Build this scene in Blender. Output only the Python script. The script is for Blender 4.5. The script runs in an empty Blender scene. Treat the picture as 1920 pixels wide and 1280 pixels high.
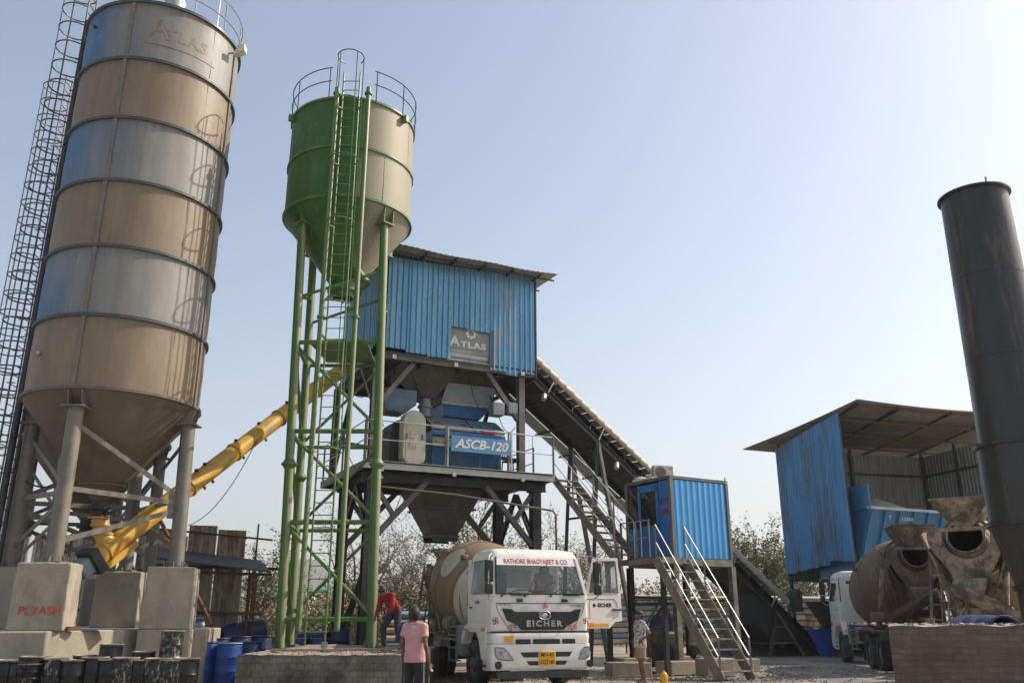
import bpy, bmesh, math, random
from mathutils import Vector, Matrix, noise
rnd = random.Random(11)
R = math.radians
V = Vector
sc = bpy.context.scene
COL = sc.collection
F, PIT, CZ = 1600.0, R(17.7), 1.6
cp, sp = math.cos(PIT), math.sin(PIT)

def at(px, py, Y):
    """photo pixel + distance along the ground -> world point"""
    u = (px-960)/F; v = (640-py)/F
    dy = cp - v*sp; dz = sp + v*cp
    return V((u/dy*Y, Y, CZ + dz/dy*Y))

# ---------------------------------------------------------------- materials
def nt(name):
    m = bpy.data.materials.new(name); m.use_nodes = True
    t = m.node_tree; b = t.nodes['Principled BSDF']
    return m, t, b, t.nodes, t.links

def ramp(N, L, src, a, b, out0=0.0, out1=1.0):
    n = N.new('ShaderNodeMapRange'); n.clamp = True
    n.inputs[1].default_value = a; n.inputs[2].default_value = b
    n.inputs[3].default_value = out0; n.inputs[4].default_value = out1
    L.new(src, n.inputs[0]); return n.outputs[0]

def tex(N, L, scale, stretch=(1,1,1), detail=5, rough=.6, coord='Object', off=0):
    tc = N.new('ShaderNodeTexCoord'); mp = N.new('ShaderNodeMapping')
    mp.inputs['Scale'].default_value = stretch
    mp.inputs['Location'].default_value = (off, off*.7, off*.3)
    L.new(tc.outputs[coord], mp.inputs[0])
    n = N.new('ShaderNodeTexNoise'); n.inputs['Scale'].default_value = scale
    n.inputs['Detail'].default_value = detail; n.inputs['Roughness'].default_value = rough
    L.new(mp.outputs[0], n.inputs['Vector']); return n.outputs['Fac']

def mix(N, L, fac, a, b):
    n = N.new('ShaderNodeMix'); n.data_type = 'RGBA'
    if hasattr(fac, 'links'): L.new(fac, n.inputs[0])
    else: n.inputs[0].default_value = fac
    for s, i in ((a, 6), (b, 7)):
        if hasattr(s, 'links'): L.new(s, n.inputs[i])
        else: n.inputs[i].default_value = (*s, 1)
    return n.outputs[2]

def math_(N, L, op, a, b=0.0, c=0.0):
    n = N.new('ShaderNodeMath'); n.operation = op
    for i, s in enumerate((a, b, c)):
        if hasattr(s, 'links'): L.new(s, n.inputs[i])
        else: n.inputs[i].default_value = s
    return n.outputs[0]

MATS = {}
def mat(name, col, rough=.6, metal=0.0, var=.25, scale=3.0, stretch=(1,1,1), dirt=None, damt=(.5,.75),
        dscale=2.0, dstretch=(1,1,1), bump=0.0, bscale=40, coord='Object', spec=.5):
    m, t, b, N, L = nt(name)
    f = tex(N, L, scale, stretch, coord=coord)
    dark = tuple(c*(1-var) for c in col); lite = tuple(min(1, c*(1+var*.7)) for c in col)
    c = mix(N, L, ramp(N, L, f, .3, .7), dark, lite)
    if dirt:
        g = tex(N, L, dscale, dstretch, detail=8, rough=.7, coord=coord, off=3.7)
        c = mix(N, L, ramp(N, L, g, damt[0], damt[1]), c, dirt)
    L.new(c, b.inputs['Base Color'])
    r = ramp(N, L, f, .3, .7, max(.03, rough-.1), min(1, rough+.12))
    L.new(r, b.inputs['Roughness'])
    b.inputs['Metallic'].default_value = metal
    b.inputs['Specular IOR Level'].default_value = spec
    if bump:
        h = tex(N, L, bscale, detail=6, coord=coord, off=9)
        bn = N.new('ShaderNodeBump'); bn.inputs['Strength'].default_value = bump
        bn.inputs['Distance'].default_value = .02
        L.new(h, bn.inputs['Height']); L.new(bn.outputs[0], b.inputs['Normal'])
    MATS[name] = m
    return m

def vary(m, lo=.80, hi=1.12):
    """every sheet comes from another batch: one value per object"""
    t = m.node_tree; N, L = t.nodes, t.links; b = N['Principled BSDF']; src = b.inputs['Base Color'].links[0].from_socket
    oi = N.new('ShaderNodeObjectInfo'); v = ramp(N, L, oi.outputs['Random'], 0, 1, lo, hi); n = N.new('ShaderNodeVectorMath'); n.operation = 'SCALE'
    L.new(src, n.inputs[0]); L.new(v, n.inputs['Scale']); L.new(n.outputs[0], b.inputs['Base Color']); return m
DUST = (.40, .33, .24)
STEEL = mat('grey_steel', (.12,.115,.105), .55, .2, .3, 2, dirt=(.20,.175,.14), damt=(.45,.75), bump=.15)
DARKST = mat('dark_steel', (.04,.04,.04), .6, .2, .3, 2, dirt=(.10,.088,.07), damt=(.5,.8), bump=.15)
GALV = mat('galvanised_steel', (.42,.41,.38), .45, .5, .2, 5)
BROWNST = mat('dusty_stair_steel', (.19,.165,.135), .65, .1, .25, 3, dirt=(.34,.3,.24), damt=(.45,.7), bump=.1)
SILOST = mat('silo_leg_steel', (.17,.15,.125), .55, .1, .25, 2, dirt=(.23,.195,.15), damt=(.45,.8), bump=.1)
RUST = mat('rusty_bar', (.16,.07,.045), .85, .1, .4, 8, bump=.3)
CONC = mat('cast_concrete', (.335,.295,.225), .9, 0, .18, 1.6, dirt=(.215,.185,.14), damt=(.48,.72), dscale=2.6, dstretch=(1,1,.5), bump=.5, bscale=18)
WOOD = mat('plank_wood', (.30,.23,.15), .8, 0, .3, 6, (1,1,6))
GREEN = None
BLUEP = mat('blue_paint', (.03,.15,.38), .45, .1, .25, 3, dirt=(.17,.17,.16), damt=(.52,.75), bump=.1)
PALEBLUE = mat('pale_blue_paint', (.16,.30,.42), .5, .1, .2, 3, dirt=(.38,.35,.29), damt=(.5,.62), bump=.1)
GREYB = mat('blue_grey_paint', (.20,.235,.25), .55, .1, .15, 2.5, dirt=(.32,.28,.22), damt=(.5,.8))
WHITEP = mat('white_truck_paint', (.74,.71,.655), .38, 0, .07, 2, dirt=(.42,.35,.26), damt=(.58,.86), dscale=2.4, dstretch=(1,1,.6))
CREAM = mat('cream_cover_paint', (.42,.37,.27), .6, 0, .2, 3, dirt=(.25,.2,.145), damt=(.52,.75))
BLACK = mat('black_plastic', (.018,.018,.018), .5, 0, .2, 5, dirt=(.09,.08,.065), damt=(.55,.85))
RUBBER = mat('tyre_rubber', (.028,.027,.026), .85, 0, .3, 8, dirt=(.15,.13,.10), damt=(.45,.75), bump=.3)
CHROME = mat('chrome', (.6,.6,.6), .22, .9, .1, 5)
YELLOW = mat('yellow_paint', (.58,.33,.045), .42, .0, .12, 2, dirt=(.30,.23,.13), damt=(.52,.70), dscale=1.3, bump=.05)
DRUMM = mat('dusty_drum_paint', (.225,.155,.09), .7, 0, .15, .9, dirt=(.30,.225,.145), damt=(.5,.75), dscale=.8, bump=.25, bscale=14)
CAKED = mat('caked_cement', (.15,.115,.085), .9, 0, .45, 2.6, dirt=(.50,.42,.31), damt=(.44,.64), dscale=2.4, bump=.9, bscale=10)
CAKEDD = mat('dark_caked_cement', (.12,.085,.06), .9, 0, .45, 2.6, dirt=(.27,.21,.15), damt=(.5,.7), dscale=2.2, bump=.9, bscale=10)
RED = mat('red_paint', (.55,.03,.02), .5, 0, .1, 3)
REDL = mat('red_letter_paint', (.50,.035,.03), .6, 0, .25, 9)
ORANGE = mat('orange_lamp', (.75,.22,.02), .3, 0, .1, 3)
PLATE = mat('plate_yellow', (.72,.36,.02), .45, 0, .08, 3)
BLACKL = mat('black_letter', (.012,.012,.012), .5, 0, .1, 3)
WHITEL = mat('white_letter', (.72,.71,.66), .55, 0, .12, 9, dirt=(.45,.41,.35), damt=(.5,.7), dscale=6)
GREYL = mat('grey_letter', (.20,.21,.22), .5, 0, .15, 9)
def glass(name, col, rough=.06, spec=.8, alpha=1.0):
    m = mat(name, col, rough, 0, .1, 1.5, spec=spec)
    b = m.node_tree.nodes['Principled BSDF']
    b.inputs['Alpha'].default_value = alpha
    if alpha < 1: b.inputs['Coat Weight'].default_value = .6; b.inputs['Coat Roughness'].default_value = .05
    return m
GLASS = glass('windscreen_glass', (.08,.11,.105), alpha=.30)
DGLASS = glass('dark_glass', (.012,.015,.017), .12)
LAMPG = glass('headlamp_glass', (.42,.43,.44), .12)

# ---------------------------------------------------------------- mesh builder
class MB:
    def __init__(s): s.v = []; s.f = []
    def add(s, vs, fs):
        n = len(s.v); s.v += [V(v) for v in vs]; s.f += [tuple(i+n for i in f) for f in fs]; return s
    def box(s, c, d, rz=0, M=None):
        x, y, z = (k/2 for k in d)
        P = [V((i*x, j*y, k*z)) for i in (-1,1) for j in (-1,1) for k in (-1,1)]
        if rz: P = [Matrix.Rotation(rz, 3, 'Z') @ p for p in P]
        if M: P = [M @ p for p in P]
        P = [p + V(c) for p in P]
        return s.add(P, [(0,1,3,2),(4,6,7,5),(0,4,5,1),(2,3,7,6),(0,2,6,4),(1,5,7,3)])
    def frame(s, a, b, up=(0,0,1)):
        a, b = V(a), V(b); d = (b-a).normalized(); u = V(up)
        if abs(d.dot(u)) > .98: u = V((0,1,0)) if abs(d.y) < .9 else V((1,0,0))
        x = d.cross(u).normalized(); y = x.cross(d).normalized()
        return a, b, x, y
    def beam(s, a, b, w, h, up=(0,0,1)):
        a, b, x, y = s.frame(a, b, up)
        P = [p + x*i*w/2 + y*j*h/2 for p in (a, b) for i, j in ((-1,-1),(1,-1),(1,1),(-1,1))]
        return s.add(P, [(3,2,1,0),(4,5,6,7)] + [(i,(i+1)%4,(i+1)%4+4,i+4) for i in range(4)])
    def section(s, a, b, pts, up=(0,0,1)):
        """extrude a closed 2D outline from a to b"""
        a, b, x, y = s.frame(a, b, up); n = len(pts)
        P = [p + x*i + y*j for p in (a, b) for i, j in pts]
        return s.add(P, [tuple(range(n))[::-1], tuple(range(n, 2*n))] + [(i,(i+1)%n,(i+1)%n+n,i+n) for i in range(n)])
    def ibeam(s, a, b, w, h, t=.02, up=(0,0,1)):
        W, H, q = w/2, h/2, t/2
        return s.section(a, b, [(-W,-H),(W,-H),(W,-H+t),(q,-H+t),(q,H-t),(W,H-t),(W,H),(-W,H),(-W,H-t),(-q,H-t),(-q,-H+t),(-W,-H+t)], up)
    def chan(s, a, b, w, h, t=.015, up=(0,0,1)):
        W, H = w/2, h/2
        return s.section(a, b, [(-W,-H),(W,-H),(W,-H+t),(-W+t,-H+t),(-W+t,H-t),(W,H-t),(W,H),(-W,H)], up)
    def tube(s, a, b, r, n=8, r2=None, cap=True):
        r2 = r if r2 is None else r2
        a, b, x, y = s.frame(a, b)
        P = [p + x*math.cos(2*math.pi*i/n)*q + y*math.sin(2*math.pi*i/n)*q for p, q in ((a, r),(b, r2)) for i in range(n)]
        fs = [(i,(i+1)%n,(i+1)%n+n,i+n) for i in range(n)]
        if cap: fs += [tuple(range(n))[::-1], tuple(range(n,2*n))]
        return s.add(P, fs)
    def path(s, pts, r, n=6, closed=False):
        pts = [V(p) for p in pts]; m = len(pts); ring = []; prev = None
        for i, p in enumerate(pts):
            if closed: d = pts[(i+1)%m] - pts[i-1]
            else: d = pts[min(i+1,m-1)] - pts[max(i-1,0)]
            d.normalize()
            if prev is None:
                u = V((0,0,1)) if abs(d.z) < .9 else V((1,0,0))
                x = d.cross(u).normalized()
            else:
                x = (prev - d*prev.dot(d)).normalized()
            prev = x; y = d.cross(x)
            q = r[i] if isinstance(r, (list, tuple)) else r
            ring += [p + x*math.cos(2*math.pi*k/n)*q + y*math.sin(2*math.pi*k/n)*q for k in range(n)]
        fs = []
        for i in range(m if closed else m-1):
            j = (i+1) % m
            fs += [(i*n+k, i*n+(k+1)%n, j*n+(k+1)%n, j*n+k) for k in range(n)]
        if not closed: fs += [tuple(range(n))[::-1], tuple(range((m-1)*n, m*n))]
        return s.add(ring, fs)
    def arc(s, c, rad, a0, a1, r, n=16, k=6):
        c = V(c); cl = abs(a1-a0) >= 2*math.pi-.001
        m = n if cl else n+1
        return s.path([c + V((math.cos(a0+(a1-a0)*i/n)*rad, math.sin(a0+(a1-a0)*i/n)*rad, 0)) for i in range(m)], r, k, cl)
    def lathe(s, prof, n=32, M=None, c=(0,0,0), a0=0, a1=2*math.pi):
        full = abs(a1-a0) >= 2*math.pi-.001; m = n if full else n+1
        P = []
        for r, z in prof:
            for i in range(m):
                a = a0+(a1-a0)*i/n
                p = V((r*math.cos(a), r*math.sin(a), z))
                if M: p = M @ p
                P.append(p + V(c))
        fs = []
        for j in range(len(prof)-1):
            for i in range(n):
                k = (i+1) % m
                fs.append((j*m+i, j*m+k, (j+1)*m+k, (j+1)*m+i))
        return s.add(P, fs)
    def prism(s, poly, ext):
        n = len(poly); e = V(ext); P = [V(p) for p in poly] + [V(p)+e for p in poly]
        return s.add(P, [tuple(range(n))[::-1], tuple(range(n,2*n))] + [(i,(i+1)%n,(i+1)%n+n,i+n) for i in range(n)])
    def loft(s, rings, cap=True, closed=True):
        n = len(rings[0]); P = [V(p) for r in rings for p in r]; fs = []
        for j in range(len(rings)-1):
            for i in range(n if closed else n-1):
                k = (i+1) % n
                fs.append((j*n+i, j*n+k, (j+1)*n+k, (j+1)*n+i))
        if cap: fs += [tuple(range(n))[::-1], tuple(range((len(rings)-1)*n, len(rings)*n))]
        return s.add(P, fs)
    def sphere(s, c, r, n=10, m=7, sc_=(1,1,1), M=None):
        P = []; c = V(c)
        for j in range(m+1):
            t = math.pi*j/m
            for i in range(n):
                a = 2*math.pi*i/n
                p = V((math.sin(t)*math.cos(a)*r*sc_[0], math.sin(t)*math.sin(a)*r*sc_[1], math.cos(t)*r*sc_[2]))
                if M: p = M @ p
                P.append(c + p)
        fs = [(j*n+i, (j+1)*n+i, (j+1)*n+(i+1)%n, j*n+(i+1)%n) for j in range(m) for i in range(n)]
        return s.add(P, fs)
    def build(s, name, m, parent=None, bevel=0, smooth=True, world=False, angle=35, recalc=True):
        P = s.v
        if world and parent is not None:
            W = W2L[root_of(parent).name]; P = [W @ p for p in P]
        me = bpy.data.meshes.new(name)
        me.from_pydata([tuple(p) for p in P], [], s.f); me.update()
        if recalc:
            bm = bmesh.new(); bm.from_mesh(me)
            bmesh.ops.remove_doubles(bm, verts=bm.verts, dist=1e-5)
            bmesh.ops.recalc_face_normals(bm, faces=bm.faces); bm.to_mesh(me); bm.free()
        if smooth:
            me.polygons.foreach_set('use_smooth', [True]*len(me.polygons))
            me.set_sharp_from_angle(angle=R(angle))
        o = bpy.data.objects.new(name, me); COL.objects.link(o)
        me.materials.append(m)
        if parent is not None: o.parent = parent
        if bevel:
            b = o.modifiers.new('edge', 'BEVEL'); b.width = bevel; b.segments = 2; b.limit_method = 'ANGLE'
        return o

CLD = bpy.data.textures.new('lumps', 'CLOUDS'); CLD.noise_scale = .16; CLD.noise_depth = 3
CLF = bpy.data.textures.new('chips', 'CLOUDS'); CLF.noise_scale = .10; CLF.noise_depth = 4
def rough(o, lev=3, amt=.05, tx=None):
    """uneven surface: real displacement, for caked cement and cast concrete"""
    s_ = o.modifiers.new('cut', 'SUBSURF'); s_.subdivision_type = 'SIMPLE'; s_.levels = s_.render_levels = lev
    d = o.modifiers.new('lumps', 'DISPLACE'); d.texture = tx or CLD; d.strength = amt; d.mid_level = .5; d.texture_coords = 'LOCAL'
    return o
W2L = {}
def root_of(o):
    while o.parent: o = o.parent
    return o
def tag(o, label=None, cat=None, group=None, kind=None):
    if label: o['label'] = label
    if cat: o['category'] = cat
    if group: o['group'] = group
    if kind: o['kind'] = kind
    return o
def thing(name, label, cat, loc=(0,0,0), rz=0, group=None):
    o = bpy.data.objects.new(name, None); COL.objects.link(o)
    o.location = loc; o.rotation_euler = (0,0,rz); o.empty_display_size = .2
    W2L[o.name] = (Matrix.Translation(V(loc)) @ Matrix.Rotation(rz, 4, 'Z')).inverted()
    return tag(o, label, cat, group)
def kids(o): return [c for c in bpy.data.objects if c.parent == o]
def dup(o, loc=None, rz=None, label=None, parent=None, top=True):
    ch = kids(o); c = o.copy(); COL.objects.link(c)
    if parent is not None: c.parent = parent
    if top:
        if loc is not None: c.location = loc
        if rz is not None: c.rotation_euler = (0,0,rz)
        if label: c['label'] = label
        W2L[c.name] = (Matrix.Translation(c.location) @ Matrix.Rotation(c.rotation_euler[2], 4, 'Z')).inverted()
    for k in ch: dup(k, parent=c, top=False)
    return c

def textmesh(body, size, depth=.004, spacing=1.0, shear=0.0, ax='CENTER', offset=0.0):
    c = bpy.data.curves.new('lettering', 'FONT'); c.body = body; c.size = size; c.extrude = depth/2
    c.align_x = ax; c.align_y = 'CENTER'; c.space_character = spacing; c.shear = shear; c.offset = offset
    c.resolution_u = 3
    o = bpy.data.objects.new('lettering', c); COL.objects.link(o)
    dg = bpy.context.evaluated_depsgraph_get(); dg.update()
    me = bpy.data.meshes.new_from_object(o.evaluated_get(dg))
    bpy.data.objects.remove(o); bpy.data.curves.remove(c)
    return me
def letters(body, size, origin, xdir, updir, m, parent, depth=.004, name='lettering', world=False, width=None, bend=None, **k):
    """flat text as a mesh lying in the plane spanned by xdir / updir"""
    me = textmesh(body, size, depth, **k)
    x = V(xdir).normalized(); y = V(updir).normalized(); z = x.cross(y).normalized()
    xs = [v.co.x for v in me.vertices] or [0, 1]
    fx = width/(max(xs)-min(xs)) if width else 1
    W = W2L[root_of(parent).name] if world else Matrix.Identity(4)
    for v in me.vertices:
        if bend: p = bend(v.co.x*fx, v.co.y, v.co.z)
        else: p = V(origin) + x*v.co.x*fx + y*v.co.y + z*v.co.z
        v.co = W @ p
    o = bpy.data.objects.new(name, me); COL.objects.link(o); o.parent = parent
    me.materials.clear(); me.materials.append(m)
    return o

def rib_sheet(mb, O, X, U, Nn, w, h0, h1, pitch=.2, depth=.03, top=.045, flank=.03, bot0=0.0, bot1=0.0, thick=.004):
    """trapezoidal-ribbed metal sheet in the plane O + X*x + U*z, ribs standing out along Nn. h0/h1 heights at both ends, bot0/1 ragged bottoms"""
    O, X, U, Nn = V(O), V(X).normalized(), V(U).normalized(), V(Nn).normalized()
    xs = []; x = 0
    flat = pitch - top - 2*flank
    while x < w - .001:
        for dx, d in ((0,0),(flat,0),(flat+flank,depth),(flat+flank+top,depth)):
            if x+dx <= w: xs.append((x+dx, d))
        x += pitch
    xs.append((w, 0))
    P = []
    for x, d in xs:
        t = x/w
        P.append(O + X*x + U*(bot0+(bot1-bot0)*t) + Nn*d)
        P.append(O + X*x + U*(h0+(h1-h0)*t) + Nn*d)
    n = len(P)
    P += [p - Nn*thick for p in P]
    fs = []
    for i in range(0, n-2, 2):
        fs.append((i, i+2, i+3, i+1)); fs.append((n+i+1, n+i+3, n+i+2, n+i))
        fs.append((i, n+i, n+i+2, i+2)); fs.append((i+1, i+3, n+i+3, n+i+1))
    fs.append((0, 1, n+1, n)); fs.append((n-2, 2*n-2, 2*n-1, n-1))
    mb.add(P, fs); return mb

# ---------------------------------------------------------------- camera, light, world
cam = bpy.data.cameras.new('camera'); co = bpy.data.objects.new('camera', cam); COL.objects.link(co)
cam.sensor_width = 36; cam.lens = 36*F/1920; cam.clip_end = 8000; cam.clip_start = .1
co.location = (0,0,CZ); co.rotation_euler = (R(90)+PIT, 0, 0); sc.camera = co
SAZ, SEL = R(18), R(40)     # sun stands to the right and a little beyond the plant
S = V((math.cos(SAZ)*math.cos(SEL), math.sin(SAZ)*math.cos(SEL), math.sin(SEL)))
sl = bpy.data.lights.new('sun', 'SUN'); sl.energy = 4.9; sl.angle = R(.6); sl.color = (1, .90, .76)
so = bpy.data.objects.new('sun', sl); COL.objects.link(so); so.rotation_euler = S.to_track_quat('Z', 'Y').to_euler()
so.location = (20, 10, 30)
w = bpy.data.worlds.new('World'); sc.world = w; w.use_nodes = True
wn = w.node_tree.nodes; wl = w.node_tree.links
sky = wn.new('ShaderNodeTexSky'); sky.sky_type = 'NISHITA'; sky.sun_disc = False
sky.sun_elevation = SEL; sky.sun_rotation = R(90) - SAZ
sky.air_density = 1.0; sky.dust_density = 1.7; sky.ozone_density = 1.2; sky.altitude = 0
bg = wn['Background']; bg.inputs['Strength'].default_value = .15
tn = wn.new('ShaderNodeMix'); tn.data_type = 'RGBA'; tn.blend_type = 'MULTIPLY'; tn.inputs[0].default_value = 1
tn.inputs[7].default_value = (1.10, 1.04, .955, 1)          # dust in the air takes the violet out of the blue
wl.new(sky.outputs[0], tn.inputs[6]); wl.new(tn.outputs[2], bg.inputs[0])
sc.view_settings.view_transform = 'Standard'; sc.view_settings.look = 'None'
sc.view_settings.exposure = .43; sc.view_settings.gamma = 1
sc.cycles.max_bounces = 6; sc.cycles.diffuse_bounces = 3; sc.cycles.glossy_bounces = 3
sc.cycles.transparent_max_bounces = 12; sc.cycles.use_denoising = True
# ================================================================ ground, hills
def ground():
    m, t, b, N, L = nt('dusty_ground')
    a = tex(N, L, .35, detail=7); c = mix(N, L, ramp(N, L, a, .35, .65), (.25,.21,.165), (.38,.325,.26))
    d = tex(N, L, .12, detail=5, off=5); c = mix(N, L, ramp(N, L, d, .54, .64), c, (.15,.14,.13))
    g = tex(N, L, 6, detail=8, off=2); c = mix(N, L, ramp(N, L, g, .55, .8, 0, .6), c, (.46,.41,.34))
    L.new(c, b.inputs['Base Color']); b.inputs['Roughness'].default_value = .95
    bn = N.new('ShaderNodeBump'); bn.inputs['Strength'].default_value = .7; bn.inputs['Distance'].default_value = .05
    L.new(g, bn.inputs['Height']); L.new(bn.outputs[0], b.inputs['Normal'])
    xs = [-4000,-1500,-600,-250,-120,-70] + [i*2 for i in range(-25, 26)] + [70,120,250,600,1500,4000]
    ys = [-200,-60,-20] + [i*1.5 for i in range(-6, 48)] + [80,100,140,250,600,1500,4000]
    P = []; 
    for y in ys:
        for x in xs:
            z = noise.noise(V((x*.25, y*.25, 0)))*.05 if abs(x) < 60 and -10 < y < 80 else 0
            P.append((x, y, z-.02))
    nx = len(xs)
    fs = [(j*nx+i, j*nx+i+1, (j+1)*nx+i+1, (j+1)*nx+i) for j in range(len(ys)-1) for i in range(nx-1)]
    o = MB().add(P, fs).build('ground', m, recalc=False); tag(o, kind='structure')
ground()
def hills():
    m = mat('hill_scrub', (.07,.075,.05), .95, 0, .35, .01, bump=0)
    def ridge(name, pts, Y):
        mb = MB(); P = []; n = len(pts)-1; K = 10; J = 60
        rows = []
        for k in range(K+1):
            t = k/K; row = []
            for j in range(J+1):
                s = j/J*n; i = min(int(s), n-1); f = s-i; f = f*f*(3-2*f)
                px = pts[i][0]+(pts[i+1][0]-pts[i][0])*(s-i); py = pts[i][1]+(pts[i+1][1]-pts[i][1])*f
                top = at(px, py, Y)
                h = max(0, top.z)*math.sin(math.pi*(t*.5 if t < 1 else .5))
                yy = Y - 260 + 260*t
                z = h*(1+.10*noise.noise(V((top.x*.02, yy*.02, 3))))
                row.append((top.x*(yy/Y)**.2, yy, z-1))
            rows.append(row)
        rows.append([(p[0], p[1]+400, -1) for p in rows[-1]])
        mb.loft(rows, cap=False, closed=False)
        tag(mb.build(name, m), kind='structure')
    ridge('hill', [(380,1160),(470,1120),(520,1085),(560,1048),(590,1045),(640,1085),(690,1100),(740,1078),(770,1072),(800,1100),(860,1135),(930,1160)], 1500)
    ridge('hill', [(900,1150),(1100,1138),(1300,1142),(1500,1128),(1700,1140),(2100,1150)], 2200)
hills()
# the dusty air: one closed box round everything, sky outside
hz = nt('hazy_air'); m = hz[0]; N = hz[3]; L = hz[4]; N.remove(hz[2])
pv = N.new('ShaderNodeVolumePrincipled'); pv.inputs['Color'].default_value = (.90,.93,.97,1)
pv.inputs['Density'].default_value = .0004; pv.inputs['Anisotropy'].default_value = .2
L.new(pv.outputs[0], N['Material Output'].inputs['Volume'])
HAZE = MB().box((0, 1300, 200), (6400, 3600, 404)).build('haze', m, smooth=False); tag(HAZE, kind='stuff')

# ================================================================ vegetation
BARK = mat('dry_bark', (.16,.13,.10), .95, 0, .3, 6, (1,1,.3), bump=.5)
LEAF = {}
def leafmat(name, col):
    m, t, b, N, L = nt(name)
    oi = N.new('ShaderNodeObjectInfo'); f = tex(N, L, 1.3, detail=6)
    g = tex(N, L, 14, detail=2, off=4)
    c = mix(N, L, ramp(N, L, f, .3, .7), tuple(k*.6 for k in col), tuple(k*1.35 for k in col))
    c = mix(N, L, ramp(N, L, g, .55, .7, 0, .6), c, (.20,.15,.07))
    L.new(c, b.inputs['Base Color']); b.inputs['Roughness'].default_value = .7
    b.inputs['Subsurface Weight'].default_value = 0
    LEAF[name] = m; return m
L1 = leafmat('olive_leaves', (.12,.125,.05)); L2 = leafmat('dusty_leaves', (.17,.155,.085)); L3 = leafmat('dry_leaves', (.22,.165,.10))
def leaf_quad(mb, p, s, r):
    a = V((r.uniform(-1,1), r.uniform(-1,1), r.uniform(-1,1))).normalized()
    b = a.cross(V((r.uniform(-1,1), r.uniform(-1,1), r.uniform(-1,1)))).normalized()
    n = len(mb.v)
    mb.v += [p-a*s, p+b*s*.45, p+a*s, p-b*s*.45]; mb.f.append((n,n+1,n+2,n+3))
def tree(name, label, cat, base, h, spread, seed, leaves=1800, lm=None, ls=.10, bare=.3, trunk_r=.12, group=None, lean=0, fork=.25):
    r = random.Random(seed); h *= .90; leaves = int(leaves*.72) if lm is not L1 else leaves; root = thing(name, label, cat, base, 0, group)
    tb, cb = MB(), MB(); tips = []
    def grow(p, d, ln, rad, lev):
        pts = [p]; rr = [rad]; q = p.copy()
        n = 4
        for i in range(n):
            d = (d + V((r.uniform(-.25,.25), r.uniform(-.25,.25), r.uniform(-.08,.2)))).normalized()
            q = q + d*ln/n; pts.append(q.copy()); rr.append(max(.008, rad*(1-.45*(i+1)/n)))
        tb.path(pts, rr, 5 if lev < 2 else 4)
        if lev >= 3: tips.append((pts, ln)); return
        if lev == 2: tips.append((pts[2:], ln))
        for k in range(3 if lev else 4+int(spread)):
            i = r.randint(1 if lev else int(1+4*fork), n); a = r.uniform(0, 2*math.pi); el = r.uniform(.15, 1.0)
            nd = V((math.cos(a)*math.cos(el), math.sin(a)*math.cos(el), math.sin(el)))*.9 + d*.35
            grow(pts[min(i,n)], nd.normalized(), ln*r.uniform(.5,.72)*(spread/h*1.5 if lev == 0 else 1), rr[min(i,n)]*.62, lev+1)
    grow(V((0,0,-.1)), V((lean,0,1)).normalized(), h*.52, trunk_r, 0)
    if leaves:
        for _ in range(int(leaves*1.6)):
            pts, ln = tips[r.randrange(len(tips))]
            if r.random() < bare and (hash(round(pts[0].x*7)) % 3 == 0): continue
            a = pts[r.randrange(len(pts))]; p = a + V((r.gauss(0,1), r.gauss(0,1), r.gauss(0,1)))*ln*.17
            if p.z > .05: leaf_quad(cb, p, ls*.68*r.uniform(.6,1.5), r)
    tb.build('trunk', BARK, root, recalc=False)
    if leaves: cb.build('crown', lm or L1, root, smooth=False, recalc=False)
    return root
def gat(px, Y): p = at(px, 1150, Y); return (p.x, Y, 0)
TG = 'trees growing beyond the plant yard'
tree('tree', 'bare twiggy tree just behind the green silo tower with few brown leaves', 'tree', gat(668,44), 6.2, 6.5, 3, 1500, L3, .09, .6, .13, TG)
tree('tree', 'leafy olive tree seen between the ladder and the right leg of the green tower', 'tree', gat(745,48), 5.6, 6.0, 5, 2600, L2, .10, .3, .15, TG)
tree('tree', 'thin leafless tree left of the white truck drum', 'tree', gat(792,40), 5.8, 4.5, 8, 250, L3, .07, .8, .08, TG)
tree('tree', 'broad olive tree showing below the dark discharge hopper', 'tree', gat(915,50), 8.6, 7.5, 12, 3600, L2, .12, .2, .18, TG)
tree('tree', 'sparse dry tree behind the white truck cab roof', 'tree', gat(1060,46), 5.8, 6.0, 15, 1100, L3, .09, .5, .12, TG)
tree('tree', 'sparse twiggy tree below the plant staircase', 'tree', gat(1120,52), 5.8, 6.5, 17, 1500, L2, .10, .5, .13, TG)
tree('tree', 'dense olive tree over the lower end of the covered conveyor', 'tree', gat(1425,58), 6.6, 6.4, 21, 5000, L1, .14, .1, .2, TG)
tree('tree', 'half bare tree between the batching cabin and the conveyor', 'tree', gat(1385,62), 6.8, 6.0, 23, 2400, L2, .12, .4, .16, TG)
tree('tree', 'small leafy tree at the end of the lean-to roof', 'tree', gat(500,40), 4.4, 3.6, 27, 1500, L1, .10, .1, .1, TG)
tree('tree', 'pale green tree standing beyond the rusty sheet fence', 'tree', gat(440,52), 5.5, 5, 28, 1500, L2, .11, .1, .1, TG)
tree('tree', 'dark leafy tree glimpsed under the blue shed wall', 'tree', gat(1500,60), 5.6, 6.0, 29, 3000, L1, .14, .1, .16, TG)
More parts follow.
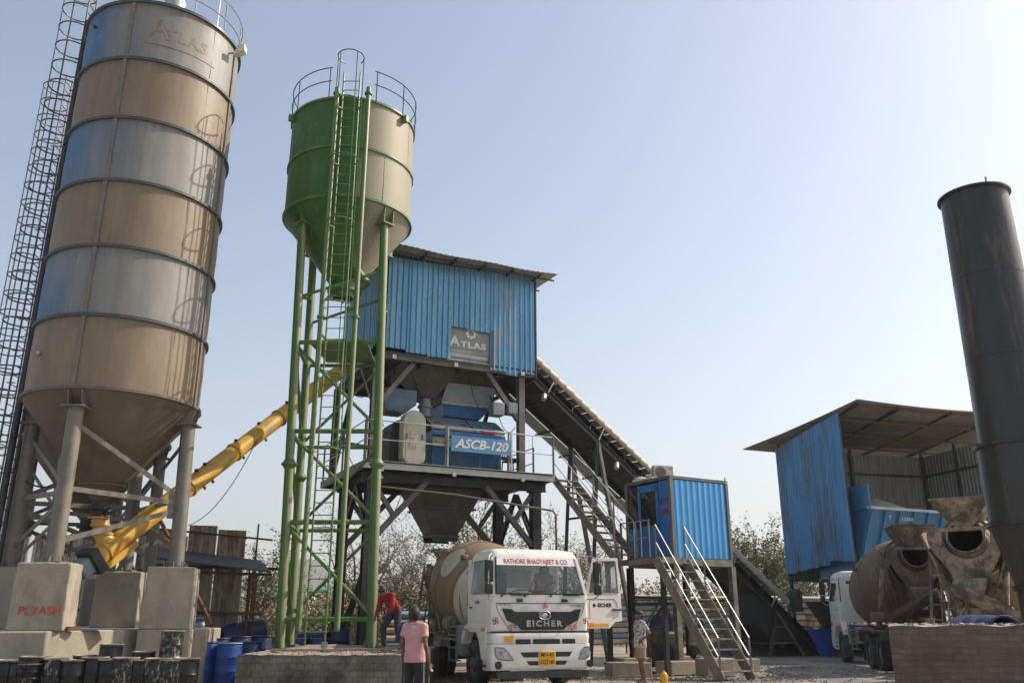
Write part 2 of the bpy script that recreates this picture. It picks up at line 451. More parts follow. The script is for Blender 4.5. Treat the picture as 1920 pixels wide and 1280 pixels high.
def bush(label, px, Y, w, h, seed, n, lm, ls=.1, group='bushes behind the plant yard', dpt=2.0):
    r = random.Random(seed); p = gat(px, Y); root = thing('bush', label, 'bush', p, 0, group)
    cb, tb = MB(), MB()
    cl = [(r.uniform(-w/2, w/2), r.uniform(-dpt/2, dpt/2), r.uniform(.2, .75)*h*r.uniform(.7,1.15), r.uniform(.25,.6)) for _ in range(26)]
    for _ in range(int(n*1.9)):
        x, y, z, s = cl[r.randrange(len(cl))]
        q = V((x+r.gauss(0,s), y+r.gauss(0,s), abs(z+r.gauss(0,s*.8))))
        leaf_quad(cb, q, ls*.62*r.uniform(.6,1.4), r)
    for x, y, z, s in cl:
        tb.path([(x*.8,y,-.05),(x*.9,y,z*.5),(x+.1,y,z+s*.5),(x+.2,y+.1,z+s*1.6)], [.03,.02,.012,.005], 4)
    tb.build('stem', BARK, root, recalc=False); cb.build('foliage', lm, root, smooth=False, recalc=False)
bl = [('low olive bush left of the green tower legs',500,38,5,2.6,L2),('dry brown bush behind the tower ladder',580,40,6,2.6,L3),
 ('yellow green bush between the two hanging silo pipes',630,36,5,2.3,L1),('dense bush behind the right leg of the green tower',715,42,6,3.4,L2),
 ('tall bush to the right of the worker in red',770,40,6,3.6,L1),('brown scrub bush hidden partly by the mixer drum',850,44,7,3.4,L3),
 ('olive scrub behind the rusty fence sheets',400,40,7,2.2,L2),('scrub seen past the white truck door',1150,52,8,3.4,L3),
 ('green scrub under the batching cabin floor',1270,50,9,3.8,L1),('olive bush beside the foot of the cabin stairs',1345,48,6,3.4,L2),
 ('leafy bush at the tail of the conveyor',1480,52,7,4.2,L1)]
for i, (l, px, Y, w_, h_, lm) in enumerate(bl): bush(l, px, Y, w_, h_, 40+i, 2600, lm, .12)
def treeline():
    r = random.Random(99); cb = MB()
    for _ in range(26000):
        px = r.uniform(380, 1560); Y = r.uniform(66, 90); hh = 3.2+1.3*noise.noise(V((px*.012, 1, 0)))+.6*noise.noise(V((px*.05, 4, 0)))
        p = at(px, 1150, Y); q = V((p.x, Y, abs(r.gauss(0,.5))*hh+r.random()*hh*.5))
        if q.z < hh*1.3: leaf_quad(cb, q, .15*r.uniform(.6,1.5), r)
    o = cb.build('scrub', L2, smooth=False, recalc=False); tag(o, 'band of distant dusty scrub along the horizon', 'scrub', kind='stuff')
treeline()
# far industrial sheds between tower legs
GS = mat('far_green_roof', (.06,.25,.18), .6, 0, .1, 1); WW = mat('far_white_wall', (.5,.5,.47), .8, 0, .1, 1)
def far_shed(label, pxl, pxr, Y, ytop):
    a = at(pxl, ytop, Y); b = at(pxr, ytop, Y); t = thing('factory_shed', label, 'building', ((a.x+b.x)/2, Y, 0), 0, 'far factory sheds')
    w_ = (b.x-a.x); h = a.z
    MB().box((0,4,h*.42), (w_,8,h*.84)).build('wall', WW, t)
    MB().prism([(-w_/2-.3,-.4,h*.82),(w_/2+.3,-.4,h*.82),(w_/2+.3,4,h*1.0),(-w_/2-.3,4,h*1.0)], (0,0,.15)).build('roof', GS, t)
far_shed('low white factory shed with a green roof far behind the tower legs', 478, 575, 120, 1101)
far_shed('green roofed shed far off between the tower ladder rails', 596, 640, 150, 1098)
# ================================================================ the grey silos
def silo_shell_mat():
    m, t, b, N, L = nt('silo_band_paint')
    tc = N.new('ShaderNodeTexCoord'); sx = N.new('ShaderNodeSeparateXYZ'); L.new(tc.outputs['Object'], sx.inputs[0])
    z = math_(N, L, 'DIVIDE', math_(N, L, 'SUBTRACT', sx.outputs[2], 6.42), 1.72)
    par = math_(N, L, 'MODULO', math_(N, L, 'FLOOR', z), 2.0)          # every other ring was painted blue
    f = tex(N, L, .55, (1,1,.35), detail=4); g = tex(N, L, 2.2, (1,1,.25), detail=8, off=2); s_ = tex(N, L, 1.6, (1.5,1.5,.1), detail=6, off=7)
    tan = mix(N, L, ramp(N, L, g, .35, .7), (.185,.135,.085), (.245,.18,.115))
    blue = mix(N, L, ramp(N, L, g, .35, .7), (.035,.12,.24), (.07,.155,.26))
    grey = mix(N, L, ramp(N, L, s_, .35, .65), (.185,.18,.17), (.25,.235,.21))
    # dust settled from the yard side (+x) over the blue rings, paint still showing round the left
    dx = math_(N, L, 'ADD', math_(N, L, 'MULTIPLY', sx.outputs[0], .42), math_(N, L, 'MULTIPLY', math_(N, L, 'SUBTRACT', f, .5), 1.6))
    bl = mix(N, L, ramp(N, L, dx, -.50, .02), blue, grey)
    pt = ramp(N, L, tex(N, L, 1.9, (1,1,.5), detail=9, rough=.75, off=12), .60, .66, 0, .5)
    bl = mix(N, L, pt, bl, (.19,.25,.31))
    c = mix(N, L, par, tan, bl)
    st = ramp(N, L, tex(N, L, 3.2, (1.4,1.4,.06), detail=5, off=21), .6, .78, 0, .45)
    c = mix(N, L, st, c, (.12,.10,.08))
    fr = math_(N, L, 'FRACT', z)                                        # runs and grime under each ring flange, longer in some places
    dr = math_(N, L, 'ADD', fr, math_(N, L, 'MULTIPLY', tex(N, L, 4.5, (1.6,1.6,.05), detail=7, rough=.75, off=31), .75))
    c = mix(N, L, ramp(N, L, dr, 1.18, 1.42, 0, .55), c, (.13,.105,.08))
    pl = mix(N, L, ramp(N, L, tex(N, L, 6.5, (1,1,.8), detail=10, rough=.8, off=41), .60, .70, 0, .5), c, (.27,.235,.19)); c = pl
    L.new(c, b.inputs['Base Color']); b.inputs['Roughness'].default_value = .55
    b.inputs['Metallic'].default_value = .0
    h = tex(N, L, .8, (1,1,.7), detail=3, off=4); bn = N.new('ShaderNodeBump')
    bn.inputs['Strength'].default_value = .35; bn.inputs['Distance'].default_value = .08
    L.new(h, bn.inputs['Height']); L.new(bn.outputs[0], b.inputs['Normal'])
    return m
SHELL = silo_shell_mat()
CONE = mat('hopper_cone_paint', (.12,.095,.065), .6, .0, .25, 1.2, dirt=(.18,.14,.095), damt=(.5,.8), bump=.2, bscale=4)
RING = mat('ring_flange_steel', (.10,.115,.125), .5, .2, .2, 3, dirt=(.2,.18,.15), damt=(.55,.8))
def caged_ladder(root, c, ang, z0, z1, zc, rr, spacing, mrail, mrung, mhoop, wdt=.45, pitch=.3, hr=.36, tail=0, hoops=None):
    """ladder standing at c, cage opening towards angle ang"""
    c = V(c); out = V((math.cos(ang), math.sin(ang), 0)); side = V((-out.y, out.x, 0))
    lad = MB()
    for s_ in (-1, 1):
        lad.tube(c+side*s_*wdt/2+V((0,0,z0)), c+side*s_*wdt/2+V((0,0,z1)), rr, 6)
    z = z0+.3
    while z < z1-.1:
        lad.tube(c-side*wdt/2+V((0,0,z)), c+side*wdt/2+V((0,0,z)), rr*.6, 5); z += pitch
    lo = lad.build('ladder', mrail, root)
    cc = c + out*hr*.8
    zs = hoops or [zc+spacing*i for i in range(int((z1+tail-zc)/spacing)+1)]
    a0 = ang-R(140); a1 = ang+R(140)
    for z in zs:
        MB().arc(cc+V((0,0,z)), hr, a0, a1, rr*.75, 14, 5).build('hoop', mhoop, lo)
    for k, a in enumerate((-95, -40, 40, 95)):
        p = cc + V((math.cos(ang+R(a)), math.sin(ang+R(a)), 0))*hr
        MB().tube(p+V((0,0,zs[0])), p+V((0,0,zs[-1])), rr*.6, 5).build('cage_bar', mhoop, lo)
    return lo
def big_silo(loc, label):
    t = thing('cement_silo', label, 'silo', loc, 0, 'large banded silos')
    Rr, z0, z1, dz = 1.96, 6.42, 16.74, 1.72
    mb = MB(); prof = []
    for i in range(6):
        a = z0+dz*i; prof += [(Rr, a+.02), (Rr+.012, a+dz*.5), (Rr, a+dz-.02)]
    mb.lathe(prof, 64); mb.lathe([(Rr, z1-.02),(Rr*.5, z1+.25),(.05, z1+.35)], 64)
    shell = mb.build('shell', SHELL, t)
    rs = random.Random(6)
    for i in range(6):
        for k in range(3):
            a = R(-150+60*k+rs.uniform(-14,14)); d_ = V((math.cos(a)*Rr, math.sin(a)*Rr, 0))
            MB().tube(d_+V((0,0,z0+dz*i+.04)), d_+V((0,0,z0+dz*(i+1)-.04)), .011, 5).build('weld_seam', SHELL, shell)
    for i in range(7):
        z = z0+dz*i
        MB().lathe([(Rr-.02,z-.035),(Rr+.07,z-.035),(Rr+.07,z-.006),(Rr+.03,z-.004),(Rr+.03,z+.004),(Rr+.07,z+.006),(Rr+.07,z+.035),(Rr-.02,z+.035)], 64).build('ring_flange', RING if i else SILOST, t)
    MB().lathe([(Rr, z0-.03),(Rr*.985, z0-.10),(.52, 4.55),(.22, 4.2),(.16,4.13)], 48).build('cone', CONE, t)
    for z, r_ in ((5.3, 1.07),(4.5,.52)):
        MB().arc((0,0,z), r_, 0, 2*math.pi, .018, 32, 5).build('cone_band', SILOST, t)
    angs = [R(-88+90*i) for i in range(4)]
    P = []
    for k, a in enumerate(angs):
        d = V((math.cos(a), math.sin(a), 0)); n = V((-d.y, d.x, 0))
        for i in range(6):
            aa = a + R(-3)
            dd = V((math.cos(aa), math.sin(aa), 0))
            MB().beam(dd*(Rr+.02)+V((0,0,z0+dz*i+.04)), dd*(Rr+.02)+V((0,0,z0+dz*(i+1)-.04)), .09, .05, up=dd).build('stiffener', SILOST, t)
        top = d*1.86 + V((0,0,5.98)); bot = d*1.90 + V((.05,0,2.62))
        br = MB()
        for s_ in (-1, 1): br.beam(d*1.80+n*s_*.15+V((0,0,5.99)), d*1.90+n*s_*.15+V((0,0,6.38)), .018, .34, up=d)
        br.beam(d*1.66+V((0,0,5.99)), d*1.74+V((0,0,6.36)), .28, .018, up=d)
        br.build('bracket', SILOST, t)
        MB().box(top, (.50,.50,.035), rz=a).build('cap_plate', SILOST, t, bevel=.006)
        MB().tube(bot, top, .168, 20).build('leg', SILOST, t)
        bp = MB(); bp.box(bot+V((0,0,.015)), (.52,.52,.03), rz=a)
        for i in (-1,1):
            for j in (-1,1): bp.tube(bot+d*i*.2+n*j*.2, bot+d*i*.2+n*j*.2+V((0,0,.14)), .014, 6)
        for i, dd in ((0,d),(1,n),(2,-d),(3,-n)): bp.prism([bot+dd*.16+V((0,0,.03)), bot+dd*.25+V((0,0,.03)), bot+dd*.16+V((0,0,.2))], n*.012 if i%2==0 else d*.012)
        bp.build('base_plate', SILOST, t)
        P.append((top, bot))
    for k in range(4):
        (ta, ba), (tb_, bb) = P[k], P[(k+1)%4]
        la = lambda f: ba.lerp(ta, f); lb = lambda f: bb.lerp(tb_, f)
        for (p, q) in ((la(.90), lb(.47)), (la(.47), lb(.44)), (la(.13), lb(.40))):
            MB().beam(p, q, .025, .11).build('brace', SILOST, t)
        gp = MB(); gd = (lb(.43)-la(.43)).normalized()
        gp.beam(lb(.33)-gd*.22, lb(.50)-gd*.22, .02, .22, up=gd)
        for i in range(3): gp.tube(lb(.35+.06*i)-gd*.16, lb(.35+.06*i)-gd*.16+gd.cross(V((0,0,1)))*.03, .018, 6)
        gp.build('gusset', STEEL, t)
    # top rail
    for z in (.45, 1.0): MB().arc((0,0,z1+z), Rr+.03, R(-75), R(170), .018, 40, 5).build('guard_rail', GALV, t)
    for i in range(10):
        a = R(-75+245*i/9); p = V((math.cos(a)*(Rr+.03), math.sin(a)*(Rr+.03), z1)); MB().tube(p, p+V((0,0,1.0)), .016, 5).build('rail_post', GALV, t)
    fl = MB(); fl.lathe([(.30,z1+.2),(.30,z1+.62),(.36,z1+.62),(.36,z1+.68),(.28,z1+.68),(.28,z1+1.15),(.05,z1+1.2)], 20, c=(.35,-.55,0)); fl.build('roof_filter', GALV, t)
    # ladder on the far left, with its standing post
    caged_ladder(t, (-2.22,-.1,0), R(185), .35, 18.9, 3.0, .028, .62, STEEL, STEEL, STEEL, hr=.42)
    pp = MB(); pp.tube((-2.12,-.34,.3), (-2.12,-.34,17.4), .085, 10); pp.build('standing_post', DARKST, t)
    for i in range(14): MB().beam((-1.9 if i > 5 else -2.1,-.25,3.2+i*1.0), (-2.32,-.3,3.2+i*1.0), .03, .03).build('ladder_bracket', STEEL, t)
    pp = MB(); pp.path([(-2.02,-.50,.4),(-2.02,-.50,16.2),(-1.8,-.4,16.7)], .045, 8); pp.build('fill_pipe', DARKST, t)
    for i in range(5):
        MB().lathe([(.05,-.02),(.09,-.02),(.09,.02),(.05,.02)], 12, c=(-2.02,-.50,3+i*2.6)).build('pipe_collar', DARKST, t)
    ins = MB(); ins.sphere((-1.1,-1.68,7.3), .06, 8, 6); ins.build('level_indicator', GALV, t)
    ins = MB(); ins.sphere((-1.15,-1.66,16.2), .05, 8, 6); ins.build('level_indicator', DARKST, t)
    vv = MB(); vv.lathe([(.16,3.72),(.20,3.72),(.20,3.78),(.17,3.78),(.17,3.95),(.26,3.95),(.26,4.01),(.18,4.02),(.18,4.15)], 20); vv.box((.32,-.05,3.86),(.24,.1,.1)); vv.tube((.1,-.15,3.9),(.45,-.3,4.25),.016,6)
    vv.build('outlet_valve', DARKST, t)
    return t
LS = V((-9.755, 20.4, 0))
silo1 = big_silo(LS, 'tall tan and blue banded silo nearest the camera, standing on concrete pedestals')
# faded name on the top ring
FAD = mat('faded_name_paint', (.225,.165,.115), .6, 0, .2, 6, dirt=(.21,.195,.175), damt=(.45,.6), dscale=7)
def silo_bend(a0, z0, r=1.9728):
    return lambda x, y, z: V((math.cos(a0+x/r)*(r+z*.5), math.sin(a0+x/r)*(r+z*.5), z0+y))
letters('A', .80, (0,0,0), (1,0,0), (0,0,1), FAD, silo1, bend=silo_bend(R(-70), 15.95), name='faded_letter', offset=.01)
letters('TLAS', .46, (0,0,0), (1,0,0), (0,0,1), FAD, silo1, bend=silo_bend(R(-50), 15.86), name='faded_letter', offset=.01, spacing=1.15)
MB().lathe([(1.969,15.50),(1.9735,15.50),(1.9735,15.53),(1.969,15.53)], 20, a0=R(-80), a1=R(-25)).build('faded_stripe', FAD, silo1)
silo2 = dup(silo1, (-12.25, 25.0, 0), R(0), 'second banded silo mostly hidden behind the near one, its caged ladder showing to the left')
for o in list(kids(silo2)):
    if o.name.split('.')[0] in ('ladder','ladder_bracket'): o.location.x -= .55
    if o.name.startswith('faded'): bpy.data.objects.remove(o)
# flag at the silo top
t = thing('flag', 'small orange cloth flag tied to the top railing of the tall banded silo', 'flag', (LS.x+1.0, LS.y+.9, 17.25))
MB().tube((0,0,-.1),(0,0,2.6),.015,6).build('pole', GALV, t)
fg = MB(); fg.loft([[V((.02+i*.09, .03*math.sin(i*1.3), z+.02*math.sin(i))) for i in range(8)] for z in (1.95,2.15,2.35)], cap=False, closed=False); fg.build('cloth', mat('flag_cloth', (.7,.12,.03), .8, 0, .1, 3), t, recalc=False)
HORNM = mat('pale_cover', (.62,.58,.50), .6)
t = thing('flood_light', 'pale flood light jutting from the top right rim of the tall silo', 'light', (LS.x+1.98, LS.y-.35, 16.25))
MB().beam((-.06,0,.1),(.12,0,.1),.04,.04).build('bracket', GALV, t)
MB().loft([[V((.10+dx, y*s_, .06+dz+z*s_)) for y, z in ((-.12,-.09),(.12,-.09),(.12,.09),(-.12,.09))] for dx, dz, s_ in ((0,0,.6),(.16,.10,1.0),(.30,.18,1.05))]).build('lamp_housing', HORNM, t, bevel=.008)

# concrete foundation
t = thing('silo_foundation', 'diamond shaped concrete foundation slab with tall pedestals under the banded silo', 'foundation', (LS.x, LS.y, 0))
def ccube(mb, c, d, rz, seed, taper=.03):
    r = random.Random(seed); x, y, z = (k/2 for k in d)
    rings = []
    for k in range(4):
        zz = -z + d[2]*k/3; s_ = 1-taper*k/3; ring = []
        for i, j in ((-1,-1),(0,-1),(1,-1),(1,0),(1,1),(0,1),(-1,1),(-1,0)):
            ring.append(Matrix.Rotation(rz, 3, 'Z') @ V((i*x*s_+r.uniform(-.008,.008), j*y*s_+r.uniform(-.008,.008), zz + (r.uniform(-.015,.015) if k == 3 else 0))) + V(c))
        rings.append(ring)
    mb.loft(rings); return mb
sl_ = [V((x-LS.x, y-LS.y, -.1)) for x, y in ((-9.25,17.95),(-8.35,20.3),(-7.05,20.9),(-7.3,22.6),(-10,24.2),(-14.2,22.3),(-14.4,16.75))]
MB().prism(sl_, (0,0,1.38)).build('slab', CONC, t, bevel=.035)
for k, a in enumerate((-88, 2, 92, 182)):
    c = V((math.cos(R(a))*1.93+(.02 if k == 0 else 0), math.sin(R(a))*1.93, 1.275+.67))
    if k == 1: MB().box(V((c.x,c.y,.64)), (1.10,1.04,1.27), rz=R(13)).build('pedestal_base', CONC, t, bevel=.018)
    ccube(MB(), c, (1.06, 1.0, 1.34), R(13 if k != 3 else 5), 30+k).build('pedestal', CONC, t, bevel=.03); rough(bpy.data.objects[[o for o in bpy.data.objects if o.name.startswith('pedestal') and o.parent == t and not o.name.startswith('pedestal_')][-1].name], 3, .035, CLF)
    gr = MB(); gr.sphere(c+V((0,0,.665)), .36, 12, 6, (1,1,.07)); gr.build('grout_pad', CONC, t)
cy, sy = math.cos(R(13)), math.sin(R(13))
pc = V((math.cos(R(-88))*1.93+.02, math.sin(R(-88))*1.93, 0))
fo = pc + V((sy, -cy, 0))*.503
letters('PLYASH', .235, fo + V((cy,sy,0))*.06+V((0,0,1.66)), (cy,sy,0), (.06,0,1), mat('bright_red_paint', (.62,.06,.05), .7, 0, .25, 14), t, name='red_lettering', spacing=1.0, offset=.001)
t2 = dup(t, (-12.25, 25.0, 0), 0, 'concrete foundation of the rear silo, dark pedestals seen behind the near ones')
for o in list(kids(t2)):
    if o.name.startswith('red_'): bpy.data.objects.remove(o)
# low block wall piece left of the pedestals
# ================================================================ yellow screw conveyor
t = thing('screw_conveyor', 'long yellow inclined screw conveyor tube running from the banded silo up into the batching plant', 'conveyor', (LS.x, LS.y, 0))
A = at(172, 1052, 20.2); B = at(648, 688, 27.2)
d = (B-A).normalized()
MB().tube(A, B, .235, 24).build('tube', YELLOW, t, world=True)
n_ = (B-A).length
for f in (.035,.30,.47,.66,.84):
    p = A + d*n_*f
    MB().tube(p-d*.025, p+d*.025, .268, 24).build('flange', YELLOW, t, world=True)
for f in (.10,.34,.37,.49,.585,.71,.74,.85):
    p = A + d*n_*f; sd = d.cross(V((0,0,1))).normalized(); up = sd.cross(d)
    MB().box((p+up*.25+sd*.03), (.09,.09,.07)).build('clamp', DARKST, t, world=True)
    MB().beam(p-up*.24, p-up*.33, .05, .05).build('bolt_lug', DARKST, t, world=True)
up = d.cross(V((0,0,1))).normalized().cross(d)
mb = MB(); mb.beam(A-d*.10, A+d*.12, .58, .58); mb.build('end_plate', DARKST, t, world=True, bevel=.01)
mb = MB(); mb.beam(A-d*.42, A-d*.10, .40, .40); mb.build('gear_box', GREYB, t, world=True, bevel=.04)
mb = MB(); mb.tube(A-d*.85, A-d*.42, .14, 16); mb.tube(A-d*.95, A-d*.85, .15, 16, .10); mb.build('motor', GREYB, t, world=True)
tr = MB(); c = A+d*.55-up*.28; tr.beam(c-d*.35, c+d*.55, .34, .16); tr.build('inspection_box', YELLOW, t, world=True, bevel=.01)
top = V((LS.x+.02, LS.y, 3.76)); q = A + d*.40 + V((0,0,.15))
nk = MB(); nk.path([top, top.lerp(q,.33), top.lerp(q,.34), top.lerp(q,.72), q], [.17,.18,.20,.19,.22], 20); nk.build('inlet_neck', YELLOW, t, world=True)
for f in (.02,.3,.62): p = top.lerp(q, f); MB().lathe([(.18,-.02),(.235,-.02),(.235,.02),(.18,.02)], 20, c=p).build('neck_flange', YELLOW, t, world=True)
MB().tube(A+d*2.0-up*.22, V((A.x+2.6, A.y+.9, 1.35)), .05, 8).build('prop', RUST, t, world=True)
MB().beam(A+d*.9-up*.3, A+d*1.9-up*.55+V((0,0,-.2)), .06, .1).build('support_arm', DARKST, t, world=True)

# ================================================================ green silo tower
def sunlit_dusted(name, paint, dust, thr=(.15,.45), amt=1.0, rough=.4, axis=(.94,-.34,0)):
    """cement dust plus the sunlit side painted in as one beige coat, patchy at its border"""
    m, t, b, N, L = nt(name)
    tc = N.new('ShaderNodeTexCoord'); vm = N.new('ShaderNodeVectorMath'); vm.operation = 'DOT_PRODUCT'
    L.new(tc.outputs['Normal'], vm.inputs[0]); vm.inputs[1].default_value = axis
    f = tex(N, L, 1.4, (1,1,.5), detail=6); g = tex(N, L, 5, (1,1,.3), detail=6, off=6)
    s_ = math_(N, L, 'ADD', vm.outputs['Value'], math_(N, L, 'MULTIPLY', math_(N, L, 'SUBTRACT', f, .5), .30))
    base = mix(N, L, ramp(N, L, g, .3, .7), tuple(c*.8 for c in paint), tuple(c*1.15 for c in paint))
    dd = mix(N, L, ramp(N, L, g, .35, .75), tuple(c*.93 for c in dust), dust)  # dust is the beige of both cement dust and the painted sunlit side
    c = mix(N, L, ramp(N, L, s_, thr[0], thr[1], 0, amt), base, dd)  # coat follows the normal: dust and the sunlit side share one painted beige
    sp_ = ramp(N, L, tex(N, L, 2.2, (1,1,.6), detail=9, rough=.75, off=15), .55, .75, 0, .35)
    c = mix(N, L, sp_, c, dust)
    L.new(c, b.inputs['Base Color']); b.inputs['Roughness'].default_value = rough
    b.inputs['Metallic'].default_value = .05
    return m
GSH = sunlit_dusted('green_silo_paint', (.042,.135,.020), (.27,.245,.175), (.60,.70), 1.0, .6)
GLEG = sunlit_dusted('green_leg_paint', (.065,.165,.028), (.28,.27,.16), (.50,.72), .9)
GPAINT = mat('green_rail_paint', (.065,.17,.03), .45, 0, .25, 4, dirt=(.20,.20,.12), damt=(.46,.7))
GRAIL = mat('grey_green_rail', (.10,.14,.12), .5, .2, .2, 3)
t = thing('green_silo', 'green silo on tall braced legs with a caged ladder up its front', 'silo', (-4.88, 23.1, 0))
gz0, gz1, gR = 12.62, 15.75, 1.83
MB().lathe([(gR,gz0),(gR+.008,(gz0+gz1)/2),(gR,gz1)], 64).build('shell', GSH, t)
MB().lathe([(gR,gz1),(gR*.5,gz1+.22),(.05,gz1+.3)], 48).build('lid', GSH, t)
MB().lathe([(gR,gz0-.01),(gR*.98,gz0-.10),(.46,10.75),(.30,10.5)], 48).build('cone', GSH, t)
for k, a in enumerate((-160,-128,-48,-15)):
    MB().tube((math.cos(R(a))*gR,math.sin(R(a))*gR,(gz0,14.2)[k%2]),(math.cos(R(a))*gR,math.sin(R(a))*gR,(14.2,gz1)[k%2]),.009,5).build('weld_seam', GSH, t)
for z, e in ((gz0,.06),(14.18,.05),(gz1,.05)):
    MB().lathe([(gR-.01,z-.035),(gR+e,z-.035),(gR+e,z+.03),(gR-.01,z+.03)], 64).build('ring_flange', GPAINT, t)
MB().lathe([(.30,10.52),(.46,10.50),(.46,10.44),(.32,10.42),(.30,10.28)], 28).build('outlet_flange', GPAINT, t)
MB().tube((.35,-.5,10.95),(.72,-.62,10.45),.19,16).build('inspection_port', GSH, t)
FL = {'fl': ((-5.65,22.0,.80),(-5.93,22.0,12.1)), 'fr': ((-3.42,22.0,.80),(-3.62,22.05,12.1)),
      'br': ((-3.82,24.3,.80),(-3.95,24.3,12.1)), 'bl': ((-5.98,24.3,.80),(-6.12,24.25,12.1))}
for k, (b_, t_) in FL.items():
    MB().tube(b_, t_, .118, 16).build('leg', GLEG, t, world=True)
    fm = MB(); lp = V(b_).lerp(V(t_), (5.25-.8)/11.2)
    fm.lathe([(.12,-.13),(.19,-.02),(.21,-.02),(.21,.02),(.19,.02),(.12,.13)], 14, c=lp); fm.build('leg_flange', GPAINT, t, world=True)
    bp = MB(); bp.box(V(b_)+V((0,0,.012)), (.42,.42,.025)); 
    for i in range(4):
        a = i*math.pi/2+.4; dd = V((math.cos(a), math.sin(a), 0)); bp.prism([V(b_)+dd*.1, V(b_)+dd*.2, V(b_)+dd*.1+V((0,0,.22))], V((-dd.y,dd.x,0))*.012)
    bp.build('base_plate', GPAINT, t, world=True)
    c = V(t_); cc = V((-4.88,23.1,0)); dd = (V((c.x,c.y,0))-cc).normalized(); nn = V((-dd.y,dd.x,0))
    hb = MB()
    for s_ in (-1,1): hb.beam(c+nn*s_*.16, c+nn*s_*.16+dd*.02+V((0,0,.50)), .02, .36, up=dd)
    hb.beam(c-dd*.15, c-dd*.13+V((0,0,.50)), .32, .02, up=dd); hb.box(c+V((0,0,.0)), (.4,.4,.03), rz=math.atan2(dd.y,dd.x))
    hb.build('bracket', GPAINT, t, world=True)
def lp(k, z): b_, t_ = map(V, FL[k]); return b_.lerp(t_, (z-.8)/11.3)
levels = [1.48, 3.82, 6.16, 8.6]
for z in levels:
    for a, b_ in (('fl','fr'),('bl','br'),('fl','bl'),('fr','br')):
        dz_ = 0
        MB().tube(lp(a,z), lp(b_,z+dz_), .062 if a != 'bl' else .055, 10).build('cross_tube', GPAINT, t, world=True)
for i in range(3):
    z, q_ = levels[i]+.08, levels[i+1]-.08
    for a, b_ in (('fl','fr'),('br','bl')):
        MB().tube(lp(a,q_), lp(b_,z), .045, 8).build('diagonal_brace', GPAINT, t, world=True)
    for a, b_ in (('fl','bl'),('fr','br')):
        MB().tube(lp(a,q_), lp(b_,z), .042, 8).build('diagonal_brace', GPAINT, t, world=True)
for a, b_ in (('fl','bl'),('fr','br'),('fl','fr'),('bl','br')):
    MB().tube(lp(a,9.9), lp(b_,10.7), .045, 8).build('diagonal_brace', GPAINT, t, world=True)
MB().prism([V((-5.55,22.1,8.66)),V((-3.95,22.1,8.66)),V((-4.05,24.2,8.66)),V((-5.45,24.2,8.66))], (0,0,.04)).build('landing_plate', GPAINT, t, world=True)
for x in (-5.0, -4.10):
    pm = MB(); pm.path([(x,21.08,1.22),(x,21.08,15.95)], .068, 12)
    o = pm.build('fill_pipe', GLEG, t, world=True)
    for z in (15.75, 9.0): MB().lathe([(.07,-.03),(.11,-.03),(.11,.03),(.07,.03)], 12, c=(x,21.08,z)).build('pipe_collar', GPAINT, o, world=True)
for z in (3.82, 8.6, 12.4, 15.5):
    MB().tube((-5.0,21.15,z),(-5.0,22.0 if z < 10 else 21.4,z),.03,6).build('pipe_bracket', GPAINT, t, world=True)
    MB().tube((-4.1,21.15,z),(-4.1,22.0 if z < 10 else 21.5,z),.03,6).build('pipe_bracket', GPAINT, t, world=True)
caged_ladder(t, (.27,-1.97,0), R(-90), .9, 16.5, 5.4, .024, 1.9, GPAINT, GPAINT, GPAINT, wdt=.47, hr=.37, hoops=[5.45,7.36,9.25,11.6,13.5,15.3,16.8])
for z in (.55, 1.0):
    for a0, a1 in ((-270,-100),(-62,80)):
        MB().arc((0,0,gz1+z), gR+.05, R(a0), R(a1), .018, 26, 5).build('guard_rail', GRAIL, t)
for a in (-268,-235,-205,-172,-140,-102,-60,-30,0,30,58,80):
    p = V((math.cos(R(a))*(gR+.05), math.sin(R(a))*(gR+.05), gz1-.05)); MB().tube(p, p+V((0,0,1.05)), .018, 5).build('rail_post', GRAIL, t)
for a in (-150,-28): 
    dd = V((math.cos(R(a)), math.sin(R(a)), 0)); MB().box(dd*(gR+.09)+V((0,0,gz1-.13)), (.18,.12,.2), rz=R(a)).build('lifting_lug', GPAINT, t)
# ================================================================ batching plant
PO = V((-4.3, 25.5, 0)); PA = R(26.5)
px_, py_ = V((math.cos(PA), math.sin(PA), 0)), V((-math.sin(PA), math.cos(PA), 0))
plant = thing('batching_plant', 'raised batching plant with a ribbed blue sheet housing above an open mixer deck', 'plant', PO, PA)
DK = 6.0
def pc(mb, *a, **k): mb.chan(*a, **k); return mb
# deck
dm = MB(); dm.box((3.05,2.35,DK-.03), (6.35,4.9,.06)); dm.build('deck_plate', DARKST, plant)
for y in (-.12, 4.85): MB().chan((-.2,y,DK-.13), (6.35,y,DK-.13), .09, .24).build('edge_beam', GALV if y < 0 else STEEL, plant)
for x in (-.16, 6.28): MB().chan((x,-.05,DK-.13), (x,4.8,DK-.13), .09, .22).build('edge_beam', STEEL, plant)
for i in range(8): MB().ibeam((.3+.82*i,-.02,DK-.18), (.3+.82*i,4.8,DK-.18), .10, .20).build('joist', DARKST, plant)
for y in (.3, 3.1): MB().ibeam((-.1,y,DK-.42), (6.2,y,DK-.42), .18, .26).build('main_beam', DARKST, plant)
for x in (.35, 2.7, 5.1): MB().box((x,-.19,DK-.27),(.12,.06,.12)).build('beam_end', GALV, plant)
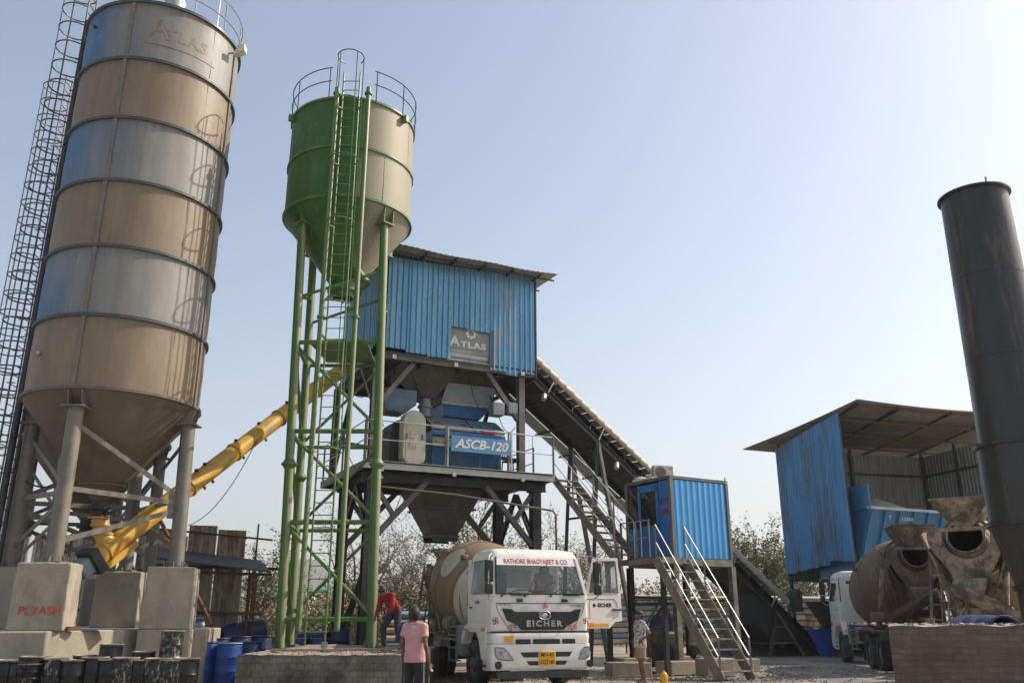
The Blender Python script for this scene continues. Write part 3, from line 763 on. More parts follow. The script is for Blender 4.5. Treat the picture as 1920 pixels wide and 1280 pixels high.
# lower columns
for x, y in ((.18,.3),(5.8,.3),(.18,3.1),(5.8,3.1)):
    cm = MB(); cm.ibeam((x,y,.25),(x,y,DK-.55),.30,.30,.025,up=(0,1,0)); cm.box((x,y,.26),(.45,.45,.04)); cm.box((x,y,DK-.56),(.42,.42,.04)); cm.build('column', DARKST, plant)
    MB().box((x,y,.10),(.9,.9,.3)).build('footing', CONC, plant, bevel=.02)
def ky(x0, z0, x1, z1, y, xm, zm, nm='knee_brace', m=None):
    kb = MB(); kb.ibeam((x0,y,z0),(x1,y,z1),.16,.16,.02,up=(0,1,0)); kb.build(nm, m or STEEL, plant)
    kb = MB(); f = .40; a = V((x0,y,z0)).lerp(V((x1,y,z1)), f); kb.ibeam(a,(xm,y,zm),.13,.13,.02,up=(0,1,0)); kb.build(nm, m or STEEL, plant)
for y in (.3, 3.1):
    ky(.30,3.7,1.95,DK-.5,y,.30,DK-.65); ky(5.68,3.7,4.0,DK-.5,y,5.68,DK-.65)
for x in (.18, 5.8):
    MB().ibeam((x,.42,3.9),(x,1.7,DK-.5),.14,.14,.02,up=(1,0,0)).build('knee_brace', DARKST, plant)
    MB().ibeam((x,2.98,3.9),(x,1.7,DK-.5),.14,.14,.02,up=(1,0,0)).build('knee_brace', DARKST, plant)
MB().ibeam((.3,3.1,1.1),(.3,.3,3.1),.12,.12,.018).build('tie_beam', DARKST, plant)
MB().ibeam((5.8,3.0,3.4),(5.8,.4,3.4),.10,.10,.018).build('tie_beam', RUST, plant)
MB().ibeam((.3,3.1,.5),(1.1,3.0,3.7),.14,.14,.018,up=(0,1,0)).build('tie_beam', DARKST, plant)
# upper columns and floor of the housing
HB = 9.50
for x, y in ((.12,.15),(5.2,.15),(.12,4.6),(5.2,4.6)):
    MB().ibeam((x,y,DK),(x,y,HB-.22),.22,.22,.02,up=(0,1,0)).build('column', STEEL, plant)
for x in (.12,5.2):
    s_ = 1 if x < 1 else -1
    MB().ibeam((x+s_*.1,.15,7.75),(x+s_*1.25,.15,HB-.25),.15,.15,.02,up=(0,1,0)).build('knee_brace', STEEL, plant)
    MB().ibeam((x,.3,7.9),(x,1.6,HB-.25),.12,.12,.02,up=(1,0,0)).build('knee_brace', STEEL, plant)
    MB().ibeam((x,4.5,6.2),(x,2.4,HB-.4),.12,.12,.02,up=(1,0,0)).build('tie_beam', DARKST, plant)
    MB().ibeam((x,4.6,7.4),(x,.2,6.4),.12,.12,.02,up=(1,0,0)).build('tie_beam', DARKST, plant)
fm = MB(); fm.box((2.95,2.6,HB-.05),(5.5,5.3,.05)); fm.build('floor_plate', DARKST, plant)
for y in (.02, 1.7, 3.4, 5.1): MB().ibeam((.15,y,HB-.17),(5.75,y,HB-.17),.12,.18).build('floor_beam', STEEL if y < .1 else DARKST, plant)
for x in (.25, 1.6, 2.95, 4.3, 5.65): MB().ibeam((x,.0,HB-.30),(x,5.2,HB-.30),.10,.12).build('floor_joist', DARKST, plant)
for x in (.62,2.72,5.15): MB().box((x,-.10,HB-.20),(.13,.07,.13)).build('beam_end', GALV, plant)
# housing walls: separate ribbed sheets with ragged lower edges
WALL = mat('ribbed_blue_sheet', (.14,.35,.54), .3, .2, .15, .5, (1,1,.3), dirt=(.20,.39,.55), damt=(.5,.6), dscale=1.0, dstretch=(3,3,.2))
def rusty_sheet(name, blue, rust, lo, hi, sc_=3.2):
    m, t_, b, N, L = nt(name)
    f = tex(N, L, sc_, (1.6,1.6,.28), detail=9, rough=.72); g = tex(N, L, 9, (1,1,.4), detail=8, off=3)
    s_ = math_(N, L, 'ADD', math_(N, L, 'MULTIPLY', f, .8), math_(N, L, 'MULTIPLY', g, .2))
    c = mix(N, L, ramp(N, L, s_, lo, hi), blue, rust)
    L.new(c, b.inputs['Base Color']); b.inputs['Roughness'].default_value = .5; b.inputs['Metallic'].default_value = .15
    return m
vary(WALL)
WALLR = rusty_sheet('peeling_blue_sheet', (.14,.35,.54), (.36,.33,.28), .52, .60)
x0 = .34; zt0, zt1 = 12.68, 12.84
sheets = [(.34,1.02,9.60,WALL),(1.02,1.75,9.52,WALL),(1.75,2.52,9.48,WALL),(2.52,3.10,10.62,WALL),(3.10,3.98,10.58,WALL),(3.98,4.55,9.30,WALLR),(4.55,4.98,9.22,WALLR),(4.98,5.64,9.33,WALL)]
for i, (a, b_, zb, m_) in enumerate(sheets):
    f0 = (a-.34)/5.3; f1 = (b_-.34)/5.3; mb = MB()
    rib_sheet(mb, (a,(-.03 if i % 2 else -.036)-.0,zb), (1,0,0), (0,0,1), (0,-1,0), b_-a+.02, zt0+(zt1-zt0)*f0-zb, zt0+(zt1-zt0)*f1-zb, .19, .045, .035, .035, 0, rnd.uniform(-.03,.03))
    mb.build('wall_sheet', m_, plant, smooth=False)
for i in range(7):
    a = i*.72; b_ = a+.72
    mb = MB(); rib_sheet(mb, (.30,b_,9.62-(0 if i < 1 else rnd.uniform(.0,.35) if i > 2 else -.25)), (0,-1,0), (0,0,1), (-1,0,0), .73, 3.03-.02*i, 3.05-.02*i, .19, .03, .035, .03, 0, rnd.uniform(-.05,.1))
    mb.build('wall_sheet', WALL, plant, smooth=False)
    mb = MB(); rib_sheet(mb, (5.68,a,9.4), (0,1,0), (0,0,1), (1,0,0), .73, 3.38, 3.38, .19, .03, .035, .03)
    mb.build('wall_sheet', WALL, plant, smooth=False)
MB().box((3.0,5.08,11.1),(5.3,.03,3.1)).build('rear_wall', WALL, plant)
MB().box((5.70,-.02,11.0),(.05,.09,3.55)).build('corner_trim', DARKST, plant)
MB().box((3.25,.10,9.72),(1.56,.06,.16)).build('window_rail', GALV, plant)
MB().box((3.25,.10,9.50),(1.6,.08,.10)).build('window_rail', GALV, plant)
MB().box((3.25,.09,9.61),(1.56,.02,.07)).build('window_rail', GREYB, plant)
MB().box((4.03,.0,10.1),(.06,.08,1.2)).build('window_rail', STEEL, plant)
# roof: wavy thin sheets with purlins showing underneath
ROOFM = mat('weathered_roof_sheet', (.36,.34,.30), .6, .1, .2, 1.5, dirt=(.42,.37,.29), damt=(.5,.75))
mb = MB(); rows = []
for j in range(2):
    row = []
    n = 260
    for i in range(n+1):
        x = -.35+6.6*i/n; sag = -.05*math.sin(math.pi*(x+.3)/6.6*1.0)+.02*math.sin(x*2.2)
        row.append(V((x, -.72 if j == 0 else 5.6, 12.86+sag+.035*math.sin(x*2*math.pi/.2)*.25+(0 if j == 0 else .10))))
    rows.append(row)
mb.loft(rows+[[p+V((0,0,.01)) for p in rows[1]], [p+V((0,0,.01)) for p in rows[0]], rows[0]], cap=False, closed=False)
mb.build('roof', ROOFM, plant, recalc=False)
for x in (.3,1.4,2.45,3.5,4.55,5.6): MB().beam((x,-.68,12.77-.03*math.sin(x/2)),(x,5.5,12.88),.05,.07).build('rafter', DARKST, plant)
for y in (-.5,.6): MB().beam((-.3,y,12.70),(6.2,y,12.70),.04,.05).build('purlin', DARKST, plant)
# sign behind the opening
SIGNB = mat('sign_board_paint', (.24,.26,.265), .55, 0, .1, 1.5, dirt=(.30,.28,.235), damt=(.45,.65), dscale=1.6)
sg = thing('name_board', 'grey name board with a cog emblem set in the opening of the blue housing', 'sign', PO+px_*3.25+py_*.06+V((0,0,10.25)), PA)
MB().box((0,0,0),(1.52,.03,.95)).build('board', SIGNB, sg)
letters('A', .50, (-.53,-.02,-.10), (1,0,0), (0,0,1), WHITEL, sg, offset=.012)
letters('TLAS', .27, (.14,-.02,-.17), (1,0,0), (0,0,1), WHITEL, sg, offset=.012, spacing=1.18, width=.92)
gm = MB(); gp = []
for i in range(32):
    a = 2*math.pi*i/32; r_ = .20 if (i//2) % 2 == 0 else .155; gp.append((a, r_))
o_ = [V((math.cos(a)*r_, 0, math.sin(a)*r_)) for a, r_ in gp]; i_ = [V((math.cos(a)*.10, 0, math.sin(a)*.10)) for a, r_ in gp]
c_ = V((.05,-.022,.24)); gm.loft([[c_+p for p in o_], [c_+p for p in i_]], cap=False); gm.loft([[c_+p+V((0,.01,0)) for p in o_],[c_+p for p in o_]], cap=False)
gm.build('cog_emblem', WHITEL, sg, recalc=False)
MB().box((-.05,-.02,-.32),(1.1,.008,.012)).build('underline', GREYL, sg)
# hand rails of the deck
def rail(parent, pts, h=1.22, mid=True, r=.019, m=None, every=None, world=False, postm=None):
    pts = [V(p) for p in pts]
    for k in range(len(pts)-1):
        for hh in ((h, h*.52) if mid else (h,)):
            MB().tube(pts[k]+V((0,0,hh)), pts[k+1]+V((0,0,hh)), r, 6).build('hand_rail', m or GALV, parent, world=world)
    for p in pts: MB().beam(p, p+V((0,0,h+.02)), .05, .05).build('rail_post', postm or STEEL, parent, world=world)
rail(plant, [(-.15,-.12,DK),(2.42,-.12,DK),(4.62,-.12,DK),(6.28,-.12,DK)])
rail(plant, [(2.52,-.12,DK),(2.52,-.12,DK)]) if False else None
for x in (2.50,4.72): MB().beam((x,-.12,DK),(x,-.12,DK+1.24),.05,.05).build('rail_post', GALV, plant)
for x in (1.1,3.6,5.5): MB().tube((x,-.12,DK),(x,-.12,DK+1.22),.010,5).build('rail_post', RUST, plant)
rail(plant, [(-.15,0,DK),(-.15,2.4,DK),(-.15,4.8,DK)])
rail(plant, [(6.28,1.3,DK),(6.28,3.0,DK),(6.28,4.8,DK)], h=1.1)
rail(plant, [(5.2,4.8,DK),(6.28,4.8,DK)], h=1.1)
# hoppers
def hopper(name, m, c, z0, s0, z1, s1, parent, bevel=.01):
    q = lambda z, s: [V((c[0]+i*s[0], c[1]+j*s[1], z)) for i, j in ((-1,-1),(1,-1),(1,1),(-1,1))]
    return MB().loft([q(z0, s0), q(z1, s1)]).build(name, m, parent, bevel=bevel)
HOPM = mat('hopper_dark_steel', (.07,.065,.06), .6, .15, .25, 2, dirt=(.14,.12,.10), damt=(.5,.8))
dh = thing('discharge_hopper', 'dark tapered discharge hopper hanging under the mixer deck above the white truck', 'hopper', PO+px_*3.17+py_*2.0, PA)
hopper('body', HOPM, (0,0), 5.5, (1.12,1.0), 4.05, (.44,.40), dh)
MB().box((0,0,4.86),(1.80,1.62,.05)).build('flange', HOPM, dh); MB().box((0,0,4.02),(.98,.90,.06)).build('flange', HOPM, dh)
MB().box((0,-.42,3.93),(.86,.04,.18)).build('rubber_skirt', BLACK, dh); MB().box((0,.42,3.93),(.86,.04,.18)).build('rubber_skirt', BLACK, dh)
MB().box((0,0,5.60),(2.3,2.05,.25)).build('top_frame', DARKST, dh)
# mixer
mx = thing('concrete_mixer', 'blue twin shaft concrete mixer with hinged grey lids on the plant deck', 'mixer', PO+px_*3.45+py_*.55+V((0,0,DK)), PA)
body = [(-1.25,0,.05),(-1.25,1.7,.05),(-1.35,1.95,.95),(-1.35,1.9,1.32),(-1.35,-.05,1.32),(-1.35,-.12,.95)]
def xprism(mb, prof, x0, x1):
    mb.prism([V((x0, y, z)) for y, z in prof], (x1-x0,0,0)); return mb
BODYB = mat('mixer_blue_paint', (.02,.13,.27), .42, .15, .2, 2, dirt=(.10,.14,.17), damt=(.5,.7))
xprism(MB(), [(.15,.05),(1.6,.05),(1.85,.75),(1.85,1.25),(-.02,1.25),(-.02,.75)], -1.2, 1.22).build('trough', BODYB, mx, bevel=.02)
WORN = mat('worn_plate', (.42,.33,.24), .6, .1, .2, 2, dirt=(.05,.20,.38), damt=(.52,.6), dscale=1.6)
xprism(MB(), [(-.05,.72),(-.025,.72),(-.025,1.02),(-.05,1.02)], -1.22, 1.24).build('wear_plate', WORN, mx)
for i in range(9): MB().tube((-1.1+i*.28,-.05,.88),(-1.1+i*.28,-.07,.88),.022,8).build('bolt', DARKST, mx)
xprism(MB(), [(-.16,1.06),(-.03,1.04),(-.03,1.26),(-.16,1.22)], -1.28, 1.30).build('front_channel', BLUEP, mx, bevel=.01)
xprism(MB(), [(-.10,1.27),(-.03,1.27),(-.03,1.36),(-.10,1.36)], -1.28, 1.32).build('top_channel', WORN, mx, bevel=.01)
for a, b_, m_ in ((-1.32,.10,GREYB),(.16,1.30,PALEBLUE)):
    mb = MB(); mb.loft([[V((a,-.10,1.38)),V((b_,-.10,1.38)),V((b_,.62,1.80)),V((a-.0,.62,1.80))],[V((a,-.10,1.41)),V((b_,-.10,1.41)),V((b_,.62,1.83)),V((a,.62,1.83))]])
    o = mb.build('lid', m_, mx, bevel=.008)
    for x in (a+.25, b_-.25):
        MB().path([(x-.10,-.04,1.44),(x-.07,.03,1.51),(x+.07,.03,1.51),(x+.10,-.04,1.44)], .014, 5).build('handle', DARKST, o)
mb = MB(); mb.loft([[V((-1.3,.62,1.40)),V((1.28,.62,1.40)),V((1.28,1.5,1.40)),V((-1.3,1.5,1.40))],[V((-1.3,.62,1.83)),V((1.28,.62,1.83)),V((1.28,1.5,1.83)),V((-1.3,1.5,1.83))]]); mb.build('cover_box', GREYB, mx)
for x in (.62,.90): MB().box((x,-.165,1.29),(.20,.02,.10)).build('warning_plate', RED, mx)
for x in (-1.15,1.2):
    MB().beam((x,.1,0),(x,.1,.7),.1,.12).build('foot', BODYB, mx)
eb = MB(); eb.box((1.42,.5,1.0),(.22,.5,.5)); eb.build('end_bearing', BLUEP, mx, bevel=.03)
# belt drive cover (white capsule)
CAPM = mat('drive_cover_paint', (.50,.47,.38), .5, 0, .1, 2, dirt=(.33,.27,.19), damt=(.5,.75), dscale=1.8, dstretch=(1,1,.5))
dc = thing('drive_cover', 'tall off white capsule shaped belt drive cover standing left of the mixer', 'drive cover', PO+px_*1.55+py_*.35+V((0,0,DK)), PA)
def capsule(w, z0, z1, y, n=12):
    r_ = w/2; o = []
    for i in range(n+1): a = math.pi*i/n; o.append(V((math.cos(a)*r_, y, z1-r_+math.sin(a)*r_)))
    for i in range(n+1): a = math.pi+math.pi*i/n; o.append(V((math.cos(a)*r_, y, z0+r_*.7+math.sin(a)*r_*.7)))
    return o
mb = MB(); mb.loft([capsule(.80,.0,1.78,.34), capsule(.80,.0,1.78,.06), capsule(.72,.05,1.73,.0)]); mb.build('cover', CAPM, dc)
ZD = mat('shadow_gap_paint', (.10,.09,.075), .7)
letters('SHE', .30, (-.03,-.004,.84), (0,0,-1), (1,0,0), CAPM, dc, offset=.015, spacing=1.1, depth=.022)
for x in (-.26,.26): MB().box((x,.0,.92),(.06,.03,.16)).build('slot', ZD, dc)
mt = MB(); mt.box((-.1,.95,.55),(1.1,1.0,1.0)); mt.tube((-.3,.5,1.25),(-.3,1.6,1.25),.28,16); mt.build('motor_block', DARKST, dc, bevel=.03)
# weigh bins over the mixer
wb = thing('aggregate_bin', 'blue grey weigh bin with a bright blue chute right above the mixer lids', 'bin', PO+px_*3.60+py_*1.1+V((0,0,0)), PA)
mb = MB(); q = lambda z, a, b_, c, d_: [V((a,c,z)),V((b_,c,z)),V((b_,d_,z)),V((a,d_,z))]
mb.loft([q(8.28,-.95,.85,-.22,1.2), q(8.95,-.80,.98,-.30,1.3)]); mb.build('box', GREYB, wb, bevel=.01)
MB().box((-.05,-.245,8.25),(1.80,.05,.07)).build('lip', WORN, wb)
mb = MB(); mb.loft([q(7.86,-.78,.55,-.0,1.0), q(8.24,-.90,.82,-.20,1.15)]); mb.build('chute', BLUEP, wb)
hopper('upper_hopper', HOPM, (-.2,.6), 8.95, (1.0,.8), 9.42, (1.5,1.2), wb)
sh = thing('cement_hopper', 'dark conical cement hopper with a round spout hanging under the housing', 'hopper', PO+px_*2.15+py_*1.1, PA)
hopper('cone', HOPM, (0,0), 9.4, (1.0,.9), 8.35, (.24,.24), sh)
MB().lathe([(.19,7.75),(.19,8.05),(.25,8.05),(.25,8.12),(.20,8.12),(.20,8.4)], 20).build('spout', GREYB, sh)
wt = thing('water_tank', 'blue grey tapered water weigh tank left of the conical hopper', 'tank', PO+px_*1.05+py_*.5, PA)
mb = MB(); mb.loft([q(7.70,-.42,.25,0,.8), q(7.95,-.55,.55,-.08,.9), q(8.42,-.55,.55,-.08,.9)]); mb.build('tank', mat('tank_blue_grey', (.08,.15,.20), .5, .1, .2, 2, dirt=(.2,.2,.19), damt=(.5,.7)), wt, bevel=.015)
MB().tube((-.2,.3,8.4),(-.2,.3,9.2),.10,12).build('pipe', DARKST, wt); MB().tube((.55,.3,8.2),(.85,.3,8.2),.07,10).build('valve', DARKST, wt)
for i, (x, z, s_, ta) in enumerate(((4.35,8.05,.42,'larger grey vibrator housing hung beside the mixer chute'),(4.88,8.12,.36,'smaller grey junction housing next to the right upper column'))):
    b_ = thing('machine_housing', ta, 'housing', PO+px_*x+py_*.25+V((0,0,z)), PA)
    MB().box((0,0,0),(s_,.4,s_*1.05)).build('case', GREYB, b_, bevel=.03); MB().tube((0,.2,s_*.3),(0,.5,s_*1.4),.03,6).build('cable', BLACK, b_)
    MB().tube((s_*.3,0,-s_*.1),(s_*.75,0,-s_*.05),.09,10).build('nozzle', DARKST, b_)
# sign on the rail
NB = mat('model_sign_blue', (.09,.26,.48), .5, 0, .12, 2, dirt=(.22,.27,.30), damt=(.5,.7), dscale=2.2)
sg = thing('model_sign', 'faded blue sign board with slanted number hung on the deck hand rail', 'sign', PO+px_*3.63-py_*.17+V((0,0,DK+.72)), PA)
MB().box((0,0,0),(2.08,.02,.50)).build('board', NB, sg)
letters('ASCB-120', .40, (0,-.014,-.005), (1,0,0), (0,0,1), WHITEL, sg, shear=.3, width=1.88, offset=.012)
# blue plastic chair on the deck
CHM = mat('blue_plastic', (.02,.05,.24), .4)
ch = thing('plastic_chair', 'dark blue plastic chair on the plant deck beside the right column', 'chair', PO+px_*5.05+py_*.6+V((0,0,DK)), PA)
MB().box((0,0,.43),(.45,.45,.04)).build('seat', CHM, ch, bevel=.01)
for i in range(5): MB().beam((-.18+i*.09,.2,.45),(-.16+i*.08,.32,.85),.04,.02).build('slat', CHM, ch)
MB().beam((-.22,.32,.86),(.22,.32,.86),.05,.08).build('back_rail', CHM, ch)
for x in (-.2,.2):
    for y in (-.2,.2): MB().tube((x*1.1,y*1.1,0),(x,y,.42),.022,6).build('leg', CHM, ch)
# water pipe along the deck edge then down behind the truck
wp = thing('water_pipe', 'thin rusty water pipe under the deck edge bending down behind the truck cab', 'pipe', PO, PA)
PIPEM = mat('rusty_pipe', (.13,.11,.095), .7, .1, .3, 5)
p0 = at(715,912,25.6); p1 = at(860,928,26.2); p2 = at(1036,957,27.0); p3 = at(1042,962,27.0); 
MB().path([p0,p1,p2,V((p3.x,p3.y,p3.z-.05)),V((p3.x,p3.y,p3.z-.2)),V((p3.x,p3.y,0))], .033, 8).build('pipe', PIPEM, wp, world=True)
# hanging cables
CABM = mat('cable_rubber', (.03,.03,.03), .8)
def cable(label, a, b, sag, r=.012, n=14, name='cable', group=None):
    a, b = V(a), V(b); pts = [a.lerp(b, i/n)-V((0,0,4*sag*(i/n)*(1-i/n))) for i in range(n+1)]
    o = MB().path(pts, r, 4).build(name, CABM, recalc=False); tag(o, label, 'cable', group); return o
cable('thin black cable sagging from the yellow conveyor tube down to the rusty fence', at(481,826,23.5), at(352,985,22.5), .45)
cable('pair of cables looped between the far left posts and the silo leg', at(22,878,21), at(97,912,19), .15, .02)
for i, (a, b_, s_) in enumerate((((712,690,26.0),(745,760,26.4),.35),((700,700,26.0),(720,800,26.6),.2),((668,742,25.8),(712,700,26.2),.3),((878,700,27.5),(905,770,27.5),.3),((935,780,27.9),(966,800,28.0),.35),((700,900,25.6),(664,960,25.4),.25),((760,905,26.3),(690,1010,25.9),.5),((955,905,27.2),(1003,955,27.9),.25),((735,765,26.3),(800,790,26.8),.2),((640,780,25.9),(668,880,25.5),.3),((905,765,27.6),(968,760,27.8),.3),((668,700,26),(640,800,26),.2),((1003,900,27.9),(990,940,28.6),.2))):
    cable('loose black cable hanging among the steelwork of the batching plant', at(*a), at(*b_), s_, group='cables hanging in the batching plant')

# ================================================================ staircases
def stairs(name, label, top, bot, width_dir, w_, n, m, parent=None, rails=True, plate=.26, railm=None, rh=1.0, rails_mid=True):
    top, bot, wd = V(top), V(bot), V(width_dir).normalized()
    t = thing(name, label, 'staircase', (bot.x, bot.y, 0))
    for s_ in (0, 1):
        o = wd*w_*s_; d_ = (top-bot)
        MB().beam(bot+o-d_.normalized()*.05, top+o, .012, plate, up=wd.cross(d_).cross(d_) if False else V((0,0,1))).build('stringer', m, t, world=True)
        MB().beam(bot+o+wd*(.02 if s_ == 0 else -.02), top+o+wd*(.02 if s_ == 0 else -.02), .03, plate*.85).build('stringer_web', m, t, world=True)
    h = V((top.x-bot.x, top.y-bot.y, 0)).normalized()
    for i in range(n):
        p = bot.lerp(top, (i+.6)/n) + V((0,0,.02))
        q_ = [p+h*a+wd*(w_*b_) for a, b_ in ((-.14,.03),(-.14,.97),(.13,.97),(.13,.03))]
        MB().prism(q_, (0,0,.035)).build('tread', m, t, world=True)
    if rails:
        for s_ in (0, 1):
            o = wd*w_*s_
            for hh in (rh, rh*.5): MB().tube(bot+o+V((0,0,hh)), top+o+V((0,0,hh)), .017, 6).build('hand_rail', railm or GALV, t, world=True)
            for f in (0, .33, .66, 1): MB().beam(bot.lerp(top, f)+o, bot.lerp(top, f)+o+V((0,0,rh)), .045, .045).build('rail_post', m, t, world=True)
    return t
s_top = PO+px_*6.38+py_*.05+V((0,0,DK-.12)); s_bot = V((3.05,25.95,3.12))
sd = (V((s_bot.x,s_bot.y,0))-V((s_top.x,s_top.y,0))).normalized(); wd = V((-sd.y, sd.x, 0))
if wd.y < 0: wd = -wd
stairs('plant_staircase', 'upper steel staircase from the mixer deck down towards the blue cabin', s_top, s_bot, wd, .85, 12, BROWNST, railm=GALV, rh=1.1)

# ================================================================ batch cabin
CA = R(31); CO_ = V((4.80, 26.0, 0)); cx, cyv = V((math.cos(CA), math.sin(CA), 0)), V((-math.sin(CA), math.cos(CA), 0))
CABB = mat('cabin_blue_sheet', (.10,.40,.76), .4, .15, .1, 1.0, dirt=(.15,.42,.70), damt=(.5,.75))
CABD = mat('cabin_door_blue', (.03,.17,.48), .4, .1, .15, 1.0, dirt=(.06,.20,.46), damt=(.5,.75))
FRM = mat('cabin_frame', (.16,.15,.14), .6, .2, .2, 3, dirt=(.25,.22,.18), damt=(.5,.7))
CABL = mat('dark_red_paint', (.20,.015,.03), .6)
cab = thing('site_cabin', 'blue ribbed container cabin raised on steel legs beside the staircase', 'cabin', CO_, CA)
fz, rz_ = 3.18, 5.55; W_, D_ = 2.30, 2.10
mb = MB(); rib_sheet(mb, (.06,-.0,fz+.02), (1,0,0), (0,0,1), (0,-1,0), W_-.12, rz_-fz-.06, rz_-fz-.06, .235, .035, .09, .035); mb.build('side_wall', CABB, cab, smooth=False)
mb = MB(); mb.box((W_,D_/2,(fz+rz_)/2),(.04,D_,rz_-fz)); mb.box((W_/2,D_,(fz+rz_)/2),(W_,.04,rz_-fz)); mb.build('rear_wall', CABB, cab)
# door side (x = 0 plane): panel, door, windows
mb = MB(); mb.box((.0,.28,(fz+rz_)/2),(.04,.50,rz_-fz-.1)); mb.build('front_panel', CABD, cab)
rib = MB()
for i in range(5): rib.box((-.024,.10+i*.09,(fz+rz_)/2),(.012,.03,rz_-fz-.2))
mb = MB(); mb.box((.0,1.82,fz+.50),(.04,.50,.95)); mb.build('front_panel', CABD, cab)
mb = MB(); mb.box((.0,1.82,fz+1.62),(.03,.46,1.2)); mb.build('window', DGLASS, cab)
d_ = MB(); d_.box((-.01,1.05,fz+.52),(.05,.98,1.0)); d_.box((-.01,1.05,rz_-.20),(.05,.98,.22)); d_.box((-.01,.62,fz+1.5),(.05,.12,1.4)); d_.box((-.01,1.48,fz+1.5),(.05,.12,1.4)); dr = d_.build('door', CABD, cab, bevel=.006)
MB().box((.0,1.05,fz+1.55),(.02,.76,1.15)).build('door_window', DGLASS, dr); MB().box((-.05,.66,fz+.95),(.04,.03,.14)).build('handle', GALV, dr)
for i, wv in enumerate((('BATCH',4.86),('CABIN',4.56))):
    letters(wv[0], .24, (-.026,.29,wv[1]), (0,-1,0), (0,0,1), CABL, cab, width=.44, name='red_lettering', offset=.003)
for x, y in ((0,0),(W_,0),(0,D_),(W_,D_)): MB().box((x,y,(fz+rz_)/2),(.11,.11,rz_-fz+.02)).build('corner_post', FRM, cab, bevel=.01)
for a, b_ in (((0,0),(W_,0)),((0,D_),(W_,D_)),((0,0),(0,D_)),((W_,0),(W_,D_))):
    MB().beam((a[0],a[1],rz_+.02),(b_[0],b_[1],rz_+.02),.10,.07).build('top_rail', FRM, cab)
    MB().beam((a[0],a[1],fz-.10),(b_[0],b_[1],fz-.10),.12,.20).build('floor_beam', BROWNST, cab)
MB().box((W_/2,D_/2,rz_+.05),(W_+.1,D_+.1,.04)).build('roof', FRM, cab); MB().box((W_/2,D_/2,fz-.06),(W_-.1,D_-.1,.05)).build('floor', DARKST, cab)
for x in (W_,): MB().tube((x,0,rz_+.05),(x,0,rz_+.18),.02,6).build('lifting_eye', FRM, cab)
for x, y in ((.0,0),(W_,0),(0,D_),(W_,D_)):
    MB().ibeam((x,y,.33),(x,y,fz-.2),.17,.17,.018,up=(0,1,0)).build('leg', BROWNST if y == 0 else DARKST, cab)
    MB().box((x-.1,y-.05,.16),(1.15,.7,.36)).build('footing', CONC, cab, bevel=.02)
for a, b_ in (((0,0,1.9),(0,D_,1.9)),((0,D_,2.1),(W_,D_,2.1)),((W_,0,2.0),(W_,D_,2.0))): MB().beam(a, b_, .06, .08).build('tie_beam', DARKST, cab)
for a, b_ in (((0,D_,.5),(0,.6,1.85)),((0,.6,.4),(0,D_,1.85)),((0,D_,.6),(1.2,D_,2.05)),((W_,D_,.6),(1.2,D_,2.05))): MB().beam(a, b_, .05, .06).build('brace', DARKST, cab)
# landing in front of the door
MB().box((-.50,.75,fz-.05),(.95,2.7,.05)).build('landing', BROWNST, cab)
MB().beam((-.97,-.6,fz-.12),(-.97,2.1,fz-.12),.06,.16).build('landing_beam', BROWNST, cab); MB().beam((-1.0,-.6,fz-.12),(-.05,-.6,fz-.12),.06,.16).build('landing_beam', BROWNST, cab)
for y in (-.55, 2.0): MB().beam((-.95,y,.0),(-.95,y,fz-.1),.12,.12).build('landing_leg', DARKST, cab)
rail(cab, [(-.97,-.05,fz),(-.97,.9,fz),(-.97,1.25,fz)], h=1.05, m=GALV, postm=STEEL)
for y in (.3,.62): MB().tube((-.97,y,fz),(-.97,y,fz+1.05),.016,5).build('rail_post', GALV, cab)
st_top = CO_ - cx*.95 - cyv*.62 + V((0,0,fz-.12)); st_top.x -= .2; st_bot = at(1352,1276,22.95); st_bot.z = .02
wd2 = V((.84,.54,0))
stairs('cabin_staircase', 'lower steel staircase with pale treads from the cabin landing to the ground', st_top, st_bot, wd2, 1.12, 12, BROWNST, railm=GALV, rh=1.0, plate=.32)
# air conditioners on the cabin roof
AC = mat('air_conditioner_case', (.62,.60,.54), .5, 0, .06, 3, dirt=(.4,.36,.28), damt=(.55,.8)); ACD = mat('fan_grille_dark', (.12,.09,.06), .7)
def aircon(x, y, rz, label, s=1.0):
    p = CO_+cx*x+cyv*y+V((0,0,rz_+.08)); a = thing('air_conditioner', label, 'air conditioner', p, CA+rz, 'outdoor units on the cabin roof')
    MB().box((0,0,.30*s),(.82*s,.32*s,.56*s)).build('case', AC, a, bevel=.02)
    mb = MB(); mb.lathe([(.24*s,-.165*s),(.24*s,-.175*s),(.0,-.175*s)], 24, M=Matrix.Rotation(0,3,'X')) if False else mb.tube((-.14*s,-.15*s,.30*s),(-.14*s,-.172*s,.30*s),.235*s,24); mb.build('fan_opening', ACD, a)
    gl = MB()
    for q_ in (.08,.15,.21): gl.path([V((-.14*s+math.cos(k*math.pi/9)*q_*s,-.18*s,.30*s+math.sin(k*math.pi/9)*q_*s)) for k in range(18)], .006, 4, True)
    gl.build('fan_grille', AC, a)
    lv = MB()
    for i in range(6): lv.box((-.41*s,0,(.12+i*.07)*s),(.02,.24*s,.03*s))
    lv.build('louvre', ACD, a)
    MB().box((.28*s,-.165*s,.45*s),(.1*s,.012,.05*s)).build('badge', GREYL, a)
    for x_ in (-.3,.3): MB().box((x_*s,0,.01),(.06,.3,.04)).build('foot', DARKST, a)
aircon(.55,.95,R(-20),'cream outdoor air conditioner with round fan near the front corner of the cabin roof', .80)
t = thing('sand_bag', 'pale lumpy bags lying on the left end of the cabin roof', 'bag', CO_+cx*.35+cyv*1.75+V((0,0,rz_+.07)), CA)
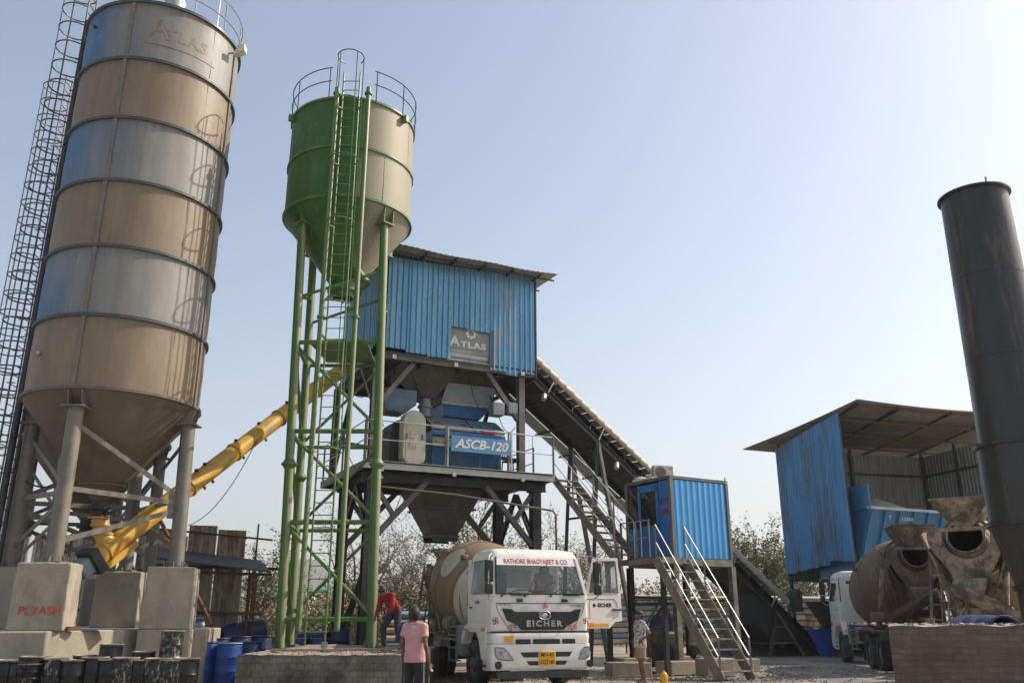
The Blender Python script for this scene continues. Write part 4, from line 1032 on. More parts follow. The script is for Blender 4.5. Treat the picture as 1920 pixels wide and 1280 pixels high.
mb = MB(); mb.sphere((0,0,.09),.3,12,7,(1,.7,.42)); mb.sphere((.1,-.55,.07),.24,12,7,(1,.8,.4)); mb.build('sacking', CREAM, t)
tb = thing('tube_lamp', 'white tube lamp lying along the cabin roof edge', 'lamp', CO_+cx*.0+cyv*1.1+V((-.1,-.05,rz_+.08)), CA)
MB().tube((-.02,-.5,0),(-.02,.5,0),.03,8).build('tube', AC, tb)

# ================================================================ covered conveyor
cv = thing('belt_conveyor', 'long inclined belt conveyor under a scalloped cream cover climbing into the blue housing', 'conveyor', (.8,27.5,0))
DA = R(38); dh_ = V((math.cos(DA), math.sin(DA), 0)); nh = V((-dh_.y, dh_.x, 0))
E0 = V((.80,28.15,10.28)); E1 = E0 + dh_*16.6 - V((0,0,16.6*.60)); dc_ = (E1-E0).normalized(); upc = nh.cross(dc_)
if upc.z < 0: upc = -upc
CL = (E1-E0).length
def cp_(s_, w_, h_): return E0 + dc_*s_ + nh*w_ + upc*h_
CW = 1.45
PLT = mat('belt_pan_dark', (.035,.032,.03), .75, 0, .3, 2, dirt=(.09,.075,.06), damt=(.5,.8))
for w_ in (0, CW):
    MB().chan(cp_(-.1,w_,-.95), cp_(CL,w_,-.95), .08, .20, up=upc).build('side_channel', DARKST, cv, world=True)
MB().loft([[cp_(s_, .06, -.88), cp_(s_, CW*.5, -1.02), cp_(s_, CW-.06, -.88), cp_(s_, CW-.06, -.86), cp_(s_, .06, -.86)] for s_ in (-.1, CL)]).build('belt_pan', PLT, cv, world=True)
MB().loft([[cp_(s_, .15, -.50), cp_(s_, CW*.5, -.72), cp_(s_, CW-.15, -.50), cp_(s_, CW*.5, -.68)] for s_ in (-.1, CL)]).build('belt', BLACK, cv, world=True)
for i in range(21):
    s_ = .5+i*.97
    if s_ > CL: break
    ib = MB(); ib.tube(cp_(s_,.05,-.86), cp_(s_,.10,-.45), .03, 6); ib.tube(cp_(s_,CW-.05,-.86), cp_(s_,CW-.10,-.45), .03, 6); ib.tube(cp_(s_,.12,-.60), cp_(s_,CW*.5,-.78), .05, 8); ib.tube(cp_(s_,CW-.12,-.60), cp_(s_,CW*.5,-.78), .05, 8)
    ib.build('idler', DARKST, cv, world=True)
i = 0; s_ = .02
seg = .42
while s_ < CL-4.2:
    mb = MB(); rings = []
    for f, rr_ in ((-.04,.01),(.25,.022),(.75,.05),(1,.07),(1.03,.075)):
        ring = []
        ring.append(cp_(s_+seg*f, -rr_, -.40-rr_*.5)); 
        for k in range(13):
            a = math.pi*k/12; ring.append(cp_(s_+seg*f, CW/2-math.cos(a)*(CW/2+rr_), -.22+math.sin(a)*(.22+rr_)))
        ring.append(cp_(s_+seg*f, CW+rr_, -.40-rr_*.5))
        rings.append(ring)
    mb.loft(rings, cap=False, closed=False)
    o = mb.build('cover_sheet', CREAM, cv, world=True, recalc=False); sm = o.modifiers.new('thickness', 'SOLIDIFY'); sm.thickness = .015
    s_ += seg; i += 1
    if i % 3 == 0:
        pass
for k in range(6): 
    s_ = 1.2+k*2.7
    MB().beam(cp_(s_,-.03,-.95), cp_(s_,-.03,-.42), .05, .03, up=dc_).build('cover_bracket', CREAM, cv, world=True)
# walkway on the far side
MB().loft([[cp_(s_, CW+.12, -1.05), cp_(s_, CW+.72, -1.05), cp_(s_, CW+.72, -1.02), cp_(s_, CW+.12, -1.02)] for s_ in (-.2, 9.0)]).build('walkway', mat('walkway_mesh', (.40,.39,.36), .7, .1, .25, 9), cv, world=True)
for k in range(7): MB().beam(cp_(.1+k*1.35, -.02, -1.08), cp_(.1+k*1.35, CW+.8, -1.12), .05, .06).build('cross_beam', DARKST, cv, world=True)
for s_ in (1.1, 5.0, 8.0): MB().tube(cp_(s_,-.05,-1.16), cp_(s_,-.15,-1.38), .09, 10, .09).build('return_roller', GALV, cv, world=True)
for s_, zb in ((3.9,0),(15.0,0)):
    for w_ in (0.0, CW):
        a = cp_(s_, w_, -1.0)
        out = dh_*.9
        MB().beam(a, V((a.x,a.y,0))+dh_*1.6, .12, .12).build('trestle_leg', STEEL, cv, world=True)
        MB().beam(a, V((a.x,a.y,0))-dh_*.6, .12, .12).build('trestle_leg', DARKST, cv, world=True)
    for f in (.35,.7):
        a = cp_(s_, 0, -1.0); b_ = cp_(s_, CW, -1.0); ab, bb = V((a.x,a.y,0))+dh_*1.6, V((b_.x,b_.y,0))+dh_*1.6
        MB().beam(a.lerp(ab,f), b_.lerp(bb,f), .07, .07).build('trestle_tie', DARKST, cv, world=True)
        ab, bb = V((a.x,a.y,0))-dh_*.6, V((b_.x,b_.y,0))-dh_*.6
        MB().beam(a.lerp(ab,f), b_.lerp(bb,f), .07, .07).build('trestle_tie', DARKST, cv, world=True)
        MB().beam(a.lerp(ab,f), a.lerp(V((a.x,a.y,0))+dh_*1.6,f), .06, .06).build('trestle_tie', STEEL, cv, world=True)
# shielding plates hanging below the lower end
SKD = mat('dark_plate', (.035,.035,.035), .75, .1, .3, 2)
for s0, s1, h0, h1 in ((13.6,16.4,-1.0,-2.0),(16.4,19.2,-.9,-1.6)):
    MB().loft([[cp_(s_, .02, -1.0), cp_(s_, CW-.02, -1.0), cp_(s_, CW-.1, h_), cp_(s_, .1, h_)] for s_, h_ in ((s0,-1.15),(s0+.7,h1),(s1-.3,h1),(s1,-1.3))]).build('hopper_shield', SKD, cv, world=True)
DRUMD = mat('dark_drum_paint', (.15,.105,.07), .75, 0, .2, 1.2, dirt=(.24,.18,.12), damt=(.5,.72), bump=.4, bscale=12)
# ================================================================ mixer trucks  (local: x across, y from the front face backwards, z up)
fx = lambda p: (p-1007)*.01244
fz = lambda p: .42+(1246-p)*.01216
def rrect(w, y0, y1, z, r=.12, n=4, dz=0):
    pts = []
    for cx_, cy_, a0 in ((w-r,y0+r,-90),(w-r,y1-r,0),(-w+r,y1-r,90),(-w+r,y0+r,180)):
        for i in range(n+1):
            a = R(a0+90*i/n); pts.append(V((cx_+math.cos(a)*r, cy_+math.sin(a)*r, z)))
    return pts
TAX = (V((0,2.30,1.98)), R(14.5))
DPROF = [(.0,.0),(.42,.0),(.62,.06),(.84,.28),(1.02,.62),(1.13,1.05),(1.185,1.6),(1.19,2.3),(1.14,2.8),(1.02,3.4),(.84,4.0),(.66,4.55),(.58,4.75),(.56,4.85),(.50,4.85),(.48,4.3)]
def dpt(s_, a, off=0):
    rr = 0
    for (r0,s0),(r1,s1) in zip(DPROF[1:13], DPROF[2:14]):
        if s0 <= s_ <= s1: rr = r0+(r1-r0)*(s_-s0)/max(1e-6, s1-s0)
    rr += off; c, t_ = TAX; rr *= 1.06 if t_ < .2 else 1
    p = V((math.cos(a)*rr, s_, math.sin(a)*rr))
    return c + V((p.x, p.y*math.cos(t_)-p.z*math.sin(t_), p.y*math.sin(t_)+p.z*math.cos(t_)))
def wheel(t, x, y, r=.51, dual=False, m=None):
    s_ = 1 if x > 0 else -1
    Mx = Matrix.Rotation(R(90)*s_, 3, 'Y')
    prof = [(r*.56,-.14),(r*.80,-.155),(r*.95,-.14),(r,-.10),(r*1.0,-.03),(r*.985,-.028),(r*.985,.028),(r,.03),(r,.10),(r*.95,.14),(r*.80,.155),(r*.56,.14)]
    w_ = MB().lathe(prof, 28, M=Mx, c=(x,y,r)).build('wheel', RUBBER, t)
    tb = MB()
    rm = MB().lathe([(r*.56,.12),(r*.53,.06),(r*.50,.03),(r*.30,.03),(r*.28,.13),(r*.12,.15),(.0,.15)], 24, M=Mx, c=(x,y,r)).build('rim', STEEL, w_)
    nb = MB()
    for k in range(8):
        a = 2*math.pi*k/8; nb.tube((x+s_*.03,y+math.cos(a)*r*.4,r+math.sin(a)*r*.4),(x+s_*.06,y+math.cos(a)*r*.4,r+math.sin(a)*r*.4),.018,6)
    nb.build('wheel_nut', DARKST, w_)
    if dual: MB().lathe(prof, 24, M=Mx, c=(x-s_*.33,y,r)).build('wheel', RUBBER, t)
    return w_
def mixer_truck(label, loc, psi, near=False, drum=DRUMM, cake=CAKED, chute_side=1, paint=WHITEP, open_door=False, group='concrete mixer trucks'):
    t = thing('mixer_truck', label, 'truck', loc, psi, group)
    global TAX
    TAX = (V((0,2.15,1.90)), R(10)) if near else (V((0,2.30,1.98)), R(14.5))
    # ---- chassis
    for x in (-.42,.42): MB().chan((x,.5,.86),(x,8.05,.86),.09,.26).build('chassis_rail', DARKST, t)
    for y in (1.3,2.6,4.0,5.4,6.6,7.9): MB().beam((-.4,y,.86),(.4,y,.86),.12,.2).build('cross_member', DARKST, t)
    for x in (-1.02,1.02): wheel(t, x, 1.38)
    for y in (5.15, 6.50):
        for x in (-.98,.98): wheel(t, x, y, dual=True)
        MB().tube((-.8,y,.51),(.8,y,.51),.09,10).build('axle', DARKST, t)
    MB().tube((-.9,1.38,.51),(.9,1.38,.51),.07,10).build('axle', DARKST, t)
    MB().box((0,.9,.78),(.9,1.1,.5)).build('engine_block', DARKST, t)
    # ---- cab shell
    cb = MB()
    cb.loft([rrect(1.19,.02,1.78,z,.10) for z in (1.22,1.30)]+[rrect(1.20,.0,1.78,1.62,.10), rrect(1.195,.01,1.78,2.03,.10)])
    cab_ = cb.build('cab', paint, t, angle=40)
    rf = MB(); rf.loft([rrect(1.10,.30,1.78,2.84,.12), rrect(1.09,.33,1.77,2.92,.14), rrect(1.04,.42,1.74,3.02,.16), rrect(.90,.62,1.60,3.07,.2)]); rf.build('roof', paint, cab_, angle=50)
    MB().box((0,1.74,2.44),(2.18,.05,.84)).build('rear_wall', paint, cab_)
    MB().box((0,1.70,2.42),(.9,.02,.42)).build('rear_window', LAMPG if near else DGLASS, cab_)
    for s_ in (-1,1):
        mb = MB(); mb.loft([[V((s_*1.19,.03,2.02)),V((s_*1.07,.03,2.02)),V((s_*1.10,.12,2.02)),V((s_*1.195,.13,2.02))],[V((s_*1.09,.32,2.87)),V((s_*.99,.32,2.87)),V((s_*1.00,.42,2.87)),V((s_*1.09,.42,2.87))]]); mb.build('pillar', paint, cab_)
        if not (open_door and s_ == 1):
            mb = MB(); mb.box((s_*1.185,.95,1.62),(.045,1.26,.84)); mb.loft([[V((s_*1.205,y,2.04)),V((s_*1.16,y,2.04)),V((s_*1.06,y2,2.86)),V((s_*1.105,y2,2.86))] for y, y2 in ((1.50,1.50),(1.60,1.60))]); 
            mb.box((s_*1.10,.98,2.84),(.05,1.2,.06)); dr = mb.build('door', paint, cab_, bevel=.008)
            mb = MB(); mb.loft([[V((s_*1.195,.20,2.05)),V((s_*1.195,1.50,2.05)),V((s_*1.10,1.50,2.82)),V((s_*1.10,.46,2.82))],[V((s_*1.185,.20,2.05)),V((s_*1.185,1.50,2.05)),V((s_*1.09,1.50,2.82)),V((s_*1.09,.46,2.82))]]); mb.build('door_window', DGLASS, dr)
            MB().box((s_*1.215,1.40,1.75),(.03,.16,.035)).build('handle', BLACK, dr)
            if near: letters('EICHER', .10, (s_*1.212,.95,1.86), (0,-s_*-1*-1 if s_ > 0 else -1,0), (0,0,1), GREYL, dr, offset=.004)
        MB().box((s_*1.15,1.69,2.44),(.05,.14,.84)).build('pillar', paint, cab_)
        # arch over the front wheel, steps
        mb = MB(); 
        arch = [V((s_*1.0,y,z)) for y, z in ((.35,.62),(.62,.62),(.78,1.0),(1.0,1.20),(1.38,1.28),(1.78,1.20),(1.98,1.02),(2.02,.92),(2.10,.92),(2.08,1.10),(1.86,1.32),(1.70,1.38),(.35,1.38))]
        mb.prism(arch, (s_*.22,0,0)); wa = mb.build('wheel_arch', paint, cab_, bevel=.01)
        MB().box((s_*1.225,1.75,1.25),(.015,.30,.05)).build('reflector', ORANGE, wa); MB().box((s_*1.21,.48,1.27),(.05,.22,.08)).build('side_lamp', ORANGE, cab_, bevel=.01)
        for z in (.50,.85): MB().box((s_*1.1,.52,z),(.16,.32,.04)).build('step', BLACK, cab_)
        MB().box((s_*1.12,.52,.70),(.06,.36,.6)).build('step_panel', paint, cab_)
        # mirrors
        mr = MB(); mr.path([(s_*1.12,.12,2.86),(s_*1.25,-.10,2.90),(s_*1.36,-.24,2.82),(s_*1.37,-.26,2.4),(s_*1.36,-.24,2.02),(s_*1.28,-.10,1.92),(s_*1.19,.05,1.94)], .018, 6); mo = mr.build('mirror_arm', GALV, t)
        MB().box((s_*1.34,-.22,2.52),(.20,.10,.48)).build('mirror', BLACK, mo, bevel=.03); MB().box((s_*1.34,-.22,2.14),(.18,.10,.24)).build('mirror', BLACK, mo, bevel=.03)
    # windscreen
    P_ = lambda x, z, o=0: V((x*(1.10-(z-2.03)/.84*.10), .02+(z-2.03)/.84*.30-o, z))
    mb = MB(); mb.loft([[P_(-1,2.04,.0),P_(1,2.04,.0),P_(1,2.86,.0),P_(-1,2.86,.0)],[P_(-1,2.04,.012),P_(1,2.04,.012),P_(1,2.86,.012),P_(-1,2.86,.012)]])
    mb.build('windscreen', GLASS if near else DGLASS, t, smooth=False)
    if near:
        sl_m = MATS['sticker_white'] if 'sticker_white' in MATS else mat('sticker_white', (.78,.77,.74), .5, 0, .04)
        mb = MB(); mb.loft([[P_(-.985,2.68,.013),P_(.985,2.68,.013),P_(.985,2.855,.013),P_(-.985,2.855,.013)],[P_(-.985,2.68,.017),P_(.985,2.68,.017),P_(.985,2.855,.017),P_(-.985,2.855,.017)]]); mb.build('sun_strip', sl_m, t)
        up_ = (P_(0,2.86)-P_(0,2.04))
        letters('RATHORE BHAGYAJEET & CO.', .165, P_(0,2.765,.020), (1,0,0), up_, REDL, t, width=1.62, offset=.0025)
        for x in (-1,1): MB().beam(P_(x*.99,2.04,.01),P_(x*.99,2.86,.01),.035,.02).build('seal', BLACK, t)
        MB().beam(P_(-1,2.04,.012),P_(1,2.04,.012),.03,.03).build('seal', BLACK, t)
        # interior
        INT = mat('cab_trim', (.11,.11,.105), .8)
        MB().box((0,.42,1.98),(2.1,.55,.12)).build('dashboard', INT, cab_, bevel=.04)
        for x in (-.62,.62):
            MB().box((x,1.25,2.25),(.5,.16,.62)).build('seat', INT, cab_, bevel=.05); MB().box((x,1.25,2.62),(.26,.12,.18)).build('head_rest', INT, cab_, bevel=.04)
        M_ = Matrix.Rotation(R(-62), 3, 'X'); mb = MB(); mb.path([V((.62,.72,2.12))+M_@V((math.cos(a*math.pi/10)*.22, math.sin(a*math.pi/10)*.22, 0)) for a in range(20)], .014, 5, True); mb.build('steering_wheel', BLACK, cab_)
        mb = MB(); tri = [V((0,.30,2.44)), V((.17,.30,2.10)), V((-.17,.30,2.10))]; mb.path([tri[0],tri[0].lerp(tri[1],.5),tri[1],tri[1].lerp(tri[2],.5),tri[2],tri[2].lerp(tri[0],.5)], .034, 4, True)
        w3 = thing('warning_triangle', 'red warning triangle standing on the dashboard behind the truck windscreen', 'triangle', loc, psi); 
        for v in mb.v: v += V((.0,0,0))
        mb.build('frame', mat('red_reflector', (.85,.10,.06), .3), w3)
        MB().box((-.62,.24,2.10),(.26,.01,.15)).build('paper', sl_m, cab_)
        # wipers
        for x0_, x1_, x2_ in ((-.98,-.60,.10),(-.42,-.05,.25),(.22,.42,.98)):
            mb = MB(); mb.path([V((x0_+.0,-.03,1.99)), V((x1_,-.03,2.12)), V((x2_,.0,2.13))], .010, 4); mb.path([V((x0_,-.03,1.98)),V((x0_+.02,-.04,2.0))],.03,6); mb.build('wiper', BLACK, t)
        MB().beam((-.75,-.02,2.02),(-.35,-.02,2.02),.03,.035).build('wiper_motor_cover', BLACK, t); MB().beam((.55,-.02,2.02),(.95,-.02,2.02),.03,.035).build('wiper_motor_cover', BLACK, t)
        for x in (-.53,.58): MB().box((x,-.03,1.90),(.14,.06,.07)).build('grab_handle', BLACK, t, bevel=.015)
    # front panel seam, grille
    MB().box((0,-.004,1.835),(2.18,.012,.012)).build('panel_seam', BLACK, cab_)
    g = [(930.6,1138.7),(949,1140),(954.7,1144.5),(1067.4,1144.5),(1072.9,1141),(1087,1139.5),(1079.4,1160),(1057.5,1170),(1052,1176.5),(967.8,1176.5),(960,1168),(940,1160)]
    mb = MB(); mb.prism([V((fx(a),-.035,fz(b_))) for a, b_ in g], (0,.05,0)); gr = mb.build('grille', BLACK, t, bevel=.008)
    if near:
        for sx in (-1,1):
            mb = MB(); mb.path([V((sx*1.09,-.004,1.83)),V((sx*1.05,-.004,1.66)),V((sx*.80,-.006,1.30)),V((sx*.74,-.006,1.24))], .006, 4); mb.build('panel_seam', DARKST, cab_)
        mb = MB(); pts = [V((fx(1013)+.13*math.copysign(abs(math.cos(a))**.8, math.cos(a)), -.05, fz(1151)+.085*math.copysign(abs(math.sin(a))**.7, math.sin(a)))) for a in [i*math.pi/14 for i in range(28)]]
        mb.path(pts, .014, 6, True); mb.build('emblem_ring', CHROME, gr)
        MB().sphere((fx(1013),-.035,fz(1151)), .085, 14, 8, (1,.3,.72)).build('emblem', CHROME, gr)
        letters('EICHER', .17, (fx(1011.5),-.042,fz(1166)), (1,0,0), (0,0,1), CHROME, gr, width=.88, depth=.02, offset=.008, spacing=1.35)
        letters('\u0950', .17, (fx(1014.5),-.012,fz(1136)), (1,0,0), (0,0,1), REDL, t, name='painted_symbol')
        letters('\u0936\u0941\u092d', .15, (fx(950.5),-.012,fz(1171.5)), (1,0,0), (0,0,1), REDL, t, name='painted_word')
        letters('\u0932\u093e\u092d', .15, (fx(1068.5),-.012,fz(1172)), (1,0,0), (0,0,1), REDL, t, name='painted_word')
        for px__, s_ in ((918.2,.062),(1096.3,.052)):
            mb = MB(); c = V((fx(px__),-.012,fz(1161))); b_ = .011
            for a in range(4):
                M_ = Matrix.Rotation(a*math.pi/2, 3, 'Y'); 
                for p, q_ in (((0,0,0),(0,0,s_)),((0,0,s_),(s_,0,s_))): mb.beam(c+M_@V(p), c+M_@V(q_), .008, b_*2, up=(0,1,0)) if False else mb.beam(c+M_@V(p), c+M_@V(q_), b_*2, .008, up=(0,1,0))
            mb.build('painted_symbol', REDL, t)
        letters('HD TECH 6', .055, (fx(935),-.010,fz(1132)), (1,0,0), (0,0,1), GREYL, t, width=.28)
        letters('PRO 8000', .055, (fx(1077),-.010,fz(1134)), (1,0,0), (0,0,1), GREYL, t, width=.30)
    # black gap and bumper
    mb = MB(); mb.loft([rrect(1.18,-.02,.5,1.19,.08), rrect(1.18,-.02,.5,1.24,.08)]); mb.build('gap_panel', BLACK, t)
    mb = MB(); mb.loft([rrect(1.19,-.06,.42,z,.12) for z in (.98,1.03)]+[rrect(1.20,-.07,.42,1.12,.12), rrect(1.19,-.05,.42,1.195,.12)]); mb.build('bumper_top', paint, t, angle=45)
    mb = MB(); mb.loft([rrect(1.17,-.04,.42,.42,.12), rrect(1.21,-.08,.42,.50,.14), rrect(1.22,-.09,.42,.72,.14), rrect(1.21,-.075,.42,.97,.14)]); bp = mb.build('bumper', paint, t, angle=45)
    MB().box((0,.0,.33),(2.2,.25,.14)).build('underrun_bar', DARKST, t)
    for x in (-.7,.7): MB().box((x,.06,.24),(.5,.2,.08)).build('valance', BLACK, t)
    if near:
        def slot(pts, nm='air_slot', m_=BLACK, y0=-.098, th=.05): 
            MB().prism([V((fx(a),y0,fz(b_))) for a, b_ in pts], (0,th,0)).build(nm, m_, bp, bevel=.006)
        for a, b_ in ((955,984),(988.5,1041.5),(1046,1072)):
            slot([(a,1194),(a+1.5,1192.5),(b_-1.5,1192.5),(b_,1194),(b_,1200),(b_-1.5,1201.5),(a+1.5,1201.5),(a,1200)], y0=-.078)
        slot([(962.5,1215),(998,1215),(998,1224),(970,1224)]); slot([(1032,1215),(1065,1215),(1058.5,1223.5),(1032,1223.5)])
        slot([(975,1230.5),(998,1230.5),(998,1237.5),(981,1237.5)]); slot([(1032,1230.5),(1055,1230.5),(1050,1237.5),(1032,1237.5)])
        slot([(999.5,1214),(1030.5,1214),(1030.5,1238.5),(999.5,1238.5)], 'number_plate', PLATE, -.112, .03)
        letters('MH-43', .115, (fx(1014.5),-.116,fz(1220)), (1,0,0), (0,0,1), BLACKL, bp, width=.31, offset=.001)
        letters('CQ7140', .115, (fx(1014.5),-.116,fz(1232.5)), (1,0,0), (0,0,1), BLACKL, bp, width=.33, offset=.001)
        MB().prism([V((fx(a),-.080,fz(b_))) for a, b_ in ((933,1186.5),(951,1186.5),(950.5,1198.5),(933,1197.5))], (0,.02,0)).build('yellow_sticker', PLATE, t)
        for pts in ([(915,1206),(920,1206.2),(932,1207.5),(941,1217),(951,1229),(937,1228.5),(920,1225.5),(916,1220)],[(1100.5,1206.5),(1096,1206.5),(1088,1208),(1082,1218),(1076.5,1228.5),(1088,1228),(1097,1225),(1101,1220)]):
            h_ = MB().prism([V((fx(a),-.100,fz(b_))) for a, b_ in pts], (0,.05,0)).build('headlight', LAMPG, bp, bevel=.008)
            c = sum((V((fx(a),-.095,fz(b_))) for a, b_ in pts), V())/len(pts)
            for dx in (-.06,.07): MB().lathe([(.052,-.006),(.06,.0),(.06,.01),(.03,.012),(.0,.008)], 14, M=Matrix.Rotation(R(90),3,'X'), c=c+V((dx,-.004,.01-dx*.3))).build('lens', CHROME, h_)
            mb = MB(); mb.path([V((fx(a),-.101,fz(b_))) for a, b_ in pts], .008, 4, True); mb.build('surround', BLACK, h_)
        for px__ in (921.5,1099.5):
            f_ = MB().lathe([(.075,-.01),(.082,.0),(.082,.02),(.06,.02)], 20, M=Matrix.Rotation(R(90),3,'X'), c=(fx(px__),-.09,fz(1236.5))).build('fog_lamp_surround', BLACK, bp)
            MB().sphere((fx(px__),-.085,fz(1236.5)), .06, 12, 6, (1,.3,1)).build('fog_lamp', DGLASS, f_)
    if open_door:
        H = V((1.22,.16,0)); a = R(8); ex = V((math.cos(a), math.sin(a), 0)); ny = V((math.sin(a), -math.cos(a), 0))
        q_ = lambda x, z, o=0: H + ex*x + V((0,0,z)) + ny*o
        out_ = [(0,1.28),(0,2.05),(.10,2.50),(.24,2.88),(.94,2.90),(1.0,2.05),(1.02,1.44),(.82,1.42),(.66,1.28)]
        in_ = [(.12,2.07),(.12,2.10),(.20,2.50),(.30,2.80),(.86,2.81),(.91,2.07)]
        lower = [(0,1.28),(0,2.05),(1.0,2.05),(1.02,1.44),(.82,1.42),(.66,1.28)]
        mb = MB(); mb.prism([q_(x,z) for x, z in lower], ny*-.05); dr = mb.build('door', paint, t, bevel=.01)
        upo = [(0,2.05),(.10,2.50),(.24,2.88),(.94,2.90),(1.0,2.05)]; upi = [(.10,2.09),(.185,2.50),(.30,2.80),(.87,2.82),(.92,2.09)]
        mb = MB(); mb.loft([[q_(x,z,0) for x,z in upo],[q_(x,z,0) for x,z in upi],[q_(x,z,-.05) for x,z in upi],[q_(x,z,-.05) for x,z in upo]], cap=False); mb.build('door_frame', paint, dr)
        mb = MB(); mb.prism([q_(x,z,-.015) for x, z in upi], ny*-.01); mb.build('door_window', glass('door_glass', (.20,.23,.22), alpha=.35), dr, smooth=False)
        mb = MB(); mb.path([q_(x,z,.002) for x, z in upi], .014, 4, True); mb.build('seal', BLACK, dr)
        mb = MB(); mb.path([q_(x,z,.002) for x, z in ((.10,1.50),(.08,1.88),(.12,1.94),(.80,1.94),(.88,1.84),(.90,1.55),(.72,1.50))], .006, 4); mb.build('panel_seam', DARKST, dr)
        letters('EICHER', .115, q_(.52,1.80,.004), ex, (0,0,1), BLACKL, dr, width=.40, offset=.004)
        MB().sphere(q_(.22,1.80,.0), .05, 10, 6, (1,.2,.9)).build('emblem', BLACKL, dr)
        MB().box(q_(.86,1.70,.02), (.26,.03,.04), rz=a).build('handle', BLACK, dr); MB().sphere(q_(.86,1.66,-.0), .08, 12, 6, (1,.12,1)).build('handle_recess', WHITEP, dr)
        MB().beam(q_(.06,1.36,.004), q_(.62,1.36,.004), .012, .07).build('reflector', PLATE, dr); MB().beam(q_(.02,1.36,.012), q_(.18,1.36,.012), .02, .09).build('side_lamp', ORANGE, dr)
    # ---- drum
    c0, tl = TAX; Md = Matrix.Rotation(tl, 3, 'X') @ Matrix.Rotation(R(-90), 3, 'X')
    mb = MB(); mb.lathe([(a*(1.06 if near else 1), z) for a, z in DPROF], 48, M=Md, c=c0); dm_ = mb.build('drum', drum, t, angle=50)
    mb = MB(); mb.lathe([(.56,4.30),(.74,4.35),(.74,4.50),(.60,4.52)], 40, M=Md, c=c0); mb.build('drum_ring', cake, dm_)
    for a in (.3,2.3,4.4):
        for s_ in (2.6, 1.2): MB().box(dpt(s_, a, .03), (.16,.2,.10)).build('hatch', cake, dm_, bevel=.02)
    if near:
        DC = mat('pale_drum_paint', (.52,.47,.38), .6, 0, .08, 1.5, dirt=(.36,.29,.2), damt=(.5,.75))
        mb = MB(); pr = []
        NN = 48; rings = []
        for j in range(5): rings.append([dpt(.02+(.30+.55*(.5+.5*math.cos(2*math.pi*i/NN-3.4)))*j/4, 2*math.pi*i/NN, .006) for i in range(NN)])
        mb.loft(rings, cap=False); mb.build('pale_front_cone', DC, dm_)
        def patch(s0, a0, rs, ra, nm='painted_oval'):
            mb = MB(); rings = []
            for j in range(1,6): rings.append([dpt(s0+math.sin(k*math.pi/14)*rs*j/5, a0+math.cos(k*math.pi/14)*ra*j/5, .010) for k in range(28)])
            mb.add([dpt(s0,a0,.010)]+rings[0], [(0,1+k,1+(k+1)%28) for k in range(28)]); mb.loft(rings, cap=False); mb.build(nm, DC, dm_)
        patch(1.75, R(143), .50, R(21)); patch(1.75, R(250), .5, R(24))
    # spiral weld seam
    mb = MB(); mb.path([dpt(.4+3.6*i/120, 2*math.pi*i/40, .004) for i in range(121)], .012, 4); mb.build('weld_seam', drum, dm_)
    mb = MB(); mb.loft([[V((i*.45,2.15,j)) for i, j in ((-1,1.0),(1,1.0),(.7,2.25),(-.7,2.25))],[V((i*.45,2.38,j)) for i, j in ((-1,1.0),(1,1.0),(.7,2.25),(-.7,2.25))]]); mb.build('drum_pedestal', cake, t)
    for x in (-1.0,1.0): MB().box((x,3.4,1.0),(.35,1.2,.05)).build('fender', cake, t)
    # side boxes and ladders
    for s_ in (-1,1):
        mb = MB(); mb.box((s_*.98,2.55,.98),(.30,.34,.72)); mb.build('fuel_tank', GREYB, t, bevel=.04)
        sf = MB()
        for z in (.50,.80,1.10,1.30): sf.box((s_*1.06,3.15,z),(.16,.66,.035))
        for y in (2.84,3.46): sf.box((s_*1.10,y,.92),(.04,.045,.84))
        sf.build('side_steps', GREYB, t)
        mb = MB(); mb.box((s_*1.02,5.82,1.12),(.42,2.75,.03)); mb.box((s_*1.02,4.46,.95),(.42,.03,.35)); mb.box((s_*1.02,7.18,.95),(.42,.03,.35)); mb.build('mudguard', cake, t, bevel=.01)
        MB().box((s_*1.0,7.22,.62),(.5,.02,.52)).build('mud_flap', BLACK, t)
    MB().box((.9,3.9,.95),(.4,.8,.5)).build('tool_box', GREYB, t, bevel=.03)
    MB().tube((-.95,3.9,1.35),(-.95,3.3,1.35),.24,16).build('water_tank', cake, t)
    # ---- rear frame
    yr = 7.15
    ya = yr-.45
    mb = MB()
    U = [V((.50*math.cos(math.pi+math.pi*i/14), 0, 3.28+.50*math.sin(math.pi+math.pi*i/14))) for i in range(15)]
    outer = [V((-.80,0,3.40)), V((-.84,0,3.22)), V((-.56,0,2.70)), V((-.36,0,2.40)), V((-.30,0,1.95)), V((.30,0,1.95)), V((.36,0,2.40)), V((.56,0,2.70)), V((.84,0,3.22)), V((.80,0,3.40))]
    inner = [V((-.50,0,3.40))]+U+[V((.50,0,3.40))]
    def pick(l, f): f = f*(len(l)-1); i = min(int(f), len(l)-2); return l[i].lerp(l[i+1], f-i)
    rO = [pick(outer, i/16) for i in range(17)]; rI = [pick(inner, i/16) for i in range(17)]
    off = V((0,yr+.10,0)); th = V((0,.07,0))
    mb.loft([[p+off for p in rO],[p+off for p in rI],[p+off+th for p in rI],[p+off+th for p in rO],[p+off for p in rO]], cap=False, closed=False); rough(mb.build('spreader_plate', cake, t), 2, .06)
    MB().beam((-.82,yr+.14,3.44),(.82,yr+.14,3.44),.10,.09).build('cross_tube', cake, t)
    for s_ in (-1,1):
        MB().beam((s_*.42,yr-.15,.95),(s_*.72,yr-.15,3.05),.12,.14).build('rear_frame', cake, t)
        MB().beam((s_*.72,yr-.15,3.0),(s_*.45,yr-.65,2.6),.10,.10).build('rear_frame', cake, t)
        MB().beam((s_*.42,yr-.9,.95),(s_*.60,yr-.2,2.3),.09,.10).build('rear_frame', cake, t)
